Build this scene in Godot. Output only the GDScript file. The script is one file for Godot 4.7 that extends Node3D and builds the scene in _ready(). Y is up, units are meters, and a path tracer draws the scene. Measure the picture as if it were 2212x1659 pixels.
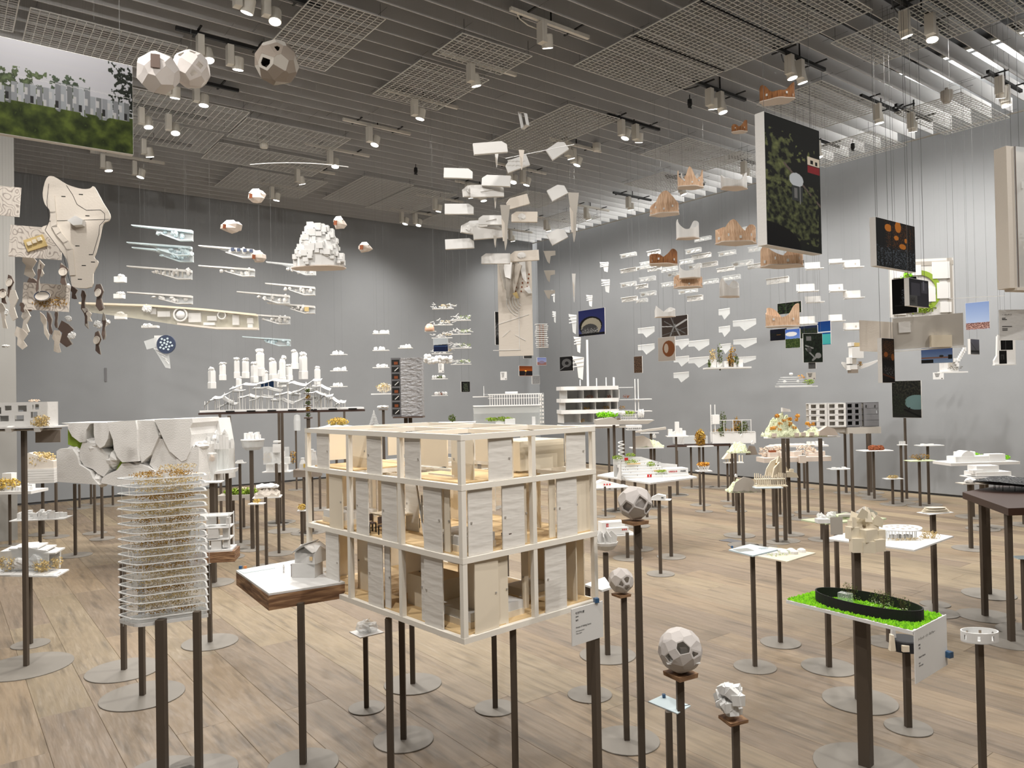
extends Node3D
# ---------------------------------------------------------------- camera and pixel helpers (frame 2212 x 1659)
const F := 1631.0
const EYE := Vector3(0, 1.6, 0)
const YAW := -37.34
const HC := 5.23          # underside of the ceiling louvres
const XR := 11.62         # right wall
const ZB := -14.13        # back wall
var CB: Basis
var rng := RandomNumberGenerator.new()
var taken := {}
var mats := {}
var texn := {}

func ray(x: float, y: float) -> Vector3: return CB * Vector3((x - 1106.0) / F, -(y - 829.5) / F, -1.0)
func at(x: float, y: float, d: float) -> Vector3: return EYE + ray(x, y) * d
func pl(x: float, y: float, h: float) -> Vector3:        # where a pixel meets the level h
	var r := ray(x, y)
	return EYE + r * ((h - EYE.y) / r.y)
func depth(p: Vector3) -> float: return -(CB.inverse() * (p - EYE)).z
func height_at(p: Vector3, row: float) -> float:         # height over p that shows at image row
	var q0 := CB.inverse() * (Vector3(p.x, 0, p.z) - EYE)
	var u := CB.inverse() * Vector3.UP
	var k := (row - 829.5) / F
	return -(q0.y - k * q0.z) / (u.y - k * u.z)
func rf(a: float, b: float) -> float: return rng.randf_range(a, b)

# ---------------------------------------------------------------- materials
func M(key: String, c: Color, rough := 0.7, metal := 0.0) -> StandardMaterial3D:
	if mats.has(key): return mats[key]
	var m := StandardMaterial3D.new()
	m.albedo_color = c; m.roughness = rough; m.metallic = metal
	mats[key] = m
	return m
func noise_tex(key: String, freq: float, ramp: Array, w := 512, h := 512, warp := 0.0, kind := FastNoiseLite.TYPE_SIMPLEX, octaves := 4) -> NoiseTexture2D:
	if texn.has(key): return texn[key]
	var n := FastNoiseLite.new()
	n.seed = key.hash() % 1000; n.frequency = freq; n.noise_type = kind; n.fractal_octaves = octaves
	if warp > 0.0:
		n.domain_warp_enabled = true; n.domain_warp_amplitude = warp; n.domain_warp_frequency = freq * 0.6
	var t := NoiseTexture2D.new()
	t.width = w; t.height = h; t.seamless = true; t.noise = n
	var g := Gradient.new()
	g.offsets = PackedFloat32Array(range(ramp.size()).map(func(i): return float(i) / (ramp.size() - 1)))
	g.colors = PackedColorArray(ramp)
	t.color_ramp = g
	texn[key] = t
	return t
func bump_tex(key: String, freq: float, strength: float, w := 256, h := 256, octaves := 4) -> NoiseTexture2D:
	if texn.has(key): return texn[key]
	var n := FastNoiseLite.new()
	n.seed = key.hash() % 1000; n.frequency = freq; n.fractal_octaves = octaves
	var t := NoiseTexture2D.new()
	t.width = w; t.height = h; t.seamless = true; t.noise = n; t.as_normal_map = true; t.bump_strength = strength
	texn[key] = t
	return t
func setup_materials():
	M("wall", Color(0.55, 0.56, 0.57), 0.9)
	M("partition", Color(0.59, 0.585, 0.57), 0.9)
	M("louvre", Color(0.725, 0.725, 0.725), 0.85)
	M("plenum", Color(0.03, 0.03, 0.03), 0.95)
	M("cove", Color(0.9, 0.9, 0.9), 0.9)
	M("mesh_wire", Color(0.78, 0.78, 0.77), 0.6)
	M("fixture", Color(0.80, 0.785, 0.75), 0.55)
	M("track_black", Color(0.05, 0.05, 0.05), 0.6)
	M("pole", Color(0.32, 0.28, 0.24), 0.6, 0.1)
	M("disc", Color(0.49, 0.47, 0.44), 0.55, 0.1)
	M("white", Color(0.85, 0.85, 0.845), 0.8)
	M("paper", Color(0.82, 0.815, 0.805), 0.85)
	M("plaster", Color(0.84, 0.835, 0.825), 0.95)
	M("cream", Color(0.85, 0.81, 0.73), 0.85)
	M("card", Color(0.80, 0.77, 0.73), 0.9)
	M("greycard", Color(0.66, 0.64, 0.61), 0.9)
	M("grey", Color(0.42, 0.42, 0.43), 0.8)
	M("taupe", Color(0.52, 0.48, 0.44), 0.85)
	M("black", Color(0.045, 0.045, 0.045), 0.7)
	M("ink", Color(0.06, 0.06, 0.06), 0.9)
	M("wire", Color(0.30, 0.30, 0.30), 0.6)
	M("pine", Color(0.90, 0.855, 0.775), 0.75)
	M("frame_wood", Color(0.92, 0.90, 0.86), 0.75)
	M("floor_wood", Color(0.84, 0.73, 0.55), 0.7)
	M("walnut", Color(0.22, 0.14, 0.105), 0.5)
	M("yellow", Color(0.80, 0.69, 0.36), 0.9)
	M("straw", Color(0.78, 0.69, 0.48), 0.9)
	M("ochre", Color(0.62, 0.47, 0.16), 0.9)
	M("orange", Color(0.82, 0.60, 0.24), 0.9)
	M("moss", Color(0.50, 0.76, 0.08), 0.95)
	M("moss2", Color(0.38, 0.63, 0.06), 0.95)
	M("green", Color(0.52, 0.62, 0.20), 0.9)
	M("leaf", Color(0.33, 0.39, 0.18), 0.9)
	M("paleg", Color(0.76, 0.80, 0.66), 0.9)
	M("twig", Color(0.30, 0.26, 0.16), 0.9)
	M("peach", Color(0.85, 0.77, 0.69), 0.85)
	M("blush", Color(0.80, 0.755, 0.715), 0.9)
	M("copper", Color(0.84, 0.68, 0.58), 0.4, 0.3)
	M("rust", Color(0.50, 0.27, 0.15), 0.9)
	M("red", Color(0.72, 0.12, 0.12), 0.7)
	M("bluegrey", Color(0.20, 0.24, 0.33), 0.7)
	M("charcoal", Color(0.14, 0.145, 0.16), 0.7)
	M("aqua", Color(0.76, 0.82, 0.84), 0.6)
	M("kraft", Color(0.36, 0.30, 0.27), 0.85)
	M("silver", Color(0.66, 0.66, 0.66), 0.35, 0.85)
	var m := M("acrylic", Color(0.93, 0.96, 0.96, 0.10), 0.05)
	m.transparency = BaseMaterial3D.TRANSPARENCY_ALPHA
	m = M("frost", Color(0.88, 0.89, 0.89, 0.4), 0.3)
	m.transparency = BaseMaterial3D.TRANSPARENCY_ALPHA
	m = M("tint", Color(0.90, 0.88, 0.80, 0.35), 0.1)
	m.transparency = BaseMaterial3D.TRANSPARENCY_ALPHA
	m = M("blue_glass", Color(0.05, 0.32, 0.50, 0.8), 0.1)
	m.transparency = BaseMaterial3D.TRANSPARENCY_ALPHA
	m = M("orange_glass", Color(0.85, 0.5, 0.2, 0.7), 0.1)
	m.transparency = BaseMaterial3D.TRANSPARENCY_ALPHA
	for pr in [["paper", 0.02, 4.0], ["plaster", 0.05, 10.0], ["card", 0.03, 3.0]]:
		m = mats[pr[0]]
		m.uv1_triplanar = true; m.uv1_world_triplanar = true; m.uv1_scale = Vector3.ONE * 6.0
		m.normal_enabled = true; m.normal_texture = bump_tex("b_" + pr[0], pr[1], pr[2]); m.normal_scale = 0.35
	m = mats["wall"]
	m.uv1_triplanar = true; m.uv1_world_triplanar = true; m.uv1_scale = Vector3.ONE * 0.3
	m.albedo_texture = noise_tex("wall_tone", 0.01, [Color(0.97, 0.97, 0.97), Color(1, 1, 1)], 256, 256)
	# laminated ply: grain along the board, plies across
	m = M("ply", Color(1, 1, 1), 0.75)
	m.uv1_triplanar = true; m.uv1_scale = Vector3(0.8, 9.0, 0.8)
	m.albedo_texture = noise_tex("ply", 0.02, [Color(0.33, 0.22, 0.15), Color(0.52, 0.39, 0.28), Color(0.78, 0.64, 0.49)], 256, 256, 8.0)
	m = M("ply_px", Color(1, 1, 1), 0.75)
	m.uv1_triplanar = true; m.uv1_scale = Vector3(0.004, 0.06, 0.004)
	m.albedo_texture = texn["ply"]
	m = M("thin_paper", Color(0.82, 0.80, 0.79), 0.85)     # paper thin enough to let light through
	m.backlight_enabled = true; m.backlight = Color(0.75, 0.74, 0.72)
	m = M("bandsaw", Color(1, 1, 1), 0.8)      # upright grained veneer of the crown models
	m.uv1_triplanar = true; m.uv1_scale = Vector3(0.10, 0.006, 0.10)
	m.albedo_texture = noise_tex("bandsaw", 0.02, [Color(0.60, 0.45, 0.34), Color(0.83, 0.70, 0.58), Color(0.92, 0.83, 0.74)], 256, 256, 6.0)
	m = M("bandsaw_dark", Color(1, 1, 1), 0.8)
	m.uv1_triplanar = true; m.uv1_scale = Vector3(0.10, 0.006, 0.10)
	m.albedo_texture = noise_tex("bandsaw_d", 0.02, [Color(0.30, 0.17, 0.07), Color(0.52, 0.33, 0.17), Color(0.64, 0.45, 0.27)], 256, 256, 6.0)
	m = M("crinkle", Color(0.875, 0.86, 0.835), 0.9)   # creased paper on the sliding doors
	m.uv1_triplanar = true; m.uv1_scale = Vector3(1.6, 7.0, 1.6)
	m.normal_enabled = true; m.normal_texture = bump_tex("crinkle", 0.012, 8.0, 256, 256, 3); m.normal_scale = 0.4
	m = M("foil", Color(0.68, 0.68, 0.69), 0.5, 0.45)
	m.uv1_triplanar = true; m.uv1_scale = Vector3(0.01, 0.03, 0.01)
	m.normal_enabled = true; m.normal_texture = bump_tex("foil", 0.02, 16.0); m.normal_scale = 1.0
	m = M("hammered", Color(0.20, 0.205, 0.21), 0.3, 0.6)
	m.uv1_triplanar = true; m.uv1_scale = Vector3.ONE * 0.02
	m.normal_enabled = true; m.normal_texture = bump_tex("foil", 0.02, 16.0); m.normal_scale = 1.0
	m = M("mossy", Color(1, 1, 1), 0.95)               # painted rock and lichen
	m.uv1_triplanar = true; m.uv1_scale = Vector3.ONE * 0.05
	m.albedo_texture = noise_tex("mossy", 0.02, [Color(0.45, 0.47, 0.34), Color(0.72, 0.76, 0.60), Color(0.90, 0.91, 0.82), Color(0.62, 0.68, 0.45)], 256, 256, 12.0)
	m = M("map", Color(1, 1, 1), 0.9)
	m.uv1_triplanar = true; m.uv1_scale = Vector3.ONE * 0.012
	var cm := []
	for k in 22: cm.append(Color(0.60, 0.56, 0.53) if k % 5 == 3 else Color(0.845, 0.815, 0.78))
	m.albedo_texture = noise_tex("map", 0.006, cm, 256, 256, 4.0, FastNoiseLite.TYPE_SIMPLEX, 2)
	# oak floor boards: eight tones
	var tones := [[0.533, 0.465, 0.379], [0.5, 0.44, 0.368], [0.525, 0.457, 0.371], [0.55, 0.49, 0.398], [0.483, 0.423, 0.356], [0.517, 0.461, 0.375], [0.466, 0.407, 0.336], [0.529, 0.469, 0.387]]
	for i in tones.size():
		var t = tones[i]
		var c := Color(t[0], t[1], t[2])
		m = M("oak%d" % i, Color(1, 1, 1), 0.5)
		m.albedo_texture = noise_tex("oak%d" % i, 0.011, [c.darkened(0.26), c.darkened(0.10), c, c.darkened(0.06), c.lightened(0.09)], 512, 512, 20.0, FastNoiseLite.TYPE_SIMPLEX, 5)
		m.normal_enabled = true; m.normal_texture = bump_tex("oakbump", 0.05, 3.0); m.normal_scale = 0.3

# ---------------------------------------------------------------- naming, tagging
func numbered(n: String) -> String:
	var k: int = taken.get(n, 0)
	taken[n] = k + 1
	return n if k == 0 else "%s_%03d" % [n, k]
func tag(o: Node, label := "", category := "", group := "", kind := ""):
	if label != "": o.set_meta("label", label)
	if category != "": o.set_meta("category", category)
	if group != "": o.set_meta("group", group)
	if kind != "": o.set_meta("kind", kind)
func base(called: String, label: String, category: String, group := "") -> Node3D:
	var o := Node3D.new()
	o.name = numbered(called)
	add_child(o)
	tag(o, label, category, group)
	return o
func struct(called: String) -> Node3D:
	var o := Node3D.new()
	o.name = called
	add_child(o)
	o.set_meta("kind", "structure")
	return o
# a thing whose local unit is one photo pixel at its own distance: x to the right, y up, z towards the camera
func T(called: String, label: String, category: String, group: String, x: float, y: float, d: float, yaw := 0.0) -> Node3D:
	var o := base(called, label, category, group)
	o.position = at(x, y, d)
	o.rotation_degrees.y = YAW + yaw
	o.scale = Vector3.ONE * (d / F)
	return o

# ---------------------------------------------------------------- geometry
func nst() -> SurfaceTool:
	var st := SurfaceTool.new()
	st.begin(Mesh.PRIMITIVE_TRIANGLES)
	return st
func tri(st: SurfaceTool, a: Vector3, b: Vector3, c: Vector3):   # a, b, c run clockwise seen from outside
	var n := (c - a).cross(b - a).normalized()
	for v in [a, b, c]:
		st.set_normal(n); st.set_uv(Vector2(v.x + v.z, v.y + v.z)); st.add_vertex(v)
func quad(st: SurfaceTool, a: Vector3, b: Vector3, c: Vector3, d: Vector3):
	tri(st, a, b, c); tri(st, a, c, d)
func box(st: SurfaceTool, c: Vector3, s: Vector3, b := Basis.IDENTITY):
	var h := s * 0.5
	for f in [[0, 1, 2], [1, 2, 0], [2, 0, 1]]:
		for sg in [-1.0, 1.0]:
			var n := Vector3.ZERO; var u := Vector3.ZERO; var v := Vector3.ZERO
			n[f[0]] = h[f[0]] * sg; u[f[1]] = h[f[1]] * sg; v[f[2]] = h[f[2]]
			quad(st, c + b * (n - u - v), c + b * (n - u + v), c + b * (n + u + v), c + b * (n + u - v))
func bar(st: SurfaceTool, a: Vector3, b: Vector3, w: float, h := -1.0, up := Vector3.UP):   # square bar between two points
	if h < 0: h = w
	var z := (b - a)
	var L := z.length()
	if L < 1e-6: return
	z /= L
	var x := up.cross(z)
	if x.length() < 0.01: x = Vector3.RIGHT.cross(z)
	x = x.normalized()
	box(st, (a + b) * 0.5, Vector3(w, h, L), Basis(x, z.cross(x), z))
func prism(st: SurfaceTool, pts: PackedVector2Array, z0: float, z1: float, b := Basis.IDENTITY, o := Vector3.ZERO):   # outline in x, y pushed from z0 to z1
	var p := pts
	if not Geometry2D.is_polygon_clockwise(p):
		p = p.duplicate(); p.reverse()
	var idx := Geometry2D.triangulate_polygon(p)
	for i in range(0, idx.size(), 3):
		var A := p[idx[i]]; var B := p[idx[i + 1]]; var C := p[idx[i + 2]]
		if (B - A).cross(C - A) > 0:
			var q := B; B = C; C = q
		tri(st, o + b * Vector3(A.x, A.y, z1), o + b * Vector3(B.x, B.y, z1), o + b * Vector3(C.x, C.y, z1))
		tri(st, o + b * Vector3(A.x, A.y, z0), o + b * Vector3(C.x, C.y, z0), o + b * Vector3(B.x, B.y, z0))
	for i in p.size():
		var A := p[i]; var B := p[(i + 1) % p.size()]
		quad(st, o + b * Vector3(A.x, A.y, z1), o + b * Vector3(A.x, A.y, z0), o + b * Vector3(B.x, B.y, z0), o + b * Vector3(B.x, B.y, z1))
const FLATB := Basis(Vector3(1, 0, 0), Vector3(0, 0, -1), Vector3(0, 1, 0))   # outline (x, y) laid flat: y goes to -z, z goes up
func lathe(st: SurfaceTool, prof: Array, seg := 16, o := Vector3.ZERO, sx := 1.0, sz := 1.0):   # [radius, height] from bottom to top
	for i in prof.size() - 1:
		for k in seg:
			var a0 := TAU * k / seg; var a1 := TAU * (k + 1) / seg
			var P := func(j: int, a: float) -> Vector3: return o + Vector3(cos(a) * prof[j][0] * sx, prof[j][1], sin(a) * prof[j][0] * sz)
			quad(st, P.call(i, a0), P.call(i + 1, a0), P.call(i + 1, a1), P.call(i, a1))
func blob(st: SurfaceTool, c: Vector3, r: Vector3, rough := 0.0, seed_ := 0, seg := 10, ring := 7, sharp := 1.0):
	var n := FastNoiseLite.new()
	n.seed = seed_; n.frequency = 0.9
	var P := func(i: int, k: int) -> Vector3:
		var t := PI * i / ring - PI / 2; var a := TAU * (k % seg) / seg
		var v := Vector3(cos(t) * cos(a), sin(t), cos(t) * sin(a))
		var e := 1.0 + rough * n.get_noise_3dv(v * 1.7) * sharp
		return c + v * r * e
	for i in ring:
		for k in seg:
			quad(st, P.call(i, k), P.call(i + 1, k), P.call(i + 1, k + 1), P.call(i, k + 1))
func tube(st: SurfaceTool, pts: Array, r: float, seg := 6):
	for i in pts.size() - 1:
		var a: Vector3 = pts[i]; var b: Vector3 = pts[i + 1]
		var z := (b - a).normalized()
		var x := Vector3.UP.cross(z)
		if x.length() < 0.05: x = Vector3.RIGHT
		x = x.normalized()
		var y := z.cross(x)
		for k in seg:
			var u := x * cos(TAU * k / seg) + y * sin(TAU * k / seg)
			var v := x * cos(TAU * (k + 1) / seg) + y * sin(TAU * (k + 1) / seg)
			quad(st, a + u * r, b + u * r, b + v * r, a + v * r)
func put(st: SurfaceTool, called: String, mat, parent: Node, smooth := false) -> MeshInstance3D:
	if smooth:
		st.index(); st.generate_normals()
	var o := MeshInstance3D.new()
	o.mesh = st.commit()
	o.material_override = mats[mat] if mat is String else mat
	o.name = called
	parent.add_child(o, true)
	return o
func inst(mesh: Mesh, called: String, mat, parent: Node, xf := Transform3D.IDENTITY) -> MeshInstance3D:
	var o := MeshInstance3D.new()
	o.mesh = mesh; o.transform = xf
	o.material_override = mats[mat] if mat is String else mat
	o.name = called
	parent.add_child(o, true)
	return o
func bx(parent: Node, called: String, mat, c: Vector3, s: Vector3, yaw := 0.0, tilt := 0.0) -> MeshInstance3D:
	var st := nst()
	box(st, Vector3.ZERO, s)
	var o := put(st, called, mat, parent)
	o.position = c
	o.rotation_degrees = Vector3(tilt, yaw, 0)
	return o
func poly(parent: Node, called: String, mat, pts: Array, z0: float, z1: float, c := Vector3.ZERO, rot := Vector3.ZERO) -> MeshInstance3D:
	var st := nst()
	var p := PackedVector2Array()
	for i in range(0, pts.size(), 2): p.append(Vector2(pts[i], pts[i + 1]))
	prism(st, p, z0, z1)
	var o := put(st, called, mat, parent)
	o.position = c; o.rotation_degrees = rot
	return o
func smoothed(pts: Array, n := 5) -> Array:       # closed Catmull-Rom through x, y pairs
	var out := []
	var m := pts.size() / 2
	for i in m:
		var P := []
		for k in [-1, 0, 1, 2]:
			var j: int = (i + k + m) % m
			P.append(Vector2(pts[2 * j], pts[2 * j + 1]))
		for s in n:
			var v: Vector2 = P[1].cubic_interpolate(P[2], P[0], P[3], float(s) / n)
			out.append(v.x); out.append(v.y)
	return out
# leaves and twigs too many to count: one part
func tuft(parent: Node, called: String, mat, c: Vector3, r: Vector3, n: int, leaf: float, stems := 0, stem_mat := "twig") -> MeshInstance3D:
	var st := nst()
	for i in n:
		var v := Vector3(rf(-1, 1), rf(-1, 1), rf(-1, 1))
		if v.length() > 1.0: v = v.normalized() * rf(0.5, 1.0)
		var p := c + v * r
		var a := Vector3(rf(-1, 1), rf(-1, 1), rf(-1, 1)).normalized() * leaf
		var b := a.cross(Vector3(rf(-1, 1), rf(-1, 1), rf(-1, 1))).normalized() * leaf * 0.55
		tri(st, p - a * 0.5, p + b, p + a * 0.5)
		tri(st, p - a * 0.5, p + a * 0.5, p - b)
	var o := put(st, called, mat, parent)
	o.set_meta("kind", "stuff")
	if stems > 0:
		var s2 := nst()
		for i in stems:
			var t := c + Vector3(rf(-0.8, 0.8) * r.x, rf(0.0, 0.9) * r.y, rf(-0.8, 0.8) * r.z)
			var b0 := c + Vector3(rf(-0.2, 0.2) * r.x, -r.y, rf(-0.2, 0.2) * r.z)
			bar(s2, b0, t, leaf * 0.16)
		put(s2, "stems", stem_mat, parent).set_meta("kind", "stuff")
	return o
# a ground surface with relief and a skirt; x, z extents in local units
func land(parent: Node, called: String, mat, w: float, d: float, h: float, freq: float, seed_: int, c := Vector3.ZERO, n := 16, dome := 0.0) -> MeshInstance3D:
	var st := nst()
	var no := FastNoiseLite.new()
	no.seed = seed_; no.frequency = freq
	var P := func(i: int, k: int) -> Vector3:
		var x := (float(i) / n - 0.5) * w; var z := (float(k) / n - 0.5) * d
		var e := absf(no.get_noise_2d(x, z)) * h + h * 0.1
		if dome > 0.0:
			var q := Vector2(float(i) / n - 0.5, float(k) / n - 0.5).length() * 2.0
			e += dome * maxf(0.0, 1.0 - q * q) * (0.8 + 0.4 * no.get_noise_2d(x * 1.7, z * 1.7))
		return c + Vector3(x, e, z)
	for i in n:
		for k in n:
			quad(st, P.call(i, k + 1), P.call(i, k), P.call(i + 1, k), P.call(i + 1, k + 1))
	for i in n:
		for e in [[i, 0, i + 1, 0], [i + 1, n, i, n], [0, i + 1, 0, i], [n, i, n, i + 1]]:
			var A: Vector3 = P.call(e[0], e[1]); var B: Vector3 = P.call(e[2], e[3])
			quad(st, A, Vector3(A.x, c.y, A.z), Vector3(B.x, c.y, B.z), B)
	return put(st, called, mat, parent)
# panels of a polyhedral shell: spread points on a ball, one polygon around each
func shell_faces(n: int, seed_: int, jitter: float) -> Array:
	var r2 := RandomNumberGenerator.new()
	r2.seed = seed_
	var p := []
	for i in n:
		var y := 1.0 - 2.0 * (i + 0.5) / n
		var a := i * 2.399963
		var v := Vector3(sqrt(1 - y * y) * cos(a), y, sqrt(1 - y * y) * sin(a))
		p.append((v + Vector3(r2.randf_range(-1, 1), r2.randf_range(-1, 1), r2.randf_range(-1, 1)) * jitter).normalized())
	var tris := []
	for i in n:
		for j in range(i + 1, n):
			if p[i].dot(p[j]) < -0.2: continue
			for k in range(j + 1, n):
				var nn: Vector3 = (p[j] - p[i]).cross(p[k] - p[i])
				if nn.length() < 1e-5: continue
				nn = nn.normalized()
				var dd := nn.dot(p[i])
				if dd < 0: nn = -nn; dd = -dd
				var ok := true
				for q in n:
					if q != i and q != j and q != k and nn.dot(p[q]) > dd + 1e-6:
						ok = false
						break
				if ok: tris.append([i, j, k, nn])
	var faces := []
	for i in n:
		var around := []
		for t in tris:
			if t[0] == i or t[1] == i or t[2] == i: around.append(t[3])
		var c: Vector3 = p[i]
		var u := c.cross(Vector3(0.31, 0.9, 0.2)).normalized()
		var v := c.cross(u)
		around.sort_custom(func(a, b): return atan2(a.dot(v), a.dot(u)) < atan2(b.dot(v), b.dot(u)))
		faces.append([c, around])
	return faces
# thin solid panel over a convex loop of points around centre c, hole > 0 leaves an opening of that share
func panel(st: SurfaceTool, loop: Array, c: Vector3, thick: float, hole := 0.0, shrink := 0.985):
	var m := Vector3.ZERO
	for v in loop: m += v
	m /= loop.size()
	var inw := (c - m).normalized() * thick
	for i in loop.size():
		var A: Vector3 = m + (loop[i] - m) * shrink; var B: Vector3 = m + (loop[(i + 1) % loop.size()] - m) * shrink
		var out := (A - m).cross(B - m).dot(m - c) > 0
		if not out:
			var q := A; A = B; B = q
		if hole <= 0.0:
			tri(st, m, B, A)
			tri(st, m + inw, A + inw, B + inw)
		else:
			var a := m + (A - m) * hole; var b := m + (B - m) * hole
			quad(st, a, b, B, A)
			quad(st, a + inw, A + inw, B + inw, b + inw)
			quad(st, a, a + inw, b + inw, b)
		quad(st, A, B, B + inw, A + inw)

# ================================================================ the room
func build_room():
	var fl := struct("floor")
	var sub := nst()
	box(sub, Vector3(2.5, -0.06, -5.0), Vector3(19.2, 0.08, 19.0))
	put(sub, "subfloor", "kraft", fl)
	# oak boards run towards the back wall; the nearest 300 are pieces of their own
	var W := 0.25; var TH := 0.02
	var boards := []
	var row := 0
	var x := -2.6
	while x < XR - 0.05:
		var z := 2.2 + fposmod(row * 0.83, 1.9)
		while z > ZB:
			var L := [1.5, 1.9, 1.9, 2.2][rng.randi() % 4] as float
			var z1 := maxf(z - L, ZB)
			var zz := minf(z, 3.6)
			var w := minf(W, XR - x)
			if zz - z1 > 0.1:
				var c := Vector3(x + w / 2, 0, (zz + z1) / 2)
				var q := CB.inverse() * (c - EYE)
				var seen := q.z < -2.0 and absf(q.x / q.z) < 0.80
				boards.append([depth(c) if seen else 99.0 - q.z, c, w, zz - z1, rng.randi() % 8, rng.randi() % 5])
			z -= L
		x += W
		row += 1
	boards.sort_custom(func(a, b): return a[0] < b[0])
	var cache := {}
	var far := {}
	for i in boards.size():
		var bd = boards[i]
		var key := "%d_%d_%d" % [int(bd[2] * 1000), int(bd[3] * 1000), bd[5]]
		if i < 300:
			if not cache.has(key):
				var st := nst()
				plank(st, Vector3.ZERO, bd[2], bd[3], TH, bd[5])
				cache[key] = st.commit()
			inst(cache[key], "plank", "oak%d" % bd[4], fl, Transform3D(Basis.IDENTITY, bd[1]))
		else:
			if not far.has(bd[4]): far[bd[4]] = nst()
			plank(far[bd[4]], bd[1], bd[2], bd[3], TH, bd[5])
	var fm: ArrayMesh = null
	for k in far: fm = far[k].commit(fm)
	var fo := MeshInstance3D.new()
	fo.mesh = fm
	var si := 0
	for k in far:
		fo.set_surface_override_material(si, mats["oak%d" % k])
		si += 1
	fo.name = "distant_planks"
	fo.set_meta("kind", "stuff")
	fl.add_child(fo)
	# walls: the back wall, the right wall with the light slot over it, the closing walls behind the camera
	var wb := struct("wall_back")
	# both faces stop short of the boards over a recess 5 cm deep
	bx(wb, "face", "wall", Vector3(4.3, 3.215, ZB - 0.025), Vector3(14.9, 6.37, 0.05))
	bx(wb, "recessed_foot", "wall", Vector3(4.3, 3.19, ZB - 0.125), Vector3(14.9, 6.42, 0.15))
	var wr := struct("wall_right")
	bx(wr, "face", "wall", Vector3(XR + 0.025, 3.215, -5.0), Vector3(0.05, 6.37, 18.4))
	bx(wr, "recessed_foot", "wall", Vector3(XR + 0.125, 3.19, -5.0), Vector3(0.15, 6.42, 18.4))
	bx(wr, "louvre_end_rail", "greycard", Vector3(XR - 0.15, HC - 0.008, -5.0), Vector3(0.02, 0.016, 18.4))
	var wl := struct("wall_left")
	bx(wl, "face", "partition", Vector3(-0.95, 3.2, -10.70), Vector3(3.4, 6.4, 0.2))
	var we := struct("wall_left_end")
	bx(we, "face", "wall", Vector3(-2.9, 3.2, -5.0), Vector3(0.2, 6.4, 18.4))
	var wf := struct("wall_front")
	bx(wf, "face", "wall", Vector3(4.4, 3.2, 4.0), Vector3(16.4, 6.4, 0.2))
	# ceiling: louvre blades over a black void
	var ce := struct("ceiling")
	bx(ce, "slab", "plenum", Vector3(4.7, 6.5, -5.0), Vector3(17.4, 0.2, 18.6))
	var blade := nst()
	box(blade, Vector3((XR - 2.8 - 0.14) / 2, 0.10, 0), Vector3(XR + 2.78 - 0.14, 0.20, 0.010))
	var bm := blade.commit()
	var z := ZB + 0.10
	while z < 3.6:
		inst(bm, "louvre_blade", "louvre", ce, Transform3D(Basis.IDENTITY, Vector3(0, HC, z)))
		z += 0.2535
func plank(st: SurfaceTool, c: Vector3, w: float, l: float, th: float, v: int):
	var g := 0.0006; var ch := 0.0016
	var hw := w / 2 - g; var hl := l / 2 - g
	var P := func(sx: float, sz: float, y: float, s: float) -> Vector3: return c + Vector3(sx * (hw - s), y, sz * (hl - s))
	var q := [[-1.0, 1.0], [-1.0, -1.0], [1.0, -1.0], [1.0, 1.0]]
	var add := func(a: Vector3, b: Vector3, d: Vector3, e: Vector3):
		var n := (d - a).cross(b - a).normalized()
		for p in [a, b, d, a, d, e]:
			st.set_normal(n); st.set_uv(Vector2((p.z - c.z) * 0.17 + v * 0.37, (p.x - c.x) * 1.7 + v * 0.23)); st.set_tangent(Plane(0, 0, 1, 1)); st.add_vertex(p)
	add.call(P.call(q[0][0], q[0][1], 0, ch), P.call(q[1][0], q[1][1], 0, ch), P.call(q[2][0], q[2][1], 0, ch), P.call(q[3][0], q[3][1], 0, ch))
	for i in 4:
		var j := (i + 1) % 4
		add.call(P.call(q[i][0], q[i][1], -ch * 0.6, 0), P.call(q[j][0], q[j][1], -ch * 0.6, 0), P.call(q[j][0], q[j][1], 0, ch), P.call(q[i][0], q[i][1], 0, ch))
		add.call(P.call(q[i][0], q[i][1], -th, 0), P.call(q[j][0], q[j][1], -th, 0), P.call(q[j][0], q[j][1], -ch * 0.6, 0), P.call(q[i][0], q[i][1], -ch * 0.6, 0))

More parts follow.
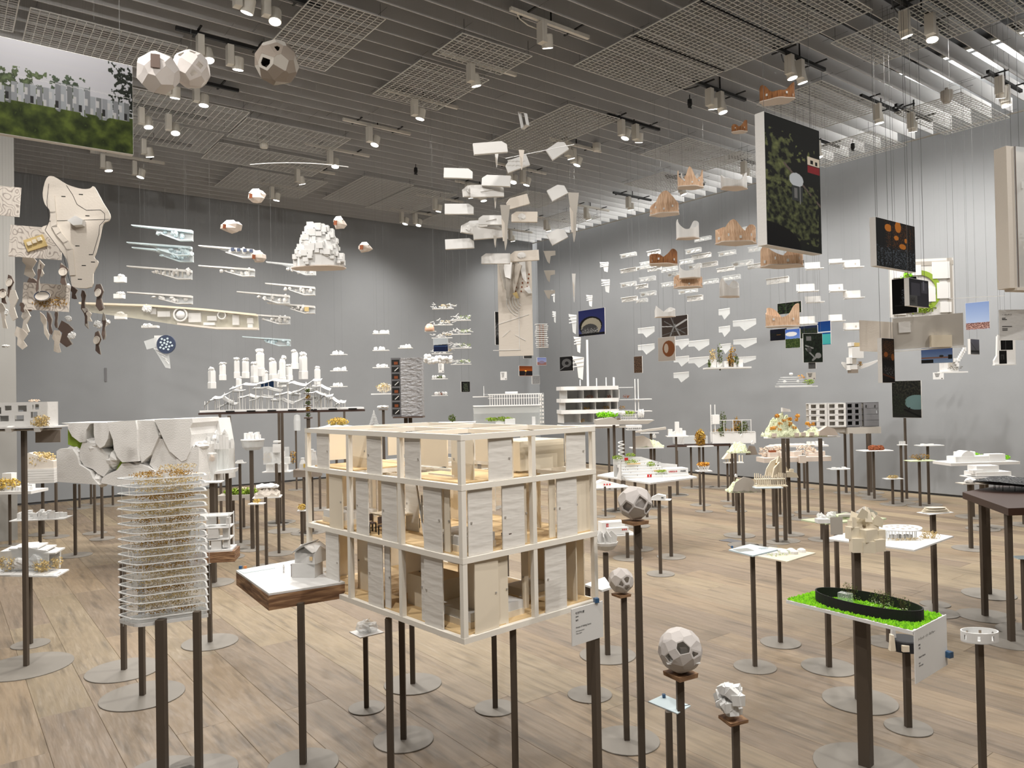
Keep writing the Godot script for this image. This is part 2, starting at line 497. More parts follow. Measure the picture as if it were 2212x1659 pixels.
# wire mesh panels hung under the louvres: [x, y of four corners in the photo]
func build_meshes():
	var quads := [
		[-190, -60, 43, 0, 27, 66, -200, 20], [69.6, 11.4, 424, 111, 340, 159, 48, 83.5],
		[250, 178, 535, 245, 487, 292, 210, 222], [540, 252, 754, 302.5, 700, 336.5, 490, 292],
		[230, 236, 480, 295, 434, 336.7, 190, 280], [481, 304, 707, 354, 676, 385, 434, 338],
		[519, 359.5, 704.6, 395, 666, 418, 449, 412.6], [714.7, 0, 835, 43, 697, 154.4, 530, 107],
		[1004.6, 68, 1145, 124, 1078, 162.5, 936, 115.5], [915, 127, 1053, 174, 942.5, 239, 804.5, 201],
		[793, 380, 891, 401, 791, 447, 700, 425], [891, 401, 982.5, 422, 881, 463, 791, 447],
		[960, 460, 1058, 480, 985, 500, 909, 475], [1237, 223, 1337, 259.5, 1147, 335, 1057, 305],
		[1142, 410, 1222, 428, 1161, 450.6, 1080, 434], [1489, 295.7, 1618, 338, 1518, 371, 1389, 331.6],
		[1438, 371, 1530, 395, 1429, 418, 1352, 396], [1595, 324, 1720, 362, 1650, 390, 1530, 352],
		[1376, 71, 1556, 157, 1425.6, 210, 1244.6, 138], [1510, 0, 1710, 93, 1556, 157, 1376, 71],
		[1680, -90, 1895, 19, 1710, 93, 1510, 0], [1945, 34, 2019, 96, 1880.5, 141, 1800, 89],
		[2130, -60, 2225, 22, 2038, 84, 1961, 25], [2330, -10, 2400, 60, 2250, 110, 2184, 59],
		[1783.5, 171, 1906, 236, 1767, 279, 1642.6, 222], [2085, 199, 2175, 255, 2045, 291, 1926, 244],
		[1880, 285, 1975, 318, 1780, 362, 1700, 335], [1230, 455, 1290, 470, 1200, 497, 1140, 482]]
	for i in quads.size():
		var q = quads[i]
		var lvl := HC - 0.06
		var p := []
		for k in 4: p.append(pl(q[2 * k], q[2 * k + 1], lvl))
		var x0: float = (p[0].x + p[3].x) / 2; var x1: float = (p[1].x + p[2].x) / 2
		var z0: float = (p[2].z + p[3].z) / 2; var z1: float = (p[0].z + p[1].z) / 2
		x1 = minf(x1, XR - 0.16)
		var o := base("wire_mesh_panel", "white welded wire mesh panel hung flat below the ceiling louvres", "mesh panel", "wire mesh panels under the ceiling")
		o.position = Vector3((x0 + x1) / 2, lvl, (z0 + z1) / 2)
		var hx := absf(x1 - x0) / 2; var hz := absf(z1 - z0) / 2
		var st := nst()
		for e in [-1.0, 1.0]:
			bar(st, Vector3(-hx, 0, e * hz), Vector3(hx, 0, e * hz), 0.009)
			bar(st, Vector3(e * hx, 0, -hz), Vector3(e * hx, 0, hz), 0.009)
		put(st, "frame", "mesh_wire", o)
		st = nst()
		var nx := maxi(2, int(round(2 * hx / 0.075))); var nz := maxi(2, int(round(2 * hz / 0.05)))
		for k in range(1, nx): bar(st, Vector3(-hx + 2 * hx * k / nx, 0.003, -hz), Vector3(-hx + 2 * hx * k / nx, 0.003, hz), 0.006)
		for k in range(1, nz): bar(st, Vector3(-hx, 0, -hz + 2 * hz * k / nz), Vector3(hx, 0, -hz + 2 * hz * k / nz), 0.006)
		put(st, "wires", "mesh_wire", o)
		for sx in [-1.0, 1.0]:
			for sz in [-1.0, 1.0]:
				st = nst()
				bar(st, Vector3(sx * hx * 0.92, 0, sz * hz * 0.92), Vector3(sx * hx * 0.92, 0.16, sz * hz * 0.92), 0.003)
				bar(st, Vector3(sx * hx * 0.92, 0.068, sz * hz * 0.92 - 0.14), Vector3(sx * hx * 0.92, 0.068, sz * hz * 0.92 + 0.14), 0.003)
				put(st, "hanger", "wire", o)

# ================================================================ lamps: tracks carrying spotlights (lens pixels), [black track, lens x, y, ...]
func build_lamps():
	var tracks := [
		[1, 533, 28, 594, 47], [1, 451, 131, 514, 151], [1, 378, 212, 440, 228], [1, 321, 275, 379, 288], [1, 324, 339], [0, 235, 369, 303, 383],
		[0, 1183, 104], [0, 1029, 186], [0, 907, 257], [0, 809, 313], [0, 724, 360], [0, 653, 398], [0, 597, 433], [0, 875, 484, 904, 487], [0, 947, 457],
		[0, 1018, 428, 1045, 434], [0, 1109, 394, 1137, 400], [0, 1108, 521], [1, 1350, 299, 1380, 308], [0, 1234, 343, 1246, 357], [1, 1540, 236, 1562, 243],
		[1, 1959, 79, 2014, 86], [1, 1712, 169, 1734, 179], [1, 1900, 266], [1, 1972, 284], [1, 2162, 211, 2175, 229], [1, 1770, 340], [1, 1612, 381], [1, 1477, 420], [1, 1363, 453], [0, 1272, 475], [0, 1185, 499]]
	for t in tracks:
		var ps := []
		for k in range(1, t.size(), 2): ps.append(pl(t[k], t[k + 1], HC - 0.27))
		add_track(ps, t[0] == 1)
	# the same rows go on over and behind the camera, outside the frame
	for q in [[2.2, -4.4, 990, 1150, 3.1], [0.2, -1.2, 900, 1180, 3.2], [-0.9, -3.4, 350, 1180, 3.4], [2.6, 0.4, 1050, 1150, 3.0], [0.4, -5.4, 250, 1000, 7.0], [4.8, -0.4, 1870, 1300, 3.2], [7.4, -0.8, 2050, 1100, 6.0], [-0.8, -8.0, 150, 950, 9.0], [1.4, 1.0, 1100, 1100, 3.2], [9.4, -1.0, 2100, 900, 9.0]]:
		var p := Vector3(q[0], HC - 0.27, q[1])
		add_track([p], false, at(q[2], q[3], q[4]))
	# slot lights over the right wall
	for k in 6:
		var z := ZB + 1.6 + k * 3.0
		var o := base("slot_light", "linear white light strip hidden in the slot above the right wall", "light", "slot lights over the right wall")
		o.position = Vector3(XR - 0.07, 6.32, z)
		bx(o, "lamp_housing", "fixture", Vector3(0, 0, 0), Vector3(0.06, 0.04, 2.8))
		var em := StandardMaterial3D.new()
		em.emission_enabled = true; em.emission = Color(1, 0.99, 0.97); em.emission_energy_multiplier = 2.0
		bx(o, "lamp_tube", em, Vector3(0, -0.03, 0), Vector3(0.03, 0.02, 2.7))
		var l := AreaLight3D.new()
		l.area_size = Vector2(0.05, 2.7); l.light_energy = SLOT; l.light_color = Color(1, 0.99, 0.97); l.shadow_enabled = true
		l.position = Vector3(0.0, -0.05, 0); l.rotation_degrees = Vector3(-90, 0, 0)
		l.area_range = 30.0
		o.add_child(l)
# small round devices between the louvres: [x, y, kind]
func build_devices():
	for q in [[570, 318, 0, "flat white smoke detector on the ceiling under the white arc"], [1289, 325, 0, "white round smoke detector beside a twin spotlight"], [898, 368, 1, "small black sensor hanging under the louvres"], [1490, 222, 1, "small black camera hanging beside the black track"], [1842, 316, 1, "small black camera near the right wall slot"], [2045, 208, 2, "grey dome camera under the louvres near the mesh panel"]]:
		var o := base("ceiling_device", q[3], "sensor")
		o.position = pl(q[0], q[1], HC - 0.10)
		var st := nst()
		match q[2]:
			0: lathe(st, [[0.0, -0.01], [0.05, -0.01], [0.06, 0.02], [0.06, 0.10], [0.0, 0.10]], 20)
			1: lathe(st, [[0.0, -0.05], [0.018, -0.05], [0.03, -0.02], [0.026, 0.04], [0.006, 0.05], [0.006, 0.10], [0.0, 0.10]], 14)
			2: lathe(st, [[0.0, -0.09], [0.04, -0.08], [0.065, -0.03], [0.07, 0.0], [0.07, 0.06], [0.02, 0.07], [0.02, 0.10], [0.0, 0.10]], 18)
		put(st, "housing", ["fixture", "track_black", "greycard"][q[2]], o)
		if q[2] == 1:
			st = nst()
			bar(st, Vector3(-0.03, -0.06, 0), Vector3(0.03, -0.06, 0), 0.012)
			put(st, "bracket", "track_black", o)
	for q in [[[1926, -14, 1928, 14, 1940, 28, 1955, 26, 1962, 8], "black cable looping below the louvres by the mesh panel"], [[1688, 118, 1692, 132, 1706, 146, 1714, 150, 1716, 132], "black cable looping over the twin spotlights by the mesh panel"], [[1440, 172, 1462, 186, 1480, 194, 1494, 190, 1500, 188], "black cable trailing from the mesh to the black track"], [[1115, 24, 1122, 40, 1140, 54, 1160, 62, 1180, 64], "pale cable trailing to the white track"]]:
		var o := base("loose_cable", q[1], "cable")
		var pts := []
		for k in range(0, q[0].size(), 2): pts.append(pl(q[0][k], q[0][k + 1], HC - 0.03))
		o.position = pts[0]
		var st := nst()
		tube(st, pts.map(func(v): return v - pts[0]), 0.007, 6)
		put(st, "cable", "fixture" if "pale" in q[1] else "track_black", o)
const SLOT := 8.0
const SPOT := 4.6
func add_track(ps: Array, black: bool, target := Vector3.INF):
	var c := Vector3.ZERO
	for p in ps: c += p
	c /= ps.size()
	var tr := base("lighting_track", "%s lighting track fixed between the ceiling louvres" % ["white", "black"][int(black)], "track", "lighting tracks, " + ["white", "black"][int(black)])
	tr.position = Vector3(c.x + 0.05, HC - 0.0165, c.z)
	for e in [-1, 1]: bx(tr, "mounting_clip", "track_black", Vector3(e * 0.3, 0.02, 0), Vector3(0.02, 0.012, 0.29))
	bx(tr, "drop_rod", "track_black", Vector3(0, 0.09, 0), Vector3(0.012, 0.18, 0.012))
	bx(tr, "rail", "track_black" if black else "fixture", Vector3.ZERO, Vector3(1.0, 0.035, 0.036))
	for p in ps:
		var o := base("spotlight", "pale grey track spotlight, lit", "spotlight", "track spotlights on the ceiling")
		o.position = p
		var aim := Vector3(rf(-0.32, 0.32), -1.0, rf(-0.32, 0.32))
		# lamps by the walls wash them
		if p.x > 8.6: aim.x = rf(0.1, 0.45)
		if p.z < ZB + 3.6: aim.z = rf(-0.22, 0.15)
		if target.is_finite(): aim = target - p
		aim = aim.normalized()
		var zax := -aim
		var xax := Vector3.RIGHT.cross(zax).normalized() if absf(zax.x) < 0.9 else Vector3.FORWARD
		var hb := Basis(xax, zax, xax.cross(zax))
		bx(o, "driver_box", "fixture", Vector3(-0.085, 0.12, 0.02), Vector3(0.062, 0.20, 0.085))
		bx(o, "adapter", "track_black" if black else "fixture", Vector3(-0.085, 0.235, 0.0), Vector3(0.03, 0.03, 0.03))
		var st := nst()
		lathe(st, [[0.0, 0.125], [0.05, 0.125], [0.054, 0.115], [0.056, 0.0], [0.049, 0.0], [0.047, 0.02], [0.0, 0.02]].duplicate(), 20)
		var hd := put(st, "lamp_head", "fixture", o)
		hd.basis = hb
		var stem := nst()
		bar(stem, Vector3(-0.085, 0.06, 0.0), Vector3(0, 0.07, 0), 0.016)
		put(stem, "arm", "fixture", o)
		var em: StandardMaterial3D
		if mats.has("lens"): em = mats["lens"]
		else:
			em = M("lens", Color(1, 1, 1))
			em.emission_enabled = true; em.emission = Color(1.0, 0.98, 0.95); em.emission_energy_multiplier = 9.0
		st = nst()
		lathe(st, [[0.0, -0.003], [0.049, -0.003], [0.049, 0.012], [0.0, 0.012]], 20)
		put(st, "lamp_lens", em, o).basis = hb
		var l := SpotLight3D.new()
		l.light_energy = SPOT * (1.45 if target.is_finite() else (0.55 if p.x > 10.2 or p.z < ZB + 3.6 else (0.82 if depth(p) < 8.5 else 0.8))); l.light_color = Color(1.0, 0.98, 0.955); l.spot_range = 30.0; l.spot_attenuation = 2.0
		l.spot_angle = 76.0; l.spot_angle_attenuation = 1.0; l.light_size = 0.045; l.shadow_enabled = true
		l.position = aim * 0.012
		l.basis = Basis.looking_at(aim, Vector3.FORWARD)
		o.add_child(l)

# ================================================================ stands
func sd(px: float, py: float) -> float: return depth(pl(px, py, 0.0))
func stand(x: float, y: float, row: float, rpx: float, what: String, w := 0.022, turn := 0.0, cap := 0.0) -> Vector3:
	var p := pl(x, y, 0.0)
	var h := height_at(p, row)
	return stand_h(p, h, rpx * depth(p) / F, what, w, turn, cap)
func stand_h(p: Vector3, h: float, r: float, what: String, w := 0.022, turn := 0.0, cap := 0.0) -> Vector3:
	var o := base("display_stand", "bronze pole stand with floor plate under " + what, "stand", "stands under " + what)
	o.position = Vector3(p.x, 0, p.z)
	var st := nst()
	lathe(st, [[0.0, 0.0], [r, 0.0], [r, 0.004], [r - 0.0015, 0.0055], [0.0, 0.0055]], 40)
	put(st, "base_plate", "disc", o)
	bx(o, "pole", "pole", Vector3(0, h / 2 + 0.0025, 0), Vector3(w, h - 0.005, w), YAW + turn)
	if cap > 0.0: bx(o, "top_plate", "pole", Vector3(0, h - 0.003, 0), Vector3(cap, 0.006, cap), YAW + turn)
	return Vector3(p.x, h, p.z)
# board lying at height h, outline in photo pixels
func board(called: String, label: String, cat: String, group: String, h: float, px: Array, th: float, mat) -> Node3D:
	var o := base(called, label, cat, group)
	var c := Vector3.ZERO
	var pts := []
	for i in range(0, px.size(), 2): pts.append(pl(px[i], px[i + 1], h)); c += pts[-1]
	c /= pts.size()
	o.position = c
	var p := PackedVector2Array()
	for q in pts: p.append(Vector2(q.x - c.x, -(q.z - c.z)))
	var st := nst()
	prism(st, p, -th, 0.0, FLATB)
	put(st, "plate", mat, o)
	return o
# upright sheet with real openings: rects [x0, y0, x1, y1]
func holed(parent: Node, called: String, mat, w: float, h: float, th: float, rects: Array, c := Vector3.ZERO, yaw := 0.0) -> MeshInstance3D:
	var xs := [0.0, w]; var ys := [0.0, h]
	for r in rects:
		xs.append(r[0]); xs.append(r[2]); ys.append(r[1]); ys.append(r[3])
	xs.sort(); ys.sort()
	var st := nst()
	for i in xs.size() - 1:
		for k in ys.size() - 1:
			var a: float = xs[i]; var b: float = xs[i + 1]; var e: float = ys[k]; var f: float = ys[k + 1]
			if b - a < 1e-4 or f - e < 1e-4: continue
			var mx := (a + b) / 2; var my := (e + f) / 2
			var cut := false
			for r in rects:
				if mx > r[0] and mx < r[2] and my > r[1] and my < r[3]: cut = true
			if not cut: box(st, Vector3(mx - w / 2, my, 0), Vector3(b - a, f - e, th))
	var o := put(st, called, mat, parent)
	o.position = c; o.rotation_degrees.y = yaw
	return o
# lettering: one mesh per line, lying in the x, y plane of its parent
func words(parent: Node, text: String, x: float, y: float, size: float, z: float, bold := false):
	var f := SystemFont.new()
	f.font_names = PackedStringArray(["Droid Sans"])
	if bold: f.font_weight = 700
	var t := TextMesh.new()
	t.text = text; t.font = f; t.font_size = 32; t.pixel_size = size / 32.0; t.depth = size * 0.02
	t.horizontal_alignment = HORIZONTAL_ALIGNMENT_LEFT
	t.vertical_alignment = VERTICAL_ALIGNMENT_BOTTOM
	var o := inst(t, "lettering", "ink", parent)
	o.position = Vector3(x, y, z)
# Japanese characters drawn as strokes on a 10 x 10 field, y up
const GLYPH := {
	"hi": [[1, 9, 5, 9, 5, 6.5, 1, 6.5, 1, 4, 5, 4, 5, 0.5, 3, 0.5], [8.5, 9.5, 8.5, 0]],
	"ki": [[2, 8, 8.5, 8.5], [1.5, 5.8, 9, 6.3], [4, 10, 7, 4], [7, 4, 3, 3, 2.5, 1, 7, 0.3]],
	"do": [[1, 9.3, 9, 9.3], [2, 7, 8.5, 7, 8.5, 4.5, 2, 4.5], [2, 7, 2, 3, 0.5, 0]],
	"no": [[5, 8, 4, 2, 2, 1.5, 1, 4, 3, 7.5, 6, 8.3, 8.8, 6, 8, 2, 5.5, 0.5]],
	"ie": [[5, 10, 5, 8.5], [1, 7, 1, 8.5, 9, 8.5, 9, 7], [2, 6.8, 8, 6.8], [5, 6.8, 1, 4], [4, 5.5, 5.5, 3, 5, 0.3, 3.5, 0.6], [4.6, 4.3, 1, 2], [5, 2.8, 1, 0.4], [5.5, 4, 9, 0.5], [8, 5.3, 6, 3.9]],
	"to": [[3.5, 9.5, 3.5, 0], [3.5, 6, 8, 3.8]],
	"i": [[8.5, 9.5, 5, 6, 1, 4], [5.5, 6.4, 5.5, 0]],
	"re": [[2.5, 9.3, 2.5, 0.8, 6, 2, 9, 5]],
	"tu": [[1.5, 5.5, 2.5, 3.5], [4.3, 6, 5.2, 4], [8.5, 5.8, 7, 2, 3.5, 0]],
	"dot": [[4.3, 4.6, 5.5, 4.6], [4.3, 5.4, 5.5, 5.4]],
	"n": [[1.5, 8, 4, 6.5], [1.5, 0.8, 5, 2, 9, 7]],
	"ne": [[4, 9.8, 5.8, 8.6], [1.5, 7.6, 8, 7.6, 5, 4.5, 1, 2.5], [5, 5, 5, 0], [5.5, 4, 8.5, 2]],
	"ti": [[8, 9.2, 2, 8.2], [1, 5.5, 9, 5.5], [5.2, 8.6, 5.2, 4, 3, 0.5]],
	"ya": [[1.8, 4.3, 8.5, 5.4, 7, 3.2], [3.6, 6.2, 5, 0]],
	"bar": [[1, 4.8, 9, 4.8]],
	"azuma": [[1, 8.5, 9, 8.5], [2, 7, 8, 7, 8, 3.5, 2, 3.5, 2, 7], [2, 5.2, 8, 5.2], [5, 10, 5, 0], [5, 3.5, 1, 0.5], [5, 3.5, 9, 0.5]],
	"kyo": [[5, 10, 5, 8.6], [1, 8.5, 9, 8.5], [2.5, 7, 7.5, 7, 7.5, 4.6, 2.5, 4.6, 2.5, 7], [5, 4.6, 5, 0.3, 4, 0.6], [3, 3.4, 1.3, 1], [7, 3.4, 8.8, 1]],
	"sen": [[8, 9.5, 3, 8.5], [1, 5.5, 9, 5.5], [5.2, 9, 5.2, 0]],
	"ha": [[1, 8.5, 9, 8.5], [3.3, 10, 3.3, 7.5], [6.7, 10, 6.7, 7.5], [1, 6, 9, 6], [3, 7, 3, 4, 8, 4], [6, 7, 6, 4.2], [5, 3.8, 5, 0], [1, 2.8, 9, 2.8], [5, 2.8, 1.5, 0.5], [5, 2.8, 8.5, 0.5]]}
func glyphs(parent: Node, keys: Array, x: float, y: float, size: float, z: float, weight := 0.1):
	var st := nst()
	for i in keys.size():
		for s in GLYPH[keys[i]]:
			for k in range(0, s.size() - 2, 2):
				var a := Vector3(x + i * size * 1.04 + s[k] * size * 0.1, y + s[k + 1] * size * 0.1, z)
				var b := Vector3(x + i * size * 1.04 + s[k + 2] * size * 0.1, y + s[k + 3] * size * 0.1, z)
				bar(st, a, b, size * weight, size * 0.02, Vector3.BACK)
	put(st, "lettering", "ink", parent)

# ================================================================ the large timber model of sliding doors
const HD := 2.75
func house_t(px: float, ang: float) -> float:      # run along a facade that shows at photo column px
	var k := (px - 1106.0) / F
	var l0 := (1003.0 - 1106.0) / F * HD
	return (l0 - k * HD) / (k * cos(ang) + sin(ang))
func make_house():
	var legs := "the timber house model with sliding doors"
	var o := base("house_model", "large cream timber house model with sliding paper doors on three storeys", "architectural model")
	o.position = at(1003, 1393, HD)
	var hb := o.position.y
	o.rotation_degrees.y = YAW + 42.6
	for g in [[845, 1690, 30], [872, 1598, 65], [892, 1478, 62], [1070, 1530, 45], [1115, 1735, 60]]:
		var p := pl(g[0], g[1], 0.0)
		stand_h(p, hb - 0.012, minf(g[2] * depth(p) / F, 0.17), legs, 0.026)
	var LV := [0.0, 0.312, 0.58, 0.764]
	var AZ := [0.0, 0.405, 0.806, 1.2]      # runs along -z (long side)
	var BX := [0.0, 0.371, 0.743]           # runs along +x (short side)
	var W := 0.743; var L := 1.2; var t := 0.021
	# frame: every post and beam is a piece
	for zi in AZ.size():
		for xi in BX.size():
			if xi == 1 and (zi == 1 or zi == 2): continue
			bx(o, "post", "frame_wood", Vector3(BX[xi] + (t / 2 if xi == 0 else (-t / 2 if xi == 2 else 0.0)), 0.382, -AZ[zi] + (-t / 2 if zi == 0 else (t / 2 if zi == 3 else 0.0))), Vector3(t, 0.764, t))
	for k in LV.size():
		var y: float = LV[k] + (t / 2 if k == 0 else -t / 2)
		for xx in [t / 2, W - t / 2]: bx(o, "beam", "frame_wood", Vector3(xx, y, -L / 2), Vector3(t + 0.002, t, L))
		for zz in [-t / 2, -L + t / 2]: bx(o, "beam", "frame_wood", Vector3(W / 2, y, zz), Vector3(W, t, t + 0.002))
		for zi in [1, 2]: bx(o, "beam", "frame_wood", Vector3(W / 2, y, -AZ[zi]), Vector3(W - 2 * t, t * 0.9, t * 0.9))
		bx(o, "beam", "frame_wood", Vector3(BX[1], y, -L / 2), Vector3(t * 0.9, t * 0.85, L - 2 * t))
	# floors
	bx(o, "ground_floor", "floor_wood", Vector3(W / 2, t + 0.002, -L / 2), Vector3(W - 2 * t, 0.006, L - 2 * t))
	bx(o, "middle_floor", "floor_wood", Vector3(W / 2, LV[1] + 0.003, -0.40), Vector3(W - 2 * t, 0.006, 0.76))
	bx(o, "middle_floor", "floor_wood", Vector3(W * 0.35, LV[1] + 0.003, -0.98), Vector3(W * 0.62, 0.006, 0.36))
	bx(o, "upper_floor", "floor_wood", Vector3(W * 0.28, LV[2] + 0.003, -0.24), Vector3(W * 0.5, 0.006, 0.42))
	bx(o, "upper_floor", "floor_wood", Vector3(W * 0.30, LV[2] + 0.003, -0.98), Vector3(W * 0.52, 0.006, 0.36))
	bx(o, "sub_board", "ply", Vector3(W * 0.55, -0.009, -0.14), Vector3(0.30, 0.016, 0.16))
	# doors: [storey, column from, to, inset, paper]
	var doorsA := [[2, 685, 711, 0, 1], [2, 794, 824.5, 0, 1], [2, 875, 910, 0, 1], [2, 713, 751, 0.10, 0], [2, 773, 788, 0.06, 0], [2, 938, 984, 0.09, 0],
		[1, 711, 738, 0, 0], [1, 768, 795, 0, 1], [1, 824.5, 856.5, 0, 1], [1, 915, 953.5, 0, 1], [1, 953.5, 966, 0.012, 0], [1, 690, 710, 0.15, 0], [1, 800, 826, 0.18, 1], [1, 886, 912, 0.10, 0],
		[0, 701, 729, 0, 1], [0, 792, 823, 0, 1], [0, 823, 834.5, 0.012, 1], [0, 902, 914, 0.012, 1], [0, 914, 953.5, 0, 1], [0, 728, 752, 0.10, 0], [0, 953, 990, 0.12, 0], [0, 834, 852, 0.16, 0]]
	for dr in doorsA: door(o, dr, 42.6, false, LV, t)
	var doorsB := [[2, 1067, 1116, 0, 1], [2, 1116, 1124, 0.012, 0], [2, 1233, 1276, 0, 1], [2, 1050, 1064, 0.08, 0],
		[1, 1020, 1072, 0, 1], [1, 1094, 1141, 0, 1], [1, 1141, 1150, 0.012, 0], [1, 1199, 1212, 0.012, 0], [1, 1212, 1254.5, 0, 1], [1, 1254.5, 1286, 0.012, 0],
		[0, 1031, 1083, 0, 0], [0, 1083, 1107, 0.012, 0], [0, 1184, 1228.5, 0, 1], [0, 1170, 1184, 0.10, 0]]
	for dr in doorsB: door(o, dr, -47.4, true, LV, t)
	# cross panels inside
	for cp in [[0.64, 0, -0.16, 0.26], [0.50, 0, -0.55, 0.22], [0.22, 0, -0.62, 0.2], [0.5, 1, -0.60, 0.25], [0.2, 1, -0.78, 0.18], [0.60, 1, -0.30, 0.2], [0.34, 2, -0.62, 0.2], [0.62, 2, -0.55, 0.22]]:
		var hh: float = LV[cp[1] + 1] - LV[cp[1]] - t
		bx(o, "inner_panel", "pine", Vector3(cp[0], LV[cp[1]] + hh / 2 + (t if cp[1] == 0 else 0.006), cp[2]), Vector3(0.006, hh - 0.008, cp[3]))
	# far facades: doors of the hidden sides seen through the openings
	for k in 3:
		for j in 4:
			var hh: float = LV[k + 1] - LV[k] - 2 * t
			bx(o, "door", "crinkle" if (k + j) % 2 else "pine", Vector3(W - t / 2, LV[k] + t + hh / 2, -0.12 - j * 0.29), Vector3(0.006, hh, 0.10))
		for j in 2:
			var hh: float = LV[k + 1] - LV[k] - 2 * t
			bx(o, "door", "pine", Vector3(0.16 + j * 0.36, LV[k] + t + hh / 2, -L + t / 2), Vector3(0.11, hh, 0.006))
	# raised white room on the top floor, right side
	bx(o, "box_room", "cream", Vector3(0.50, 0.655, -0.18), Vector3(0.26, 0.12, 0.20))
	bx(o, "box_room", "pine", Vector3(0.42, 0.50, -0.10), Vector3(0.006, 0.30, 0.05))
	bx(o, "box_room", "pine", Vector3(0.48, 0.47, -0.16), Vector3(0.12, 0.24, 0.006))
	# furniture
	for b in [[0.22, 0.0, -0.17, 0.28, 0.22], [0.13, 0.312, -0.17, 0.17, 0.22], [0.14, 0.312, -1.03, 0.18, 0.2], [0.56, 0.0, -0.24, 0.2, 0.12]]:
		var y: float = b[1] + (t + 0.005 if b[1] == 0.0 else 0.006)
		var bed := bx(o, "bed", "pine", Vector3(b[0], y + 0.012, b[2]), Vector3(b[3], 0.024, b[4]))
		bx(bed, "mattress", "white", Vector3(0, 0.028, 0), Vector3(b[3] - 0.006, 0.034, b[4] - 0.006))
	bx(o, "cabinet", "pine", Vector3(0.20, 0.09, -0.42), Vector3(0.16, 0.13, 0.22))
	var tb := nst()
	lathe(tb, [[0.0, 0.0], [0.03, 0.0], [0.036, 0.012], [0.0, 0.012]], 12)
	put(tb, "basin", "greycard", o).position = Vector3(0.14, 0.156, -0.40)
	for q in [[0.14, 0.318, -0.66]]:
		var tbl := bx(o, "table", "pine", Vector3(q[0], q[1] + 0.075, q[2]), Vector3(0.14, 0.006, 0.16))
		for sx in [-1, 1]:
			for sz in [-1, 1]: bx(tbl, "leg", "pine", Vector3(sx * 0.062, -0.038, sz * 0.072), Vector3(0.007, 0.072, 0.007))
		bx(tbl, "book", "white", Vector3(0.0, 0.006, 0.0), Vector3(0.05, 0.006, 0.04))
	for q in [[0.05, 0.318, -0.60], [0.05, 0.318, -0.70], [0.24, 0.318, -0.64]]:
		var ch := bx(o, "chair_seat", "kraft", Vector3(q[0], q[1] + 0.04, q[2]), Vector3(0.035, 0.005, 0.035))
		for sx in [-1, 1]:
			for sz in [-1, 1]: bx(ch, "leg", "black", Vector3(sx * 0.015, -0.02, sz * 0.015), Vector3(0.004, 0.04, 0.004))
		bx(ch, "back", "kraft", Vector3(0, 0.022, -0.016), Vector3(0.035, 0.03, 0.004))
	# ladder, railing and coat rail
	for k in 7: bx(o, "stair_rung", "frame_wood", Vector3(0.30, 0.33 + k * 0.035, -0.93), Vector3(0.08, 0.005, 0.006))
	for k in 2: bx(o, "bed_rail", "frame_wood", Vector3(0.06 + 0.0, LV[2] + 0.02 + k * 0.02, -0.20 - 0.02 * k), Vector3(0.006, 0.006, 0.16))
	var rail := nst()
	bar(rail, Vector3(0.05, 0.33, -0.30), Vector3(0.10, 0.57, -0.43), 0.007)
	put(rail, "coat_rail", "white", o)
	poly(o, "shirt", "white", [-0.03, 0, 0.03, 0, 0.036, 0.07, 0.012, 0.095, -0.012, 0.095, -0.036, 0.07], -0.004, 0.004, Vector3(0.08, 0.41, -0.36), Vector3(0, 55, 0))
	var pot := nst()
	lathe(pot, [[0.0, 0.0], [0.017, 0.0], [0.022, 0.04], [0.0, 0.04]], 10)
	put(pot, "plant_pot", "kraft", o).position = Vector3(0.245, 0.33, -0.03)
	# title card clipped in front
	var s := base("title_card", "white title card lettered House of Sliding Doors, clipped with a blue cube", "sign")
	s.position = at(1269, 1346, 2.66)
	s.rotation_degrees = Vector3(0, YAW + 40.0, 0.0)
	var cw := 0.156; var chh := 0.128
	bx(s, "card", "white", Vector3.ZERO, Vector3(cw, chh, 0.004))
	var z := 0.0025
	glyphs(s, ["hi", "ki", "do", "no", "ie"], -0.060, 0.042, 0.0085, z)
	words(s, "2014", -0.060, 0.030, 0.0062, z, true)
	glyphs(s, ["azuma", "kyo"], -0.060, 0.018, 0.0065, z)
	words(s, "House of Sliding Doors", -0.060, -0.008, 0.0075, z)
	words(s, "2014 (renovation)", -0.060, -0.020, 0.0052, z)
	words(s, "Tokyo, Japan", -0.060, -0.028, 0.0052, z)
	cube(s.position + s.basis * Vector3(cw * 0.30, chh / 2 + 0.0075, 0), 0.016, "blue_glass", "dark blue glass cube on top of the House of Sliding Doors card", 20)
	var p := s.position + s.basis * Vector3(cw * 0.32, 0, -0.0135)
	stand_h(p, s.position.y, 0.15, "the House of Sliding Doors title card", 0.024, 40)
func cube(p: Vector3, s: float, mat: String, label: String, yaw := 0.0):
	var o := base("glass_cube", label, "cube")
	o.position = p
	o.rotation_degrees.y = YAW + yaw
	bx(o, "block", mat, Vector3.ZERO, Vector3.ONE * s)
	bx(o, "core", "aqua" if mat == "blue_glass" else "orange", Vector3.ZERO, Vector3.ONE * s * 0.45)
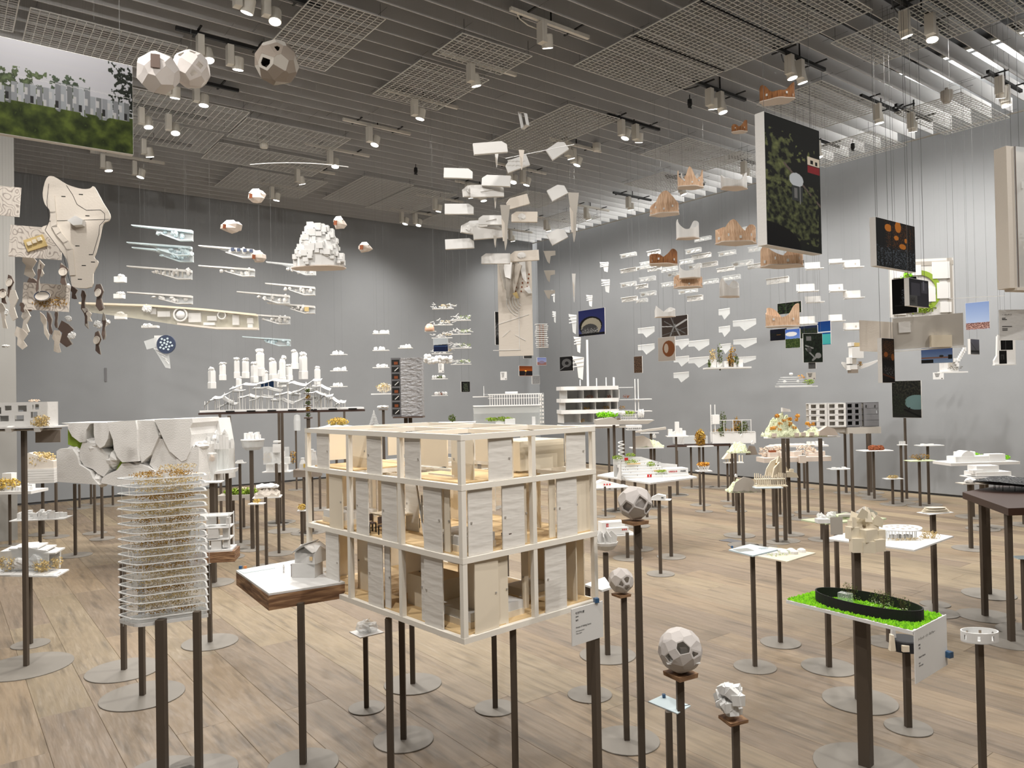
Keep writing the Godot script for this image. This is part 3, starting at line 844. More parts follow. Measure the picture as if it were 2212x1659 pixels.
func door(o: Node3D, dr: Array, ang: float, short_side: bool, LV: Array, t: float):
	var a := deg_to_rad(ang)
	var t0 := house_t(dr[1], a); var t1 := house_t(dr[2], a)
	var y0: float = LV[dr[0]] + (t if dr[0] == 0 else 0.0); var y1: float = LV[dr[0] + 1] - t
	var ins: float = 0.012 + dr[3]
	var m := (t0 + t1) / 2; var w := absf(t1 - t0)
	var mat := "crinkle" if dr[4] == 1 else "pine"
	var c := Vector3(ins, (y0 + y1) / 2, -m) if not short_side else Vector3(m, (y0 + y1) / 2, -ins)
	var s := Vector3(0.005, y1 - y0 - 0.002, w) if not short_side else Vector3(w, y1 - y0 - 0.002, 0.005)
	var d := bx(o, "door", mat, c, s, rf(-2, 2))
	var k := nst()
	var side := 1.0 if int(dr[1]) % 2 == 1 else -1.0
	box(k, Vector3.ZERO, Vector3(0.0035, 0.007, 0.007) if not short_side else Vector3(0.007, 0.007, 0.0035))
	var kn := put(k, "pull", "greycard", d)
	kn.position = Vector3(-0.0035, 0, (w * 0.38) * side) if not short_side else Vector3(w * 0.38 * side, 0, 0.0035)

# ================================================================ models on stands, left half
func blocks(o: Node, mat, w: float, d: float, n: int, h0: float, h1: float, s0: float, s1: float, c := Vector3.ZERO, called := "block", top := ""):
	for i in n:
		var h := rf(h0, h1); var a := rf(s0, s1); var b := rf(s0, s1)
		var p := c + Vector3(rf(-0.5, 0.5) * (w - a), h / 2, rf(-0.5, 0.5) * (d - b))
		var q := bx(o, called, mat, p, Vector3(a, h, b), rf(-12, 12))
		if top != "" and i % 2 == 0: bx(q, "roof", top, Vector3(0, h / 2 + 0.6, 0), Vector3(a * 0.8, 1.2, b * 0.8))
func facet_ball(o: Node3D, r: float, n: int, seed_: int, mat: String, jitter := 0.12, holes := {}, skip := [], c := Vector3.ZERO, mat2 := "", squash := 1.0):
	var fs := shell_faces(n, seed_, jitter)
	var cut := {}
	for hv in holes:          # openings are given by the way they face
		var best := 0
		for i in fs.size():
			if fs[i][0].dot((hv as Vector3).normalized()) > fs[best][0].dot((hv as Vector3).normalized()): best = i
		cut[best] = holes[hv]
	for i in fs.size():
		if i in skip: continue
		var loop := []
		for v in fs[i][1]: loop.append(c + Vector3(v.x, v.y * squash, v.z) * r)
		var st := nst()
		panel(st, loop, c, r * 0.035, cut.get(i, 0.0), 0.99)
		put(st, "facet_panel", mat if (mat2 == "" or i % 3 != 0) else mat2, o)
func gable(o: Node, called: String, mat, w: float, h: float, rise: float, d: float, c: Vector3, yaw := 0.0) -> MeshInstance3D:
	return poly(o, called, mat, [-w / 2, 0, w / 2, 0, w / 2, h, 0, h + rise, -w / 2, h], -d / 2, d / 2, c, Vector3(0, yaw, 0))
func rock(o: Node, called: String, mat, c: Vector3, r: Vector3, seed_: int, rough := 0.5) -> MeshInstance3D:
	var st := nst()
	blob(st, c, r, rough, seed_, 12, 8)
	return put(st, called, mat, o)
func make_left():
	var d: float
	var o: Node3D
	# --- windowed shelf house on the tall pole
	stand(57, 1440, 928, 90, "the white windowed house shelf", 0.024, 0, 0.12)
	d = sd(57, 1440)
	o = T("window_house_model", "white flat house model with square windows on a tall bronze pole", "architectural model", "", 40, 926, d, 4)
	bx(o, "tray", "paper", Vector3(0, 3, 0), Vector3(170, 3, 78))
	bx(o, "under_tray", "greycard", Vector3(-2, -2.5, -4), Vector3(150, 3, 60))
	for k in 3: bx(o, "bracket", "paper", Vector3(-58 + k * 58, 0.5, 30), Vector3(12, 10, 16), 0, 18)
	var wins := [[12, 28, 28, 42], [35, 35, 49, 45], [62, 32, 80, 45], [25, 12, 43, 24], [55, 12, 74, 24], [92, 36, 94, 46], [97, 36, 105, 47], [88, 18, 102, 31]]
	holed(o, "front_wall", "paper", 122, 50, 2, wins, Vector3(12, 5, 24))
	holed(o, "back_wall", "paper", 122, 50, 2, [[20, 15, 50, 35], [70, 12, 100, 40]], Vector3(12, 5, -18))
	for k in 2: bx(o, "side_wall", "paper", Vector3(-48 + k * 120, 30, 3), Vector3(2, 50, 42))
	bx(o, "roof", "paper", Vector3(12, 56, 3), Vector3(122, 2, 44))
	tuft(o, "dried_shrub", "straw", Vector3(64, 16, 34), Vector3(22, 14, 10), 260, 3.2, 14, "straw")
	tuft(o, "roof_shrub", "peach", Vector3(36, 60, 6), Vector3(12, 3, 8), 60, 3)
	bx(o, "hanging_card", "taupe", Vector3(58, -18, -6), Vector3(52, 27, 2))
	# --- shattered white house on a low stand
	stand(66, 1392, 1240, 37, "the white split house with paving slabs", 0.022)
	d = sd(66, 1392)
	o = T("split_house_model", "white split house model with pale shrubs above a row of paving slabs", "architectural model", "", 70, 1240, d, -6)
	poly(o, "tray", "white", [-110, -30, 84, -36, 66, 26, -110, 30], 0, 3, Vector3(0, 2, 0), Vector3(-90, 0, 0))
	for k in 7: bx(o, "paving_slab", "paper", Vector3(-86 + k * 25, 6, 26 - k * 0.8), Vector3(24, 3, 18), rf(-8, 8), 10)
	poly(o, "wall_piece", "frost", [-66, 8, 46, 8, 48, 52, 0, 60, -64, 50], -2, 2, Vector3(0, 0, 12))
	poly(o, "wall_piece", "paper", [-66, 8, 46, 8, 48, 50, 0, 62, -64, 50], -2, 2, Vector3(0, 0, -24))
	for k in 6: poly(o, "roof_slab", "paper", [-13, -18, 13, -16, 11, 18, -12, 16], -1.5, 1.5, Vector3(-52 + k * 20, 52 + 9 * sin(k * 0.7), -6), Vector3(-82, rf(-10, 10), rf(-8, 8)))
	rock(o, "boulder", "paper", Vector3(-14, 26, 14), Vector3(20, 12, 10), 4)
	rock(o, "boulder", "frost", Vector3(20, 30, 14), Vector3(16, 14, 8), 5)
	rock(o, "boulder", "frost", Vector3(-44, 22, 14), Vector3(16, 13, 9), 9)
	tuft(o, "pale_shrub", "straw", Vector3(-46, 26, 18), Vector3(26, 16, 10), 200, 3.5, 10, "straw")
	tuft(o, "pale_shrub", "straw", Vector3(36, 22, 18), Vector3(22, 14, 10), 200, 3.5, 10, "straw")
	tuft(o, "pale_shrub", "straw", Vector3(58, 26, 0), Vector3(14, 14, 10), 90, 3.5, 10, "straw")
	# --- hillside town with yellow brush, by the partition
	stand(22, 1178, 1066, 22, "the hillside town with yellow brush", 0.022)
	d = sd(22, 1178)
	o = T("hillside_town_model", "white hillside town model with yellow brush beside the partition wall", "architectural model", "", 40, 1064, d, 0)
	bx(o, "tray", "paper", Vector3(-10, 3, 0), Vector3(112, 6, 60))
	blocks(o, "white", 100, 50, 30, 4, 14, 5, 13, Vector3(-10, 6, 0))
	bx(o, "block", "white", Vector3(-26, 26, -10), Vector3(20, 32, 18))
	tuft(o, "yellow_brush", "yellow", Vector3(-18, 20, 8), Vector3(28, 14, 18), 420, 4, 8, "yellow")
	# --- white city on a thin board
	stand(87, 1207, 1124, 24, "the small white city board", 0.022)
	d = sd(87, 1207)
	o = T("city_model", "white block city model on a thin white board near the partition", "architectural model", "", 90, 1118, d, 10)
	bx(o, "tray", "white", Vector3(0, -2, 0), Vector3(108, 2, 46))
	blocks(o, "white", 96, 38, 44, 4, 17, 4, 12, Vector3(0, -1, 0))
	# --- big broken plaster block
	for q in [[122, 1160, 1043, 25], [163, 1200, 1045, 33], [172, 1098, 1046, 24], [197, 1090, 1046, 22], [205, 1152, 1047, 24], [221, 1164, 1048, 25], [244, 1092, 1050, 24]]:
		stand(q[0], q[1], q[2], q[3], "the broken white plaster block", 0.024)
	d = 7.4
	o = T("broken_block_model", "big white plaster block model cracked into boulders with green moss inside", "architectural model", "", 281, 1048, d, -7)
	var zp := func(a: Array) -> Array:
		var out := []
		for i in range(0, a.size(), 2): out.append(a[i] / 4.739 - 281.0); out.append(1048.0 - (780.0 + a[i + 1] / 4.739))
		return out
	for q in [["upper_rock", -100, 8, [600, 622, 670, 640, 680, 690, 720, 760, 810, 825, 860, 820, 880, 700, 920, 640, 985, 624]],
		["upper_rock", -100, 14, [985, 624, 1130, 622, 1160, 680, 1140, 790, 1100, 860, 1050, 885, 1000, 830, 985, 740]],
		["upper_rock", -110, 16, [1140, 620, 1450, 605, 1465, 700, 1465, 900, 1480, 1020, 1300, 1030, 1250, 980, 1210, 900, 1200, 800, 1160, 700]],
		["upper_rock", -110, 10, [1455, 606, 1630, 610, 1680, 780, 1630, 880, 1590, 960, 1490, 1040, 1465, 900]],
		["upper_rock", -120, 12, [1640, 602, 2050, 595, 2054, 640, 2025, 690, 2040, 760, 2020, 930, 1980, 1010, 1930, 1030, 1860, 970, 1800, 920, 1750, 830, 1690, 700]],
		["lower_rock", -120, 12, [560, 910, 600, 885, 740, 890, 790, 960, 810, 1050, 880, 1090, 930, 1120, 960, 1190, 1030, 1258, 565, 1226]],
		["lower_rock", -90, 6, [830, 825, 990, 835, 1040, 890, 1110, 960, 1120, 1110, 1060, 1180, 1000, 1150, 940, 1100, 850, 1070, 800, 1000, 800, 900]],
		["lower_rock", -110, 10, [1040, 1240, 1060, 1190, 1120, 1150, 1220, 1110, 1280, 1040, 1350, 1035, 1420, 1070, 1480, 1050, 1560, 1080, 1640, 1130, 1860, 1070, 1870, 1000, 1960, 1020, 2030, 900, 2110, 870, 2112, 1290, 1240, 1280]],
		["lower_rock", -80, 4, [1620, 880, 1640, 790, 1700, 800, 1750, 840, 1800, 930, 1860, 980, 1870, 1090, 1640, 1140, 1560, 1060]]]:
		poly(o, q[0], "plaster", zp.call(q[3]), q[1] + 20, q[2], Vector3.ZERO)
	poly(o, "back_slab", "plaster", zp.call([600, 640, 2050, 610, 2100, 900, 2108, 1270, 570, 1215, 565, 900]), -150, -96)
	poly(o, "moss_patch", "green", zp.call([610, 690, 690, 720, 800, 800, 830, 900, 740, 890, 610, 850]), -94, -10)
	poly(o, "moss_patch", "green", zp.call([1140, 860, 1200, 800, 1220, 900, 1290, 1020, 1240, 1110, 1160, 1130, 1230, 1000]), -94, -4)
	poly(o, "moss_patch", "green", zp.call([890, 800, 985, 760, 1000, 830, 900, 830]), -94, -10)
	for q in [[1170, 720, 8, 16, 13], [1690, 720, 12, 16, 17], [700, 960, 26, 18, 19], [920, 860, 24, 14, 23], [1150, 1010, 22, 20, 29], [1400, 1070, 24, 10, 31], [1960, 990, 22, 16, 37], [990, 1200, 10, 18, 41], [2070, 880, 14, 10, 43]]:
		var zz: Array = zp.call([q[0], q[1]])
		rock(o, "rubble", "plaster", Vector3(zz[0], zz[1], -14), Vector3(q[2], q[3], 22), q[4], 0.7)
	# --- dried grass block behind it
	o = T("grass_block_model", "beige dried grass slope model on a stacked white base behind the plaster block", "architectural model", "", 92, 1042, 9.2, 14)
	for k in 6: bx(o, "layer", "paper", Vector3(0, 2.5 + k * 5.2, 0), Vector3(58, 4.8, 44))
	poly(o, "slope", "card", [-28, 30, 28, 30, 28, 46, -20, 66, -28, 64], -20, 20)
	tuft(o, "dried_grass", "straw", Vector3(-2, 50, 2), Vector3(30, 17, 24), 900, 4, 0)
	stand_h(o.position + Vector3(0, 0, 0), o.position.y - 0.005, 0.16, "the beige dried grass slope", 0.026)
	# --- clear storey tower with golden shrubs
	d = 3.32
	o = T("storey_tower_model", "clear acrylic tower model of thin white storeys filled with golden shrubs", "architectural model", "", 356, 1336, d, 28)
	var slab := smoothed([-84, 32, -78, 8, -60, -24, -40, -34, 16, -34, 78, -34, 83, -20, 83, 32, 56, 46, -36, 46], 4)
	poly(o, "base_slab", "white", slab, 0, 7, Vector3(0, -2, 0), Vector3(-90, 0, 0))
	for k in 19:
		var y := 14 + k * 16.2
		var st := nst()
		var pp := []
		for i in range(0, slab.size(), 2): pp.append(Vector3(slab[i], y, -slab[i + 1]))
		for i in pp.size():
			bar(st, pp[i], pp[(i + 1) % pp.size()], 4.2, 1.7)
		put(st, "floor_rim", "white", o)
		poly(o, "floor_plate", "acrylic", slab, -0.3, 0.3, Vector3(0, y, 0), Vector3(-90, 0, 0))
		st = nst()
		for i in 5:
			box(st, Vector3(rf(-70, 78), y + 8, rf(-28, 30)), Vector3(0.9, 16, 0.9))
		for i in 6:
			var a := Vector3(rf(-76, 80), y + 1, rf(-26, 28))
			bar(st, a, a + Vector3(rf(-30, 30), 0, rf(-10, 10)), 1.4, 0.8)
		put(st, "columns_and_rails", "frame_wood", o).set_meta("kind", "stuff")
		if k % 2 == 0: bx(o, "core_box", "frost", Vector3(rf(-60, 60), y + 5, rf(-10, 24)), Vector3(9, 9, 9), rf(0, 90))
		tuft(o, "golden_shrub", "straw" if k % 3 else "ochre", Vector3(rf(-6, 16), y + 8, rf(-4, 6)), Vector3(rf(64, 78), 7.8, 28), 640, 2.7, 14, "straw")
	tuft(o, "roof_shrub", "straw", Vector3(30, 326, 0), Vector3(46, 7, 26), 200, 2.6, 8, "straw")
	for q in [[-80, 30], [88, 30], [-60, -22]]:
		bx(o, "edge_post", "acrylic", Vector3(q[0], 160, q[1]), Vector3(1.6, 312, 1.6))
	for q in [[268, 1448, 76], [308, 1503, 85]]:
		var p := pl(q[0], q[1], 0.0)
		stand_h(p, o.position.y - 0.008, q[2] * depth(p) / F, "the clear storey tower", 0.026)
	var p1 := pl(352, 1672, 0.0)
	stand_h(p1, at(352, 1339, depth(p1)).y, 0.16, "the clear storey tower", 0.036)
	p1 = pl(430, 1668, 0.0)
	stand_h(p1, at(430, 1322, depth(p1)).y, 0.16, "the clear storey tower", 0.027)
	# --- small frame house on ply
	stand(454, 1388, 1210, 58, "the small framed house on ply", 0.024)
	d = sd(454, 1388)
	o = T("frame_house_model", "small white framed house model on a laminated ply block", "architectural model", "", 470, 1210, d, 10)
	bx(o, "ply_block", "ply_px", Vector3(0, 12, 0), Vector3(82, 22, 62))
	bx(o, "tray", "white", Vector3(-4, 25, 0), Vector3(78, 4, 58))
	for k in 4: bx(o, "post", "white", Vector3(-36 + (k % 2) * 66, 64, -24 + (k / 2) * 48), Vector3(2, 74, 2))
	for k in 3:
		var y := 48.0 + k * 25.0
		bx(o, "floor_plate", "frost" if k == 2 else "white", Vector3(-3, y, 0), Vector3(68, 1.6, 50))
	for q in [[-22, 38, 14, 18], [2, 38, 20, 22], [20, 36, 10, 14], [-4, 62, 22, 22], [-26, 62, 10, 18], [18, 60, 12, 22], [-12, 88, 18, 20], [14, 88, 14, 20], [26, 86, 8, 14]]:
		bx(o, "room", "paper", Vector3(q[0], q[1], rf(-6, 16)), Vector3(q[2], q[3], 16))
	bx(o, "bench", "floor_wood", Vector3(-26, 31, 18), Vector3(8, 6, 8))
	# --- white gabled house on the large ply base
	stand(655, 1652, 1302, 75, "the large ply base with the white gabled house", 0.026)
	var h := 0.762
	o = board("ply_base", "thick laminated ply base with a white top carrying the gabled house", "base", "", h - 0.01, [510, 1236, 580, 1288, 745, 1262, 640, 1212], 0.062, "ply")
	var top := board("white_sheet", "white sheet covering the thick laminated ply base", "sheet", "", h, [510, 1232, 581, 1282, 745, 1257, 640, 1209], 0.009, "white")
	var card := board("caption_sheet", "thin white caption sheet lying on the ply base by the cubes", "sheet", "", h + 0.002, [514, 1231, 526, 1238, 594, 1227, 582, 1221], 0.002, "aqua")
	var q0 := pl(672, 1243, h)
	o = T("gabled_house_model", "white gabled house model set on a wider box on the ply base", "architectural model", "", 668, 1243, depth(q0), -8)
	bx(o, "lower_box", "paper", Vector3(-4, 14, 0), Vector3(52, 32, 44))
	gable(o, "upper_house", "paper", 44, 22, 14, 50, Vector3(4, 30, 0), 78)
	bx(o, "roof_plate", "paper", Vector3(-7, 64, 2), Vector3(34, 1.6, 58), 0, 0).rotation_degrees = Vector3(0, -12, 34)
	bx(o, "roof_plate", "paper", Vector3(17, 62, 2), Vector3(26, 1.6, 58), 0, 0).rotation_degrees = Vector3(0, -12, -32)
	bx(o, "window", "floor_wood", Vector3(16, 42, 27), Vector3(6, 8, 1))
	for k in 3: bx(o, "porch_post", "kraft", Vector3(-34, 12, -14 + k * 14), Vector3(1.4, 28, 1.4))
	bx(o, "porch_beam", "kraft", Vector3(-34, 26, 0), Vector3(1.4, 1.4, 34))
	o = T("scale_figure", "tiny white scale figure standing on the ply base", "figurine", "", 613, 1237, depth(pl(613, 1237, h)), 0)
	var fig := nst()
	lathe(fig, [[0.0, 8.5], [1.8, 9.5], [2.4, 13.5], [1.0, 14.6], [1.5, 16.0], [1.2, 17.6], [0.0, 18.0]], 8)
	bar(fig, Vector3(-1, 0, 0), Vector3(-0.8, 9.5, 0), 1.3)
	bar(fig, Vector3(1, 0, 0), Vector3(0.8, 9.5, 0), 1.3)
	put(fig, "body", "white", o)
	cube(pl(520, 1230, h) + Vector3(0, 0.010, 0), 0.014, "blue_glass", "blue glass cube on the corner of the ply base")
	cube(pl(530, 1229, h) + Vector3(0, 0.009, 0), 0.012, "orange_glass", "orange glass cube on the ply base beside a blue cube")
	# --- lump on a small board
	stand(792, 1530, 1372, 39, "the small lumpy white model", 0.022)
	d = sd(792, 1530)
	o = T("lump_model", "small lumpy translucent white model on a square card", "architectural model", "", 792, 1366, d, 38)
	bx(o, "card", "white", Vector3(0, 0, 0), Vector3(56, 2, 52))
	for q in [[-8, 12, 0, 16, 12], [10, 10, 4, 14, 10], [0, 16, -4, 12, 10]]: rock(o, "lump", "frost", Vector3(q[0], q[1], q[2]), Vector3(q[3], q[4], q[3]), int(q[0]) + 50, 0.6)
	tuft(o, "thin_twigs", "straw", Vector3(4, 22, 0), Vector3(18, 8, 10), 50, 1.6, 8, "straw")
	# --- vase on a board with a thick post
	o = T("vase_model", "clear tapering vase model on a small board with a thick post", "architectural model", "", 459, 1040, 6.6, 8)
	bx(o, "card", "white", Vector3(-2, -1, 0), Vector3(46, 2, 34))
	var vs := nst()
	lathe(vs, [[0.0, 1.0], [2.0, 1.0], [9.0, 44.0], [10.0, 60.0], [8.0, 62.0], [0.0, 56.0]], 16)
	put(vs, "vase", "frost", o)
	rock(o, "filling", "peach", Vector3(0, 50, 0), Vector3(6, 7, 6), 3)
	stand_h(o.position, o.position.y - 0.012, 0.17, "the clear tapering vase", 0.04)
	# --- roofscape with sagging canopies on a dark table
	o = T("roofscape_model", "white roofscape model of sagging canopies on thin columns over a long dark slab", "architectural model", "", 600, 888, 8.6, 8)
	poly(o, "dark_slab", "walnut", [-156, -30, 186, -14, 176, 40, -130, 26], 0, 4, Vector3(0, -4, 0), Vector3(-90, 0, 0))
	poly(o, "deck", "white", [-154, -28, 184, -13, 174, 38, -128, 25], 0, 4, Vector3(0, 1, 0), Vector3(-90, 0, 0))
	for k in 7: bx(o, "slot", "black", Vector3(-92 + k * 42, 2, 30 - k * 2.2), Vector3(18, 2.5, 1.5), -3)
	for q in [[-138, 22, 34, 10], [-112, 26, 40, -6], [-90, 40, 46, 5], [-60, 30, 44, 0], [-66, 54, 56, 4], [-20, 46, 60, -3], [-6, 62, 66, 2], [-30, 28, 50, 3], [20, 34, 54, 0], [34, 56, 60, -2], [56, 42, 52, 3], [10, 20, 48, -4], [60, 24, 46, 4], [84, 36, 40, -3], [100, 26, 36, 6], [92, 48, 40, -4], [118, 20, 30, -5], [132, 13, 24, 4], [-104, 14, 40, 3], [76, 60, 36, 6]]:
		var st := nst()
		var w: float = q[2]
		var z0 := rf(-14, 16)
		var n := 8
		for i in n:
			for kk in 4:
				var f := func(a: int, b: int) -> Vector3:
					var u := float(a) / n - 0.5; var v := float(b) / 4 - 0.5
					return Vector3(q[0] + u * w, q[1] + 5 + u * q[3] * 2.0 - (absf(u) - 0.5) * (absf(u) - 0.5) * -22.0 - 4.0 - v * 5.0, z0 + v * 30)
				var a0: Vector3 = f.call(i, kk); var a1: Vector3 = f.call(i + 1, kk); var a2: Vector3 = f.call(i + 1, kk + 1); var a3: Vector3 = f.call(i, kk + 1)
				quad(st, a0, a1, a2, a3)
				var dn := Vector3(0, -1.0, 0)
				quad(st, a3 + dn, a2 + dn, a1 + dn, a0 + dn)
		put(st, "canopy", "white", o)
		st = nst()
		for i in 4: box(st, Vector3(q[0] + (i - 1.5) * w * 0.3, q[1] / 2 + 2, z0 + (i % 2) * 18 - 9), Vector3(1.2, q[1], 1.2))
		put(st, "columns", "paper", o).set_meta("kind", "stuff")
	for q in [[478, 1118], [499, 1186], [606, 1128], [613, 1147], [692, 1100], [747, 1098]]:
		var p := pl(q[0], q[1], 0.0)
		stand_h(p, o.position.y - 0.03, 0.19, "the long roofscape slab", 0.03, 8)
	# --- green planted tray and crumpled hill
	stand(505, 1130, 1076, 20, "the grassy planted tray", 0.026)
	stand(527, 1140, 1076, 17, "the grassy planted tray", 0.026)
	o = T("planted_tray_model", "low grey tray model planted with a strip of green grass", "architectural model", "", 512, 1078, sd(516, 1135), 8)
	bx(o, "tray", "greycard", Vector3(8, 5, 0), Vector3(88, 11, 36))
	tuft(o, "grass", "green", Vector3(10, 16, 0), Vector3(40, 8, 15), 600, 5, 0)
	tuft(o, "pale_flowers", "peach", Vector3(20, 22, 0), Vector3(24, 3, 8), 120, 3)
	stand(576, 1224, 1074, 30, "the crumpled paper hill", 0.024)
	stand(603, 1196, 1074, 30, "the crumpled paper hill", 0.024)
	o = T("paper_hill_model", "crumpled white and taupe paper hill model on a thin board", "architectural model", "", 578, 1073, sd(590, 1210), 12)
	bx(o, "tray", "white", Vector3(0, 0, 0), Vector3(58, 2, 40))
	land(o, "crumpled_hill", "card", 50, 34, 20, 0.09, 5, Vector3(0, 1, 0), 10, 14)
	land(o, "crumpled_roof", "white", 46, 26, 10, 0.12, 8, Vector3(0, 20, -2), 8, 4)
	# --- cubes cluster house on two poles, and its backdrop cards
	stand(603, 1128, 1020, 28, "the stacked white box house", 0.03)
	o = T("box_house_model", "stacked white box house model on a small board with mustard shrubs", "architectural model", "", 601, 1017, sd(603, 1128), 0)
	bx(o, "tray", "white", Vector3(0, -1, 0), Vector3(58, 2, 36))
	for q in [[-14, 8, 6, 16, 18, 14], [0, 12, 0, 20, 24, 16], [14, 8, 8, 18, 16, 16], [18, 22, 0, 14, 14, 14], [-2, 28, 0, 18, 14, 14], [6, 36, -4, 14, 12, 12], [-10, 36, 0, 10, 10, 10], [-4, 42, 2, 12, 8, 10], [12, 14, 12, 12, 10, 8]]:
		bx(o, "box_room", "white", Vector3(q[0], q[1], q[2]), Vector3(q[3], q[4], q[5]), rf(-6, 6))
	tuft(o, "mustard_shrub", "ochre", Vector3(-28, 28, -14), Vector3(10, 12, 6), 90, 3, 5)
	tuft(o, "mustard_shrub", "ochre", Vector3(28, 28, -14), Vector3(9, 14, 6), 90, 3, 5)
	o = T("framed_card_model", "pair of pale upright cards behind the stacked white box house", "architectural model", "", 597, 1000, 9.6, 0)
	bx(o, "card", "frost", Vector3(-10, 16, 0), Vector3(36, 38, 1.5)); bx(o, "card", "frost", Vector3(22, 17, -4), Vector3(10, 34, 1.5))
	bx(o, "tower_block", "white", Vector3(3, 32, 0), Vector3(17, 18, 12)); bx(o, "tower_cap", "white", Vector3(3, 46, 0), Vector3(15, 4, 12))
	stand_h(o.position, o.position.y - 0.006, 0.15, "the pale upright cards", 0.03)
	# --- castle of turrets on clear cylinders
	o = T("turret_model", "cluster of white turrets on clear tubes above a sloped white base", "architectural model", "", 474, 1020, 7.6, 4)
	for i in 17:
		var x := -26 + (i % 9) * 6.4; var z := -8.0 + (i / 9) * 14
		var hh := rf(12, 34)
		var st := nst()
		lathe(st, [[0.0, 0.0], [3.4, 0.0], [3.4, 48.0], [0.0, 48.0]], 10, Vector3(x, 2, z))
		put(st, "clear_tube", "acrylic", o)
		bx(o, "turret", "white", Vector3(x, 50 + hh / 2, z), Vector3(6, hh, 6), rf(0, 40))
		if i % 3 == 0: gable(o, "turret_roof", "white", 8, 3, 7, 8, Vector3(x, 50 + hh, z), rf(0, 90))
	poly(o, "sloped_base", "white", [-32, 0, 34, 4, 36, 12, -32, 4], -16, 16, Vector3(0, -4, 0))
	for k in 2: stand_h(o.position + Vector3(-0.03 + k * 0.11, 0, -0.02), o.position.y - 0.02, 0.16, "the turrets on clear tubes", 0.026)
	# --- island bowl of turrets
	stand(546, 1186, 973, 33, "the clear bowl of white turrets", 0.034)
	o = T("bowl_island_model", "clear bowl model topped with small white turrets on a thick pole", "architectural model", "", 546, 973, sd(546, 1186), 0)
	var bw := nst()
	lathe(bw, [[0.0, 0.0], [14.0, 1.0], [22.0, 8.0], [24.0, 22.0], [23.0, 22.0], [20.0, 9.0], [0.0, 3.0]], 24)
	put(bw, "bowl", "frost", o)
	bw = nst()
	lathe(bw, [[0.0, 22.0], [25.0, 22.0], [25.0, 24.0], [0.0, 24.0]], 24)
	put(bw, "rim_plate", "white", o)
	for i in 14: bx(o, "turret", "white", Vector3(rf(-19, 19), 24 + 5, rf(-10, 10)), Vector3(rf(4, 8), rf(6, 22), 6))
	# --- single small things
	for q in [["flat_hill_model", "tiny white model slab beside the turrets on clear tubes", 518, 1000, 8.4, 12, 5, 1100],
		["straw_tuft_model", "small mustard tuft model on a white card by the crumpled paper hill", 555, 1088, 6.8, 16, 1, 1224],
		["straw_ball_model", "yellow dried tuft model on a thin pole beside the timber house", 652, 1103, 7.4, 9, 2, 1196]]:
		o = T(q[0], q[1], "architectural model", "", q[2], q[3], q[4], 0)
		bx(o, "card", "white", Vector3.ZERO, Vector3(q[5] * 2, 2, q[5] * 1.4))
		if q[6] == 5: blocks(o, "white", 18, 10, 5, 2, 7, 4, 7)
		elif q[6] == 1: tuft(o, "mustard_tuft", "yellow", Vector3(0, 6, 0), Vector3(9, 5, 6), 120, 2.5)
		else: tuft(o, "dried_tuft", "yellow", Vector3(0, 8, 0), Vector3(9, 8, 8), 180, 2.5)
		stand_h(o.position, o.position.y - 0.004, 0.15, ["the tiny white slab", "the small mustard tuft", "the yellow dried tuft"][0 if q[6] == 5 else q[6]], 0.024)
	# --- bottle houses on a plinth, left of the timber house
	o = T("bottle_house_model", "white bottle shaped house model on a taupe plinth behind the timber house", "architectural model", "", 662, 1017, 9.0, 0)
	poly(o, "plinth", "taupe", [-24, -12, 30, -12, 30, 0, -24, 4], -16, 16)
	for q in [[-8, 14, 26], [12, 18, 44], [18, 12, 40]]:
		var st := nst()
		lathe(st, [[0.0, 0.0], [q[1] * 0.55, 0.0], [q[1] * 0.5, q[2] * 0.5], [q[1] * 0.28, q[2] * 0.85], [q[1] * 0.3, q[2]], [0.0, q[2] * 1.02]], 10, Vector3(q[0], 2, 0))
		put(st, "bottle_house", "white", o)
	bx(o, "window", "yellow", Vector3(-1, 12, 9), Vector3(6, 8, 1))
	for k in 2: stand_h(o.position + Vector3(0.05 - k * 0.1, 0, 0.04), o.position.y - 0.07, 0.16, "the bottle shaped house", 0.026)
	o = T("capsule_model", "white rounded capsule tower model on a thin pole behind the roofscape legs", "architectural model", "", 642, 930, sd(641, 1058), 0)
	var cp := nst()
	lathe(cp, [[0.0, 0.0], [7.0, 0.0], [7.5, 22.0], [6.0, 33.0], [0.0, 35.0]], 12)
	put(cp, "capsule", "frost", o)
	stand(641, 1058, 930, 18, "the rounded capsule tower", 0.026)
	# --- potted plant column
	o = T("plant_column_model", "slim column model of five stacked planted trays", "architectural model", "", 666, 902, 7.0, 0)
	for k in 5:
		bx(o, "tray", "kraft", Vector3(0, k * 13.0, 0), Vector3(15, 1.6, 13))
		tuft(o, "small_shrub", "ochre" if k % 2 else "leaf", Vector3(0, k * 13.0 + 6, 0), Vector3(6, 5, 5), 90, 2.4, 5)
		if k < 4: bx(o, "rod", "acrylic", Vector3(6, k * 13.0 + 6.5, 5), Vector3(1, 12, 1))
	bx(o, "foot", "kraft", Vector3(0, -1.5, 0), Vector3(15, 1.5, 13))
	stand_h(o.position, o.position.y - 0.01, 0.15, "the slim column of planted trays", 0.028)
	# --- yellow brush hill, ring pyramid and silver tower behind the timber house
	o = T("brush_hill_model", "bright yellow brush hill model behind the timber house roof", "architectural model", "", 726, 924, 9.4, 0)
	land(o, "ice_ground", "aqua", 66, 40, 7, 0.05, 3, Vector3.ZERO, 10, 6)
	tuft(o, "yellow_brush", "yellow", Vector3(4, 13, 0), Vector3(24, 9, 14), 500, 3.5)
	stand_h(o.position, o.position.y - 0.003, 0.16, "the bright yellow brush hill", 0.026)
	o = T("ring_pyramid_model", "white stepped ring pyramid model beside the silver tower", "architectural model", "", 808, 922, 8.6, 0)
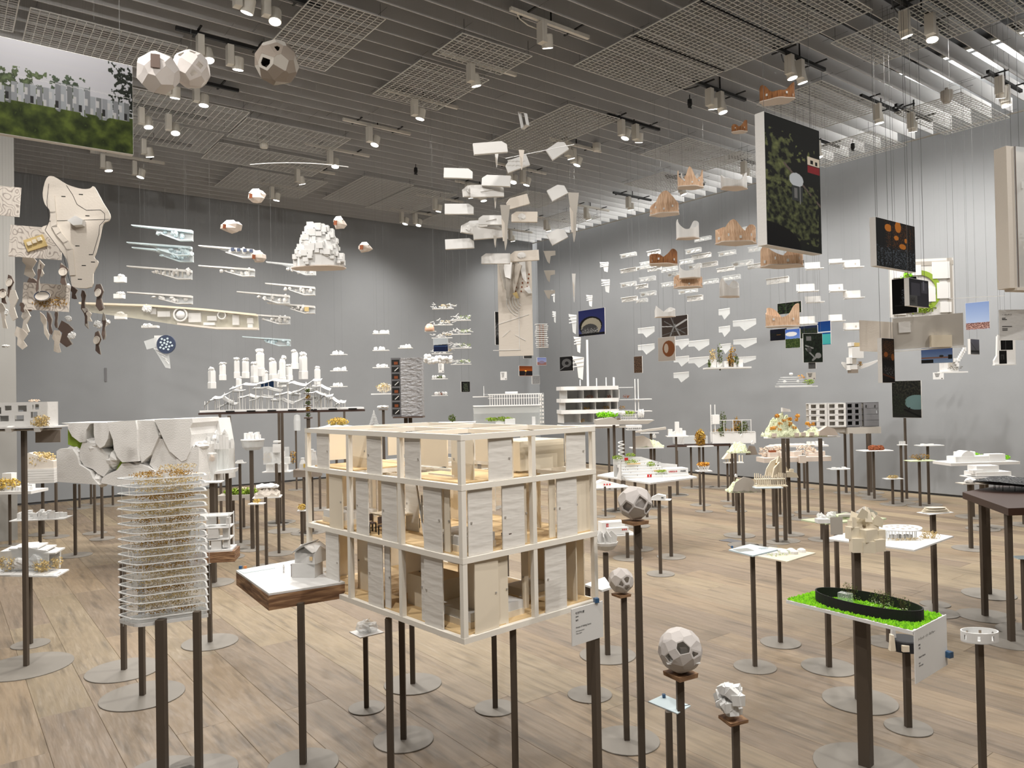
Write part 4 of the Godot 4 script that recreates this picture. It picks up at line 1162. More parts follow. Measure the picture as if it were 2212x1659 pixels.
	for k in 11:
		var st := nst()
		var r := 12.0 - k * 1.05
		lathe(st, [[0.0, 0.0], [r, 0.0], [r, 1.2], [0.0, 1.2]], 14, Vector3(0, k * 3.2, 0))
		put(st, "ring", "white", o)
	bx(o, "mast", "white", Vector3(0, 18, 0), Vector3(1.2, 36, 1.2))
	stand_h(o.position, o.position.y - 0.003, 0.16, "the stepped ring pyramid", 0.026)
	o = T("flower_plate_model", "small white clustered model on a pole beside the silver tower", "architectural model", "", 828, 884, 8.2, 0)
	for i in 9: rock(o, "petal", "white", Vector3(rf(-12, 12), 5, rf(-6, 6)), Vector3(5, 3, 5), i + 2)
	bx(o, "plate", "taupe", Vector3(0, -1, 0), Vector3(18, 2, 14))
	stand_h(o.position, o.position.y - 0.008, 0.16, "the small white clustered model", 0.026)
	o = T("silver_tower_model", "silver foil tower model with dark shelves cut into its open side", "architectural model", "", 880, 899, 7.4, 0)
	bx(o, "tower_block", "foil", Vector3(11, 63, -8), Vector3(45, 126, 40))
	bx(o, "open_side", "grey", Vector3(-22, 63, -8), Vector3(20, 126, 40))
	for k in 8:
		bx(o, "niche", "black", Vector3(-22, 10 + k * 15.2, 12.2), Vector3(16, 11, 1))
		if k % 2 == 0: bx(o, "niche_stair", "white", Vector3(-20, 10 + k * 15.2, 13.2), Vector3(11, 1.6, 1), 0, 0).rotation_degrees.z = 42
		else: bx(o, "niche_block", "rust", Vector3(-21, 8 + k * 15.2, 13.2), Vector3(8, 6, 1))
	bx(o, "plate", "kraft", Vector3(3, -2, -6), Vector3(64, 3, 46))
	for k in 2: stand_h(o.position + Vector3(k * 0.05, 0, -0.03), o.position.y - 0.015, 0.17, "the silver foil tower", 0.034)
	o = T("dark_shrub_model", "small dark green shrub model behind the timber house roof", "architectural model", "", 977, 911, 8.6, 0)
	tuft(o, "shrub", "leaf", Vector3(0, 8, 0), Vector3(9, 9, 7), 140, 3, 6)
	bx(o, "tray", "white", Vector3(10, -2, 0), Vector3(80, 3, 40))
	stand_h(o.position, o.position.y - 0.015, 0.16, "the small dark green shrub", 0.026)
	o = T("terrace_garden_model", "white planter boxes model with a trailing green garden behind the timber house", "architectural model", "", 1090, 920, 5.6, 0)
	bx(o, "tray", "white", Vector3(0, -2, 0), Vector3(150, 4, 60))
	bx(o, "planter", "white", Vector3(12, 8, 4), Vector3(22, 15, 16)); bx(o, "planter", "white", Vector3(-10, 6, 0), Vector3(18, 12, 14)); bx(o, "tower", "white", Vector3(63, 9, 4), Vector3(7, 20, 6))
	tuft(o, "trailing_garden", "green", Vector3(-10, 15, 2), Vector3(34, 5, 10), 320, 3.5)
	stand_h(o.position, o.position.y - 0.02, 0.17, "the white planter boxes", 0.026)

# ================================================================ models on stands, right half
func slab_leg(o: Node3D, n: int, what: String, dx := 0.2, w := 0.03, drop := 0.012):
	for k in n:
		var off := Basis(Vector3.UP, o.rotation.y) * Vector3((k - (n - 1) / 2.0) * dx, 0, (k % 2) * -0.12)
		stand_h(o.position + off, o.position.y - drop, 0.17, what, w)
func make_right():
	var d: float
	var o: Node3D
	var h: float
	# --- open slab building
	o = T("slab_building_model", "white open building model of stacked slabs with plants and thin masts", "architectural model", "", 1296, 918, 12.4, 6)
	for k in 4:
		var y := [0.0, 26.0, 50.0, 76.0][k] as float
		bx(o, "floor_slab", "white", Vector3(-27, y + 4 if k > 0 else y, 0), Vector3(124, 8 if k > 0 else 4, 60))
		bx(o, "floor_slab", "frost", Vector3(52, y + 4, -6), Vector3(38, 2, 46))
		if k < 3:
			for x in [-84, -48, -18, 14, 30]: bx(o, "cross_wall", "paper", Vector3(x + k * 4, y + 16, -8), Vector3(1.6, 20, 40), 8)
			bx(o, "back_wall", "paper", Vector3(-28, y + 16, -26), Vector3(110, 20, 1.5))
			for x in [-40, 4, 40]: tuft(o, "small_plants", "ochre" if k != 2 else "rust", Vector3(x + k * 9, y + 11, 6), Vector3(9, 4, 6), 50, 2)
	for x in [-42, -24, -6, 15, 31, 33]: bx(o, "mast", "white", Vector3(x, 92, 2), Vector3(1.8, rf(12, 22), 1.8))
	bx(o, "tall_mast", "white", Vector3(-23, 130, -8), Vector3(4, 110, 4))
	for x in [78, 85]: bx(o, "tall_mast", "white", Vector3(x, 56, 4), Vector3(1.8, 84, 1.8))
	for y in [28, 54]: bx(o, "side_deck", "white", Vector3(94, y, 0), Vector3(38, 2, 22))
	for k in 12: bx(o, "louvre", "black", Vector3(-10 + k * 5, -4.5, 24), Vector3(2.4, 4, 1.5))
	bx(o, "base_tray", "greycard", Vector3(10, -4, 0), Vector3(140, 4, 54))
	slab_leg(o, 4, "the open building of stacked slabs", 0.28, 0.034, 0.05)
	# --- roof garden on a grey wedge
	stand(1330, 1102, 918, 30, "the grey wedge with the bright garden", 0.034)
	o = T("roof_garden_model", "grey wedge model with a bright green garden and white lattice", "architectural model", "", 1336, 916, sd(1330, 1102), 0)
	poly(o, "wedge", "greycard", [-50, 0, 60, 0, 74, 8, 0, 8, -16, 16, -50, 10], -22, 22)
	tuft(o, "bright_garden", "moss", Vector3(-24, 21, 0), Vector3(26, 7, 16), 420, 3.4)
	tuft(o, "bright_garden", "green", Vector3(22, 22, -8), Vector3(16, 6, 10), 150, 3.4)
	for i in 6: rock(o, "white_shrub", "white", Vector3(-14 + i * 5, 24, rf(-4, 8)), Vector3(5, 4, 5), i)
	for k in 9: bx(o, "lattice_bar", "white", Vector3(4 + k * 4.2, 15, 14), Vector3(0.9, 14, 0.9))
	for k in 3: bx(o, "lattice_bar", "white", Vector3(21, 10 + k * 5, 14), Vector3(36, 0.9, 0.9))
	for i in 3: rock(o, "white_tree", "white", Vector3(44 + i * 4, 22, 6), Vector3(3, 9, 4), i + 9)
	o = T("canopy_model", "small white canopy model on a pole beside the grey wedge garden", "architectural model", "", 1369, 928, 9.0, 0)
	bx(o, "roof", "white", Vector3(0, 7, 0), Vector3(32, 5, 20))
	for i in 7: bx(o, "bay", "paper", Vector3(-13 + i * 4.4, 2.5, 6), Vector3(3, 4.5, 3))
	bx(o, "plate", "white", Vector3(0, 0, 0), Vector3(32, 1.2, 20))
	slab_leg(o, 1, "the small white canopy")
	# --- glass hall
	o = T("glass_hall_model", "clear acrylic hall model with white lattice gallery on top", "architectural model", "", 1096, 918, 10.6, 5)
	for q in [[0, 20, 24, 146, 40], [0, 20, -20, 146, 40]]: bx(o, "glass_wall", "acrylic", Vector3(q[0], q[1], q[2]), Vector3(q[3], q[4], 1))
	bx(o, "glass_floor", "frost", Vector3(0, 32, 2), Vector3(144, 12, 40)); bx(o, "gallery_floor", "white", Vector3(0, 42, 2), Vector3(146, 2, 46))
	for k in 22: bx(o, "gallery_post", "white", Vector3(-38 + k * 5.2, 54, 22), Vector3(1.4, 24, 1.4))
	bx(o, "gallery_rail", "white", Vector3(16, 66, 22), Vector3(116, 2, 1.6))
	bx(o, "gallery_rail", "white", Vector3(16, 58, 22), Vector3(116, 1.2, 1.2))
	bx(o, "roof_plate", "frost", Vector3(10, 67, 0), Vector3(120, 1, 44))
	for k in 16: bx(o, "perforated_tile", "paper", Vector3(70 + (k % 2) * 5, 6 + (k / 2) * 8, 23), Vector3(3.4, 5, 1), rf(-20, 20))
	bx(o, "end_wall", "acrylic", Vector3(72, 34, 22), Vector3(12, 68, 1))
	bx(o, "shelf", "white", Vector3(-52, 62, 10), Vector3(44, 2, 16))
	bx(o, "tower_deck", "white", Vector3(10, 70, 0), Vector3(26, 4, 14)); bx(o, "mast", "white", Vector3(-50, 74, 8), Vector3(1, 22, 1))
	slab_leg(o, 3, "the clear acrylic hall", 0.3, 0.03, 0.004)
	# --- park building on a wide white board
	h = 0.70
	for q in [[1450, 1203, 31], [1464, 1069, 24], [1398, 1118, 24], [1345, 1100, 24]]:
		var p := pl(q[0], q[1], 0.0)
		stand_h(p, h - 0.018, q[2] * depth(p) / F, "the wide white park board", 0.03)
	board("park_board", "wide white board carrying the stepped park building", "board", "", h, [1290, 1026, 1405, 1043, 1506, 1030, 1400, 1004], 0.016, "white")
	d = depth(pl(1400, 1030, h))
	o = T("park_building_model", "white stepped park building model with small gardens and red lettering", "architectural model", "", 1404, 1031, d, 14)
	poly(o, "rear_wall", "white", [-72, 0, 78, 0, 78, 22, 46, 26, 20, 34, -6, 42, -50, 44, -72, 40], -30, -27)
	poly(o, "left_wall", "white", [-34, 0, 20, 0, -24, 26, -34, 40], -1, 1, Vector3(-72, 0, -2), Vector3(0, 78, 0))
	for k in 6: bx(o, "terrace", "white", Vector3(-6 - k * 4, 3 + k * 5.4, 14 - k * 8), Vector3(120 - k * 8, 5.6, 9))
	bx(o, "right_block", "white", Vector3(58, 9, 2), Vector3(48, 18, 30)); bx(o, "front_step", "white", Vector3(50, 3, 18), Vector3(60, 6, 12))
	for q in [[-66, 44, -20, 14, 5], [-36, 34, -14, 16, 5], [8, 28, -10, 10, 5], [-34, 48, -24, 12, 4], [20, 14, 14, 12, 3]]: tuft(o, "garden", "green", Vector3(q[0], q[1], q[2]), Vector3(q[3], q[4], 7), 110, 2.4)
	for q in [[-34, 30, -6], [22, 14, 6]]: bx(o, "slatted_bench", "floor_wood", Vector3(q[0], q[1], q[2]), Vector3(30, 3, 2))
	for q in [[-14, 6, 22], [-8, 6, 22], [-50, 40, -14], [-46, 40, -14]]: bx(o, "red_panel", "red", Vector3(q[0], q[1], q[2]), Vector3(4, 6, 1))
	for i in 40:
		var k := i % 6
		bx(o, "visitor", "grey" if i % 3 else "black", Vector3(rf(-60, 46), 7.4 + k * 5.4, 14 - k * 8 + rf(-2, 3)), Vector3(0.7, 2.4, 0.7))
	for t in [["UNIQLO", 36.0, "red"], ["PARK", 60.0, "black"]]:
		var lt := TextMesh.new()
		var f := SystemFont.new()
		f.font_names = PackedStringArray(["Droid Sans"]); f.font_weight = 700
		lt.text = t[0]; lt.font = f; lt.font_size = 32; lt.pixel_size = 0.16; lt.depth = 0.3
		inst(lt, "lettering", t[2], o, Transform3D(Basis.IDENTITY, Vector3(t[1] + 10, 12, 17.4)))
	var sp := nst()
	var pts := []
	for i in 60: pts.append(Vector3(-56 + cos(i * 0.42) * 6, 46 + i * 0.55, -22 + sin(i * 0.42) * 6))
	tube(sp, pts, 1.1, 6)
	put(sp, "spiral_slide", "white", o)
	# --- three small versions around it
	stand(1308, 1116, 1051, 22, "the low white board beside the park building", 0.026)
	stand(1331, 1104, 1051, 24, "the low white board beside the park building", 0.026)
	o = T("small_park_model", "small white park model on a low board, red flecks, left of the stepped park building", "architectural model", "", 1316, 1050, sd(1320, 1110), 10)
	bx(o, "tray", "white", Vector3(0, -1, 0), Vector3(78, 2, 44)); poly(o, "slope", "white", [-32, 0, 24, 0, 24, 3, -16, 14, -32, 8], -14, 10)
	for k in 3: bx(o, "red_panel", "red", Vector3(-14 + k * 6, 5, 11), Vector3(3, 3, 1))
	stand(1427, 1240, 1079, 30, "the tiny white hut by the park board", 0.026)
	o = T("hut_model", "tiny white hut model on a card in front of the park board", "architectural model", "", 1428, 1079, sd(1427, 1240), -18)
	bx(o, "card", "white", Vector3(0, 0, 0), Vector3(42, 1.4, 24)); poly(o, "hut", "white", [-20, 0, 10, 0, 10, 8, -6, 11, -20, 4], -8, 8, Vector3(0, 1, 0)); bx(o, "sign_strip", "black", Vector3(4, 5, 8.4), Vector3(5, 2, 0.6))
	stand(1356, 1206, 1150, 32, "the white terrace house beside the timber house", 0.03)
	stand(1384, 1186, 1140, 28, "the white terrace house beside the timber house", 0.03)
	o = T("terrace_house_model", "white terraced house model with red squares beside the timber house", "architectural model", "", 1330, 1152, sd(1370, 1196), 14)
	bx(o, "tray", "white", Vector3(0, -1, 0), Vector3(84, 2, 52)); bx(o, "house", "white", Vector3(-8, 13, -4), Vector3(52, 26, 26)); bx(o, "step", "white", Vector3(-2, 8, 14), Vector3(48, 14, 12))
	for k in 4: bx(o, "red_square", "red", Vector3(-24 + (k % 2) * 3, 22 - (k / 2) * 4, 9.6), Vector3(2, 3, 0.6))
	for k in 3: bx(o, "red_square", "red", Vector3(8 + k * 4, 11, 20.6), Vector3(2.4, 3, 0.6))
	# --- open white shell between the timber house and the ball stands
	o = T("petal_shell_model", "white bowl and petal shell model on a dark pole beside the timber house", "architectural model", "", 1308, 1190, 4.6, 0)
	var sh := nst()
	lathe(sh, [[4.0, 0.0], [18.0, 4.0], [26.0, 14.0], [28.0, 20.0], [26.5, 20.0], [24.0, 14.0], [16.0, 6.0], [0.0, 3.0]], 9)
	put(sh, "bowl", "paper", o)
	for k in 5: poly(o, "petal", "paper", [-9, 0, 9, 0, 12, 16, 0, 26, -12, 14], -0.8, 0.8, Vector3(-16 + k * 8, 18, rf(-8, 10)), Vector3(-12, k * 40, 0))
	slab_leg(o, 1, "the bowl and petal shell", 0.2, 0.03)
	board("white_card_low", "white card low beside the timber house under the small faceted ball", "board", "", height_at(pl(1274, 1501, 0), 1262), [1262, 1262, 1300, 1275, 1322, 1268, 1306, 1246], 0.01, "white")
	stand(1274, 1501, 1266, 48, "the low white card beside the timber house", 0.026)
	# --- faceted balls on ply caps
	for q in [[1372, 1086, 37, 1388, 1700, 0.026, 34, 0, "large faceted white ball model with a waist of clear panes on a tall pole", "the large faceted ball"],
		[1342, 1254, 27, 1354, 1600, 0.025, 24, 1, "small faceted white ball model with square openings on a pole", "the small faceted ball"],
		[1470, 1404, 47, 1474, 1712, 0.028, 42, 2, "triangle faceted grey ball model cut open to show rooms inside", "the cut open faceted ball"]]:
		var p := pl(q[3], q[4], 0.0)
		d = depth(p)
		o = T("faceted_ball_model", q[8], "architectural model", "", q[0], q[1] + q[2], d, 0)
		var r: float = q[2]
		if q[7] == 0:
			facet_ball(o, r * 1.02, 26, 3, "thin_paper", 0.1, {Vector3(0, -0.15, 1): 0.8, Vector3(0.7, -0.1, 0.7): 0.75, Vector3(-0.7, -0.1, 0.7): 0.75}, [], Vector3(0, r, 0))
			facet_ball(o, r * 0.84, 20, 5, "thin_paper", 0.1, {}, [], Vector3(0, r, 0))
		elif q[7] == 1:
			facet_ball(o, r * 1.03, 36, 8, "thin_paper", 0.16, {Vector3(-0.2, 0.1, 1): 0.6, Vector3(0.3, 0.05, 1): 0.6, Vector3(0.5, -0.5, 0.7): 0.6}, [], Vector3(0, r, 0))
		else:
			facet_ball(o, r * 1.02, 60, 12, "thin_paper", 0.16, {Vector3(0.1, 0.2, 1): 0.86, Vector3(-0.6, -0.1, 0.8): 0.86, Vector3(0.45, 0.1, 0.85): 0.6}, [], Vector3(0, r, 0), "thin_paper")
			bx(o, "inner_floor", "paper", Vector3(0, r * 0.62, 0), Vector3(r * 1.5, 1.5, r * 1.5)); bx(o, "inner_wall", "paper", Vector3(4, r, -8), Vector3(r * 1.2, r * 0.8, 1.5)); bx(o, "inner_room", "white", Vector3(6, r * 1.0, 6), Vector3(14, 12, 12)); bx(o, "inner_stair", "white", Vector3(-14, r * 0.8, 12), Vector3(10, 8, 8))
		for k in 3: bx(o, "ply_cap", "ply_px", Vector3(0, -2 - k * 3.2 * q[2] / 47.0, 0), Vector3(q[2] * (1.15 - k * 0.03), 3.0 * q[2] / 47.0, q[2] * 1.1), 30)
		stand_h(p, o.position.y - 0.018 * q[2] / 40.0, 0.15, q[9], q[5])
	var pc := pl(1592, 1712, 0.0)
	d = depth(pc)
	o = T("box_cluster_model", "white clustered box ball model marked with small yellow tags", "architectural model", "", 1582, 1552, d, 0)
	for i in 26:
		var v := Vector3(rf(-1, 1), rf(-1, 1), rf(-1, 1)).normalized()
		var b := bx(o, "box_room", "white", Vector3(0, 42, 0) + v * 24, Vector3(rf(16, 26), rf(14, 24), rf(14, 22)), rf(0, 90), rf(-40, 40))
		if i % 3 == 0: bx(b, "yellow_tag", "yellow", Vector3(0, 2, 11.2), Vector3(6, 4, 0.8))
	bx(o, "ply_cap", "ply_px", Vector3(2, -1, 0), Vector3(48, 7, 40), 24, 6)
	stand_h(pc, o.position.y - 0.012, 0.14, "the white clustered boxes", 0.026)
	# --- caption card with blue cube
	h = 0.60
	var pk := pl(1448, 1712, 0.0)
	h = at(1447, 1535, depth(pk)).y
	o = board("caption_card", "white caption card lying on a pole in front of the cut open ball", "card", "", h, [1400, 1515, 1434, 1500, 1492, 1524, 1463, 1541], 0.004, "aqua")
	bx(o, "printed_line", "ink", Vector3(0.03, 0.0006, 0.055), Vector3(0.045, 0.0008, 0.003), YAW + 24)
	cube(pl(1434, 1507, h) + Vector3(0, 0.008, 0), 0.013, "blue_glass", "bright blue glass cube on the caption card")
	stand_h(pk, h - 0.005, 0.14, "the caption card with the blue cube", 0.024)
	# --- moss board with black oval ring
	var pm := pl(1871, 1655, 0.0)
	h = 0.655
	stand_h(pm, h - 0.02, 0.21, "the moss board with the black oval ring", 0.047, 45)
	var corner := [1698, 1296, 1972, 1364, 2041, 1329, 1772, 1274]
	o = board("moss_board", "board of bright green moss on a thick square post", "board", "", h, corner, 0.014, "white")
	var c4 := []
	for i in 4: c4.append(pl(corner[2 * i], corner[2 * i + 1], h) - o.position)
	var ms := nst()
	var ms2 := nst()
	for i in 5200:
		var u := rf(0.012, 0.988); var v := rf(0.03, 0.97)
		var p: Vector3 = c4[0].lerp(c4[1], u).lerp(c4[3].lerp(c4[2], u), v)
		var s := rf(0.006, 0.011)
		var st: SurfaceTool = ms if i % 3 else ms2
		var tip := p + Vector3(rf(-0.4, 0.4) * s, s * rf(0.7, 1.4), rf(-0.4, 0.4) * s)
		var a0 := rf(0, TAU)
		var ring := []
		for k in 4: ring.append(p + Vector3(cos(a0 + k * TAU / 4) * s * 0.8, s * 0.15, sin(a0 + k * TAU / 4) * s * 0.8))
		for k in 4: tri(st, ring[k], tip, ring[(k + 1) % 4])
	put(ms, "moss", "moss", o).set_meta("kind", "stuff")
	put(ms2, "moss", "moss2", o).set_meta("kind", "stuff")
	var e1: Vector3 = (c4[1] - c4[0])
	var L1 := e1.length()
	e1 /= L1
	var ov := base("oval_ring_model", "black oval ring wall enclosing moss and fine dark plants", "architectural model")
	ov.position = pl(1873, 1318, h) + Vector3(0, 0.004, 0)
	ov.rotation.y = atan2(-e1.z, e1.x) + deg_to_rad(3)
	var rg := nst()
	var RX := 0.228; var RZ := 0.108
	lathe(rg, [[0.975, 0.0], [1.0, 0.0], [1.0, 0.046], [0.975, 0.046], [0.975, 0.0]], 56, Vector3.ZERO, RX, RZ)
	put(rg, "ring_wall", "black", ov)
	for q in [[-0.10, -0.03, 0.05, 0.035, 170], [0.05, -0.02, 0.06, 0.04, 300], [0.15, 0.0, 0.03, 0.03, 90]]:
		tuft(ov, "fine_plants", "leaf", Vector3(q[0], 0.045, q[1] - 0.01), Vector3(q[2], 0.042, q[3]), q[4], 0.0045, 24, "twig")
		tuft(ov, "pale_leaves", "paleg", Vector3(q[0] + 0.01, 0.03, q[1] + 0.02), Vector3(q[2], 0.022, q[3] * 0.6), q[4] / 5, 0.005)
	var gc := nst()
	for sx in [-1.0, 1.0]: box(gc, Vector3(-0.09 + sx * 0.025, 0.03, 0.01), Vector3(0.0012, 0.045, 0.035)); box(gc, Vector3(-0.09, 0.03, 0.01 + sx * 0.017), Vector3(0.05, 0.045, 0.0012))
	box(gc, Vector3(-0.09, 0.053, 0.01), Vector3(0.05, 0.0012, 0.035))
	put(gc, "glass_cabin", "acrylic", ov)
	# its title card on the end of the board
	var sA: Vector3 = c4[1] + o.position; var sB: Vector3 = c4[2] + o.position
	var sw := sA.distance_to(sB)
	var s := base("title_card", "white title card lettered Toilet in Nature on the end of the moss board", "sign")
	var dirx := (sB - sA).normalized()
	var shh := 0.205
	s.basis = Basis(dirx, Vector3.UP, dirx.cross(Vector3.UP))
	s.position = (sA + sB) / 2 + s.basis.z * 0.004 + Vector3(0, -shh / 2 + 0.004, 0)
	bx(s, "card", "white", Vector3.ZERO, Vector3(sw, shh, 0.004))
	var zf := 0.0024
	var x0 := -sw * 0.40
	glyphs(s, ["to", "i", "re", "tu", "to", "dot", "i", "n", "dot", "ne", "i", "ti", "ya", "bar"], x0, 0.056, sw * 0.036, zf)
	words(s, "2012", x0, 0.034, 0.0085, zf, true)
	glyphs(s, ["sen", "ha"], x0, 0.022, 0.0085, zf)
	words(s, "Toilet in Nature", x0, -0.014, 0.009, zf)
	words(s, "2012", x0, -0.036, 0.0072, zf)
	words(s, "Chiba, Japan", x0, -0.046, 0.0072, zf)
	cube(s.position + s.basis * Vector3(sw * 0.46, -0.055, 0.012), 0.024, "blue_glass", "blue glass cube stuck to the Toilet in Nature card", 25)
	# --- white oval ring on a pole
	var pw := pl(2124, 1705, 0.0)
	d = depth(pw)
	o = T("white_ring_model", "white oval ring model with square windows on a thin pole", "architectural model", "", 2116, 1376, d, 0)
	var wr := nst()
	var N := 40
	for k in N:
		for part in 3:
			if part == 1 and k % 5 == 2: continue
			var y0: float = [-8.0, -2.0, 8.0][part]; var y1: float = [-2.0, 8.0, 14.0][part]
			var a0 := TAU * k / N; var a1 := TAU * (k + 1) / N
			var P := func(a: float, r: float, y: float) -> Vector3: return Vector3(cos(a) * 39 * r, y, sin(a) * 24 * r)
			quad(wr, P.call(a0, 1, y0), P.call(a0, 1, y1), P.call(a1, 1, y1), P.call(a1, 1, y0))
			quad(wr, P.call(a1, 0.94, y0), P.call(a1, 0.94, y1), P.call(a0, 0.94, y1), P.call(a0, 0.94, y0))
			quad(wr, P.call(a0, 1, y1), P.call(a0, 0.94, y1), P.call(a1, 0.94, y1), P.call(a1, 1, y1))
			quad(wr, P.call(a0, 0.94, y0), P.call(a0, 1, y0), P.call(a1, 1, y0), P.call(a1, 0.94, y0))
	put(wr, "ring_wall", "white", o)
	wr = nst()
	lathe(wr, [[0.0, -8.5], [1.0, -8.5], [1.0, -7.0], [0.0, -7.0]], 40, Vector3.ZERO, 39, 24)
	put(wr, "ring_floor", "white", o)
	bx(o, "inner_wall", "white", Vector3(-4, 1, -4), Vector3(46, 12, 1.5), -10)
	stand_h(pw, o.position.y - 8.6 * d / F, 0.13, "the white oval ring", 0.022)
	# --- black drum with wooden blocks
	stand(1962, 1572, 1402, 48, "the black drum with wooden blocks", 0.026)
	d = sd(1962, 1572)
	o = T("drum_model", "dark round drum model with small pale wooden blocks under the moss board", "architectural model", "", 1955, 1402, d, 0)
	var dr := nst()
	lathe(dr, [[0.0, 0.0], [31.0, 0.0], [31.0, 22.0], [29.0, 24.0], [0.0, 24.0]], 32)
	put(dr, "drum", "charcoal", o)
	poly(o, "wood_block", "pine", [-6, 0, 6, 0, 5, 12, 3, 33, -3, 34, -4, 12], -5, 5, Vector3(-34, 2, 12))
	bx(o, "wood_block", "pine", Vector3(-14, 11, 29), Vector3(14, 13, 7)); bx(o, "wood_block", "pine", Vector3(12, 6, 31), Vector3(9, 8, 6)); poly(o, "wood_block", "paper", [-5, 0, 5, 0, 3, 22, -3, 22], -4, 4, Vector3(-22, 22, -6))
	# --- paper cut house cluster
	stand(1857, 1514, 1184, 76, "the white folded house", 0.034)
	d = sd(1857, 1514)
	o = T("folded_house_model", "white folded paper house model with jagged open roofs on a tall post", "architectural model", "", 1871, 1184, d, 8)
	for q in [[-26, 10, 18, 26, 30], [-6, 6, 22, 30, 24], [18, 8, 20, 28, 26], [30, 26, 8, 20, 26], [-30, 34, 8, 20, 26], [-2, 30, 20, 34, 26], [16, 40, 4, 26, 22], [-16, 48, -4, 22, 20], [8, 54, -10, 26, 18]]:
		bx(o, "box_room", "cream", Vector3(q[0], q[1], q[2] - 10), Vector3(q[3], q[4], 22), rf(-18, 18))
	for k in 8: poly(o, "roof_leaf", "cream", [-13, 0, 12, -2, 9, 16, -6, 22], -0.7, 0.7, Vector3(-30 + k * 8.5, 50 + (k % 3) * 8, 8 - (k % 2) * 14), Vector3(rf(-30, 10), rf(-50, 50), rf(-20, 20)))
	bx(o, "ply_cap", "ply_px", Vector3(-14, -3, 0), Vector3(30, 6, 26), 12)
	# --- pavilion with a cloud roof on the white board
	h = 0.585
	for q in [[1921, 1388, 46], [2021, 1324, 46], [1810, 1300, 30]]:
		var p := pl(q[0], q[1], 0.0)
		stand_h(p, h - 0.012, q[2] * depth(p) / F, "the white pavilion board", 0.026)
	board("pavilion_board", "wide white board under the pavilion with the cloud roof", "board", "", h, [1783, 1163, 1975, 1188, 2060, 1158, 1885, 1134], 0.01, "white")
	d = depth(pl(1948, 1163, h))
	o = T("pavilion_model", "round pavilion model with a white perforated cloud shaped roof", "architectural model", "", 1946, 1166, d, 0)
	var cloud := smoothed([-46, 0, -30, 16, -4, 20, 18, 18, 40, 12, 46, -2, 30, -16, 4, -18, -24, -14, -40, -12], 4)
	poly(o, "cloud_roof", "white", cloud, 0, 2, Vector3(0, 24, 0), Vector3(-78, 0, 0))
	for q in [[-30, 6], [-16, 10], [0, 12], [14, 8], [-20, -4], [2, -6], [18, -6], [30, 2], [-6, 2], [34, -8], [24, 12]]: poly(o, "roof_hole", "greycard", smoothed([-4, 0, 0, 3, 4, 0, 0, -3], 4), 2.0, 2.3, Vector3(q[0] * 0.9, 24 + q[1] * 0.2, -q[1] * 1.0), Vector3(-78, 0, 0))
	for k in 26: bx(o, "column", "white", Vector3(cos(k * TAU / 26) * 33, 12, sin(k * TAU / 26) * 14), Vector3(0.8, 24, 0.8))
	for k in 8: bx(o, "inner_room", "paper", Vector3(cos(k * TAU / 8) * 20, 6, sin(k * TAU / 8) * 8), Vector3(8, 10, 6), k * 30)
	tuft(o, "golden_trees", "straw", Vector3(60, 8, 4), Vector3(22, 12, 12), 320, 2.4, 20, "straw")
	tuft(o, "golden_trees", "straw", Vector3(-4, 5, 22), Vector3(44, 5, 6), 160, 2.2, 10, "straw")
	tuft(o, "golden_trees", "ochre", Vector3(-66, 8, -4), Vector3(12, 10, 8), 120, 2.2, 10)
	# --- pale green boards
	stand(1791, 1442, 1132, 57, "the pale green garden boards", 0.026)
	h = height_at(pl(1791, 1442, 0), 1130)
	o = board("garden_board", "pale green board with folded white houses beside the grey card", "board", "", h, [1730, 1122, 1783, 1131, 1843, 1125, 1790, 1116], 0.008, "paleg")
	for i in 5: rock(o, "folded_house", "white", Vector3(-0.08 + i * 0.04, 0.018, rf(-0.05, 0.03)), Vector3(0.022, 0.022, 0.018), i + 60, 0.9)
	bx(o, "flat_house", "white", Vector3(-0.10, 0.012, 0.03), Vector3(0.07, 0.024, 0.05), YAW)
	o = board("hill_board", "pale green board with a grey roofed hill house behind the folded houses", "board", "", h + 0.012, [1792, 1113, 1828, 1107, 1915, 1119, 1884, 1125], 0.01, "paleg")
	poly(o, "hill_roof", "greycard", [-0.13, -0.03, 0.06, -0.04, 0.10, 0.03, -0.05, 0.04], 0.0, 0.012, Vector3(0.0, 0.004, 0.0), Vector3(-90, YAW, 0))
	gable(o, "roof_house", "greycard", 0.10, 0.012, 0.03, 0.06, Vector3(0.06, 0.01, 0.02), YAW)
	o = T("grey_card", "plain grey card standing on the edge of the pale green boards", "card", "", 1807, 1136, sd(1791, 1442) - 0.06, 4)
	bx(o, "card", "greycard", Vector3(0, 0, 0), Vector3(27, 38, 1))
	# --- text board and small round houses
	stand(1631, 1441, 1192, 45, "the printed text board", 0.022)
	h = height_at(pl(1631, 1441, 0), 1188)
	o = board("text_board", "white board printed with small text on a thin pole", "board", "", h, [1574, 1187, 1620, 1175, 1680, 1187, 1626, 1200], 0.008, "aqua")
	for k in 9: bx(o, "printed_line", "greycard", Basis(Vector3.UP, deg_to_rad(YAW + 16)) * Vector3(-0.055, 0.0006, -0.042 + k * 0.009), Vector3(0.10, 0.0006, 0.0035), YAW + 16)
	for k in 2: bx(o, "printed_line", "ink", Basis(Vector3.UP, deg_to_rad(YAW + 16)) * Vector3(0.075, 0.0006, -0.01 + k * 0.02), Vector3(0.05, 0.0006, 0.004), YAW + 16)
	cube(pl(1581, 1184, h) + Vector3(0, 0.007, 0), 0.012, "blue_glass", "blue glass cube on the printed text board")
	stand(1686, 1389, 1208, 42, "the board of round white houses", 0.024)
	h = height_at(pl(1686, 1389, 0), 1200)
	o = board("village_board", "cream board with low round white houses", "board", "", h, [1620, 1198, 1662, 1181, 1762, 1194, 1700, 1213], 0.008, "cream")
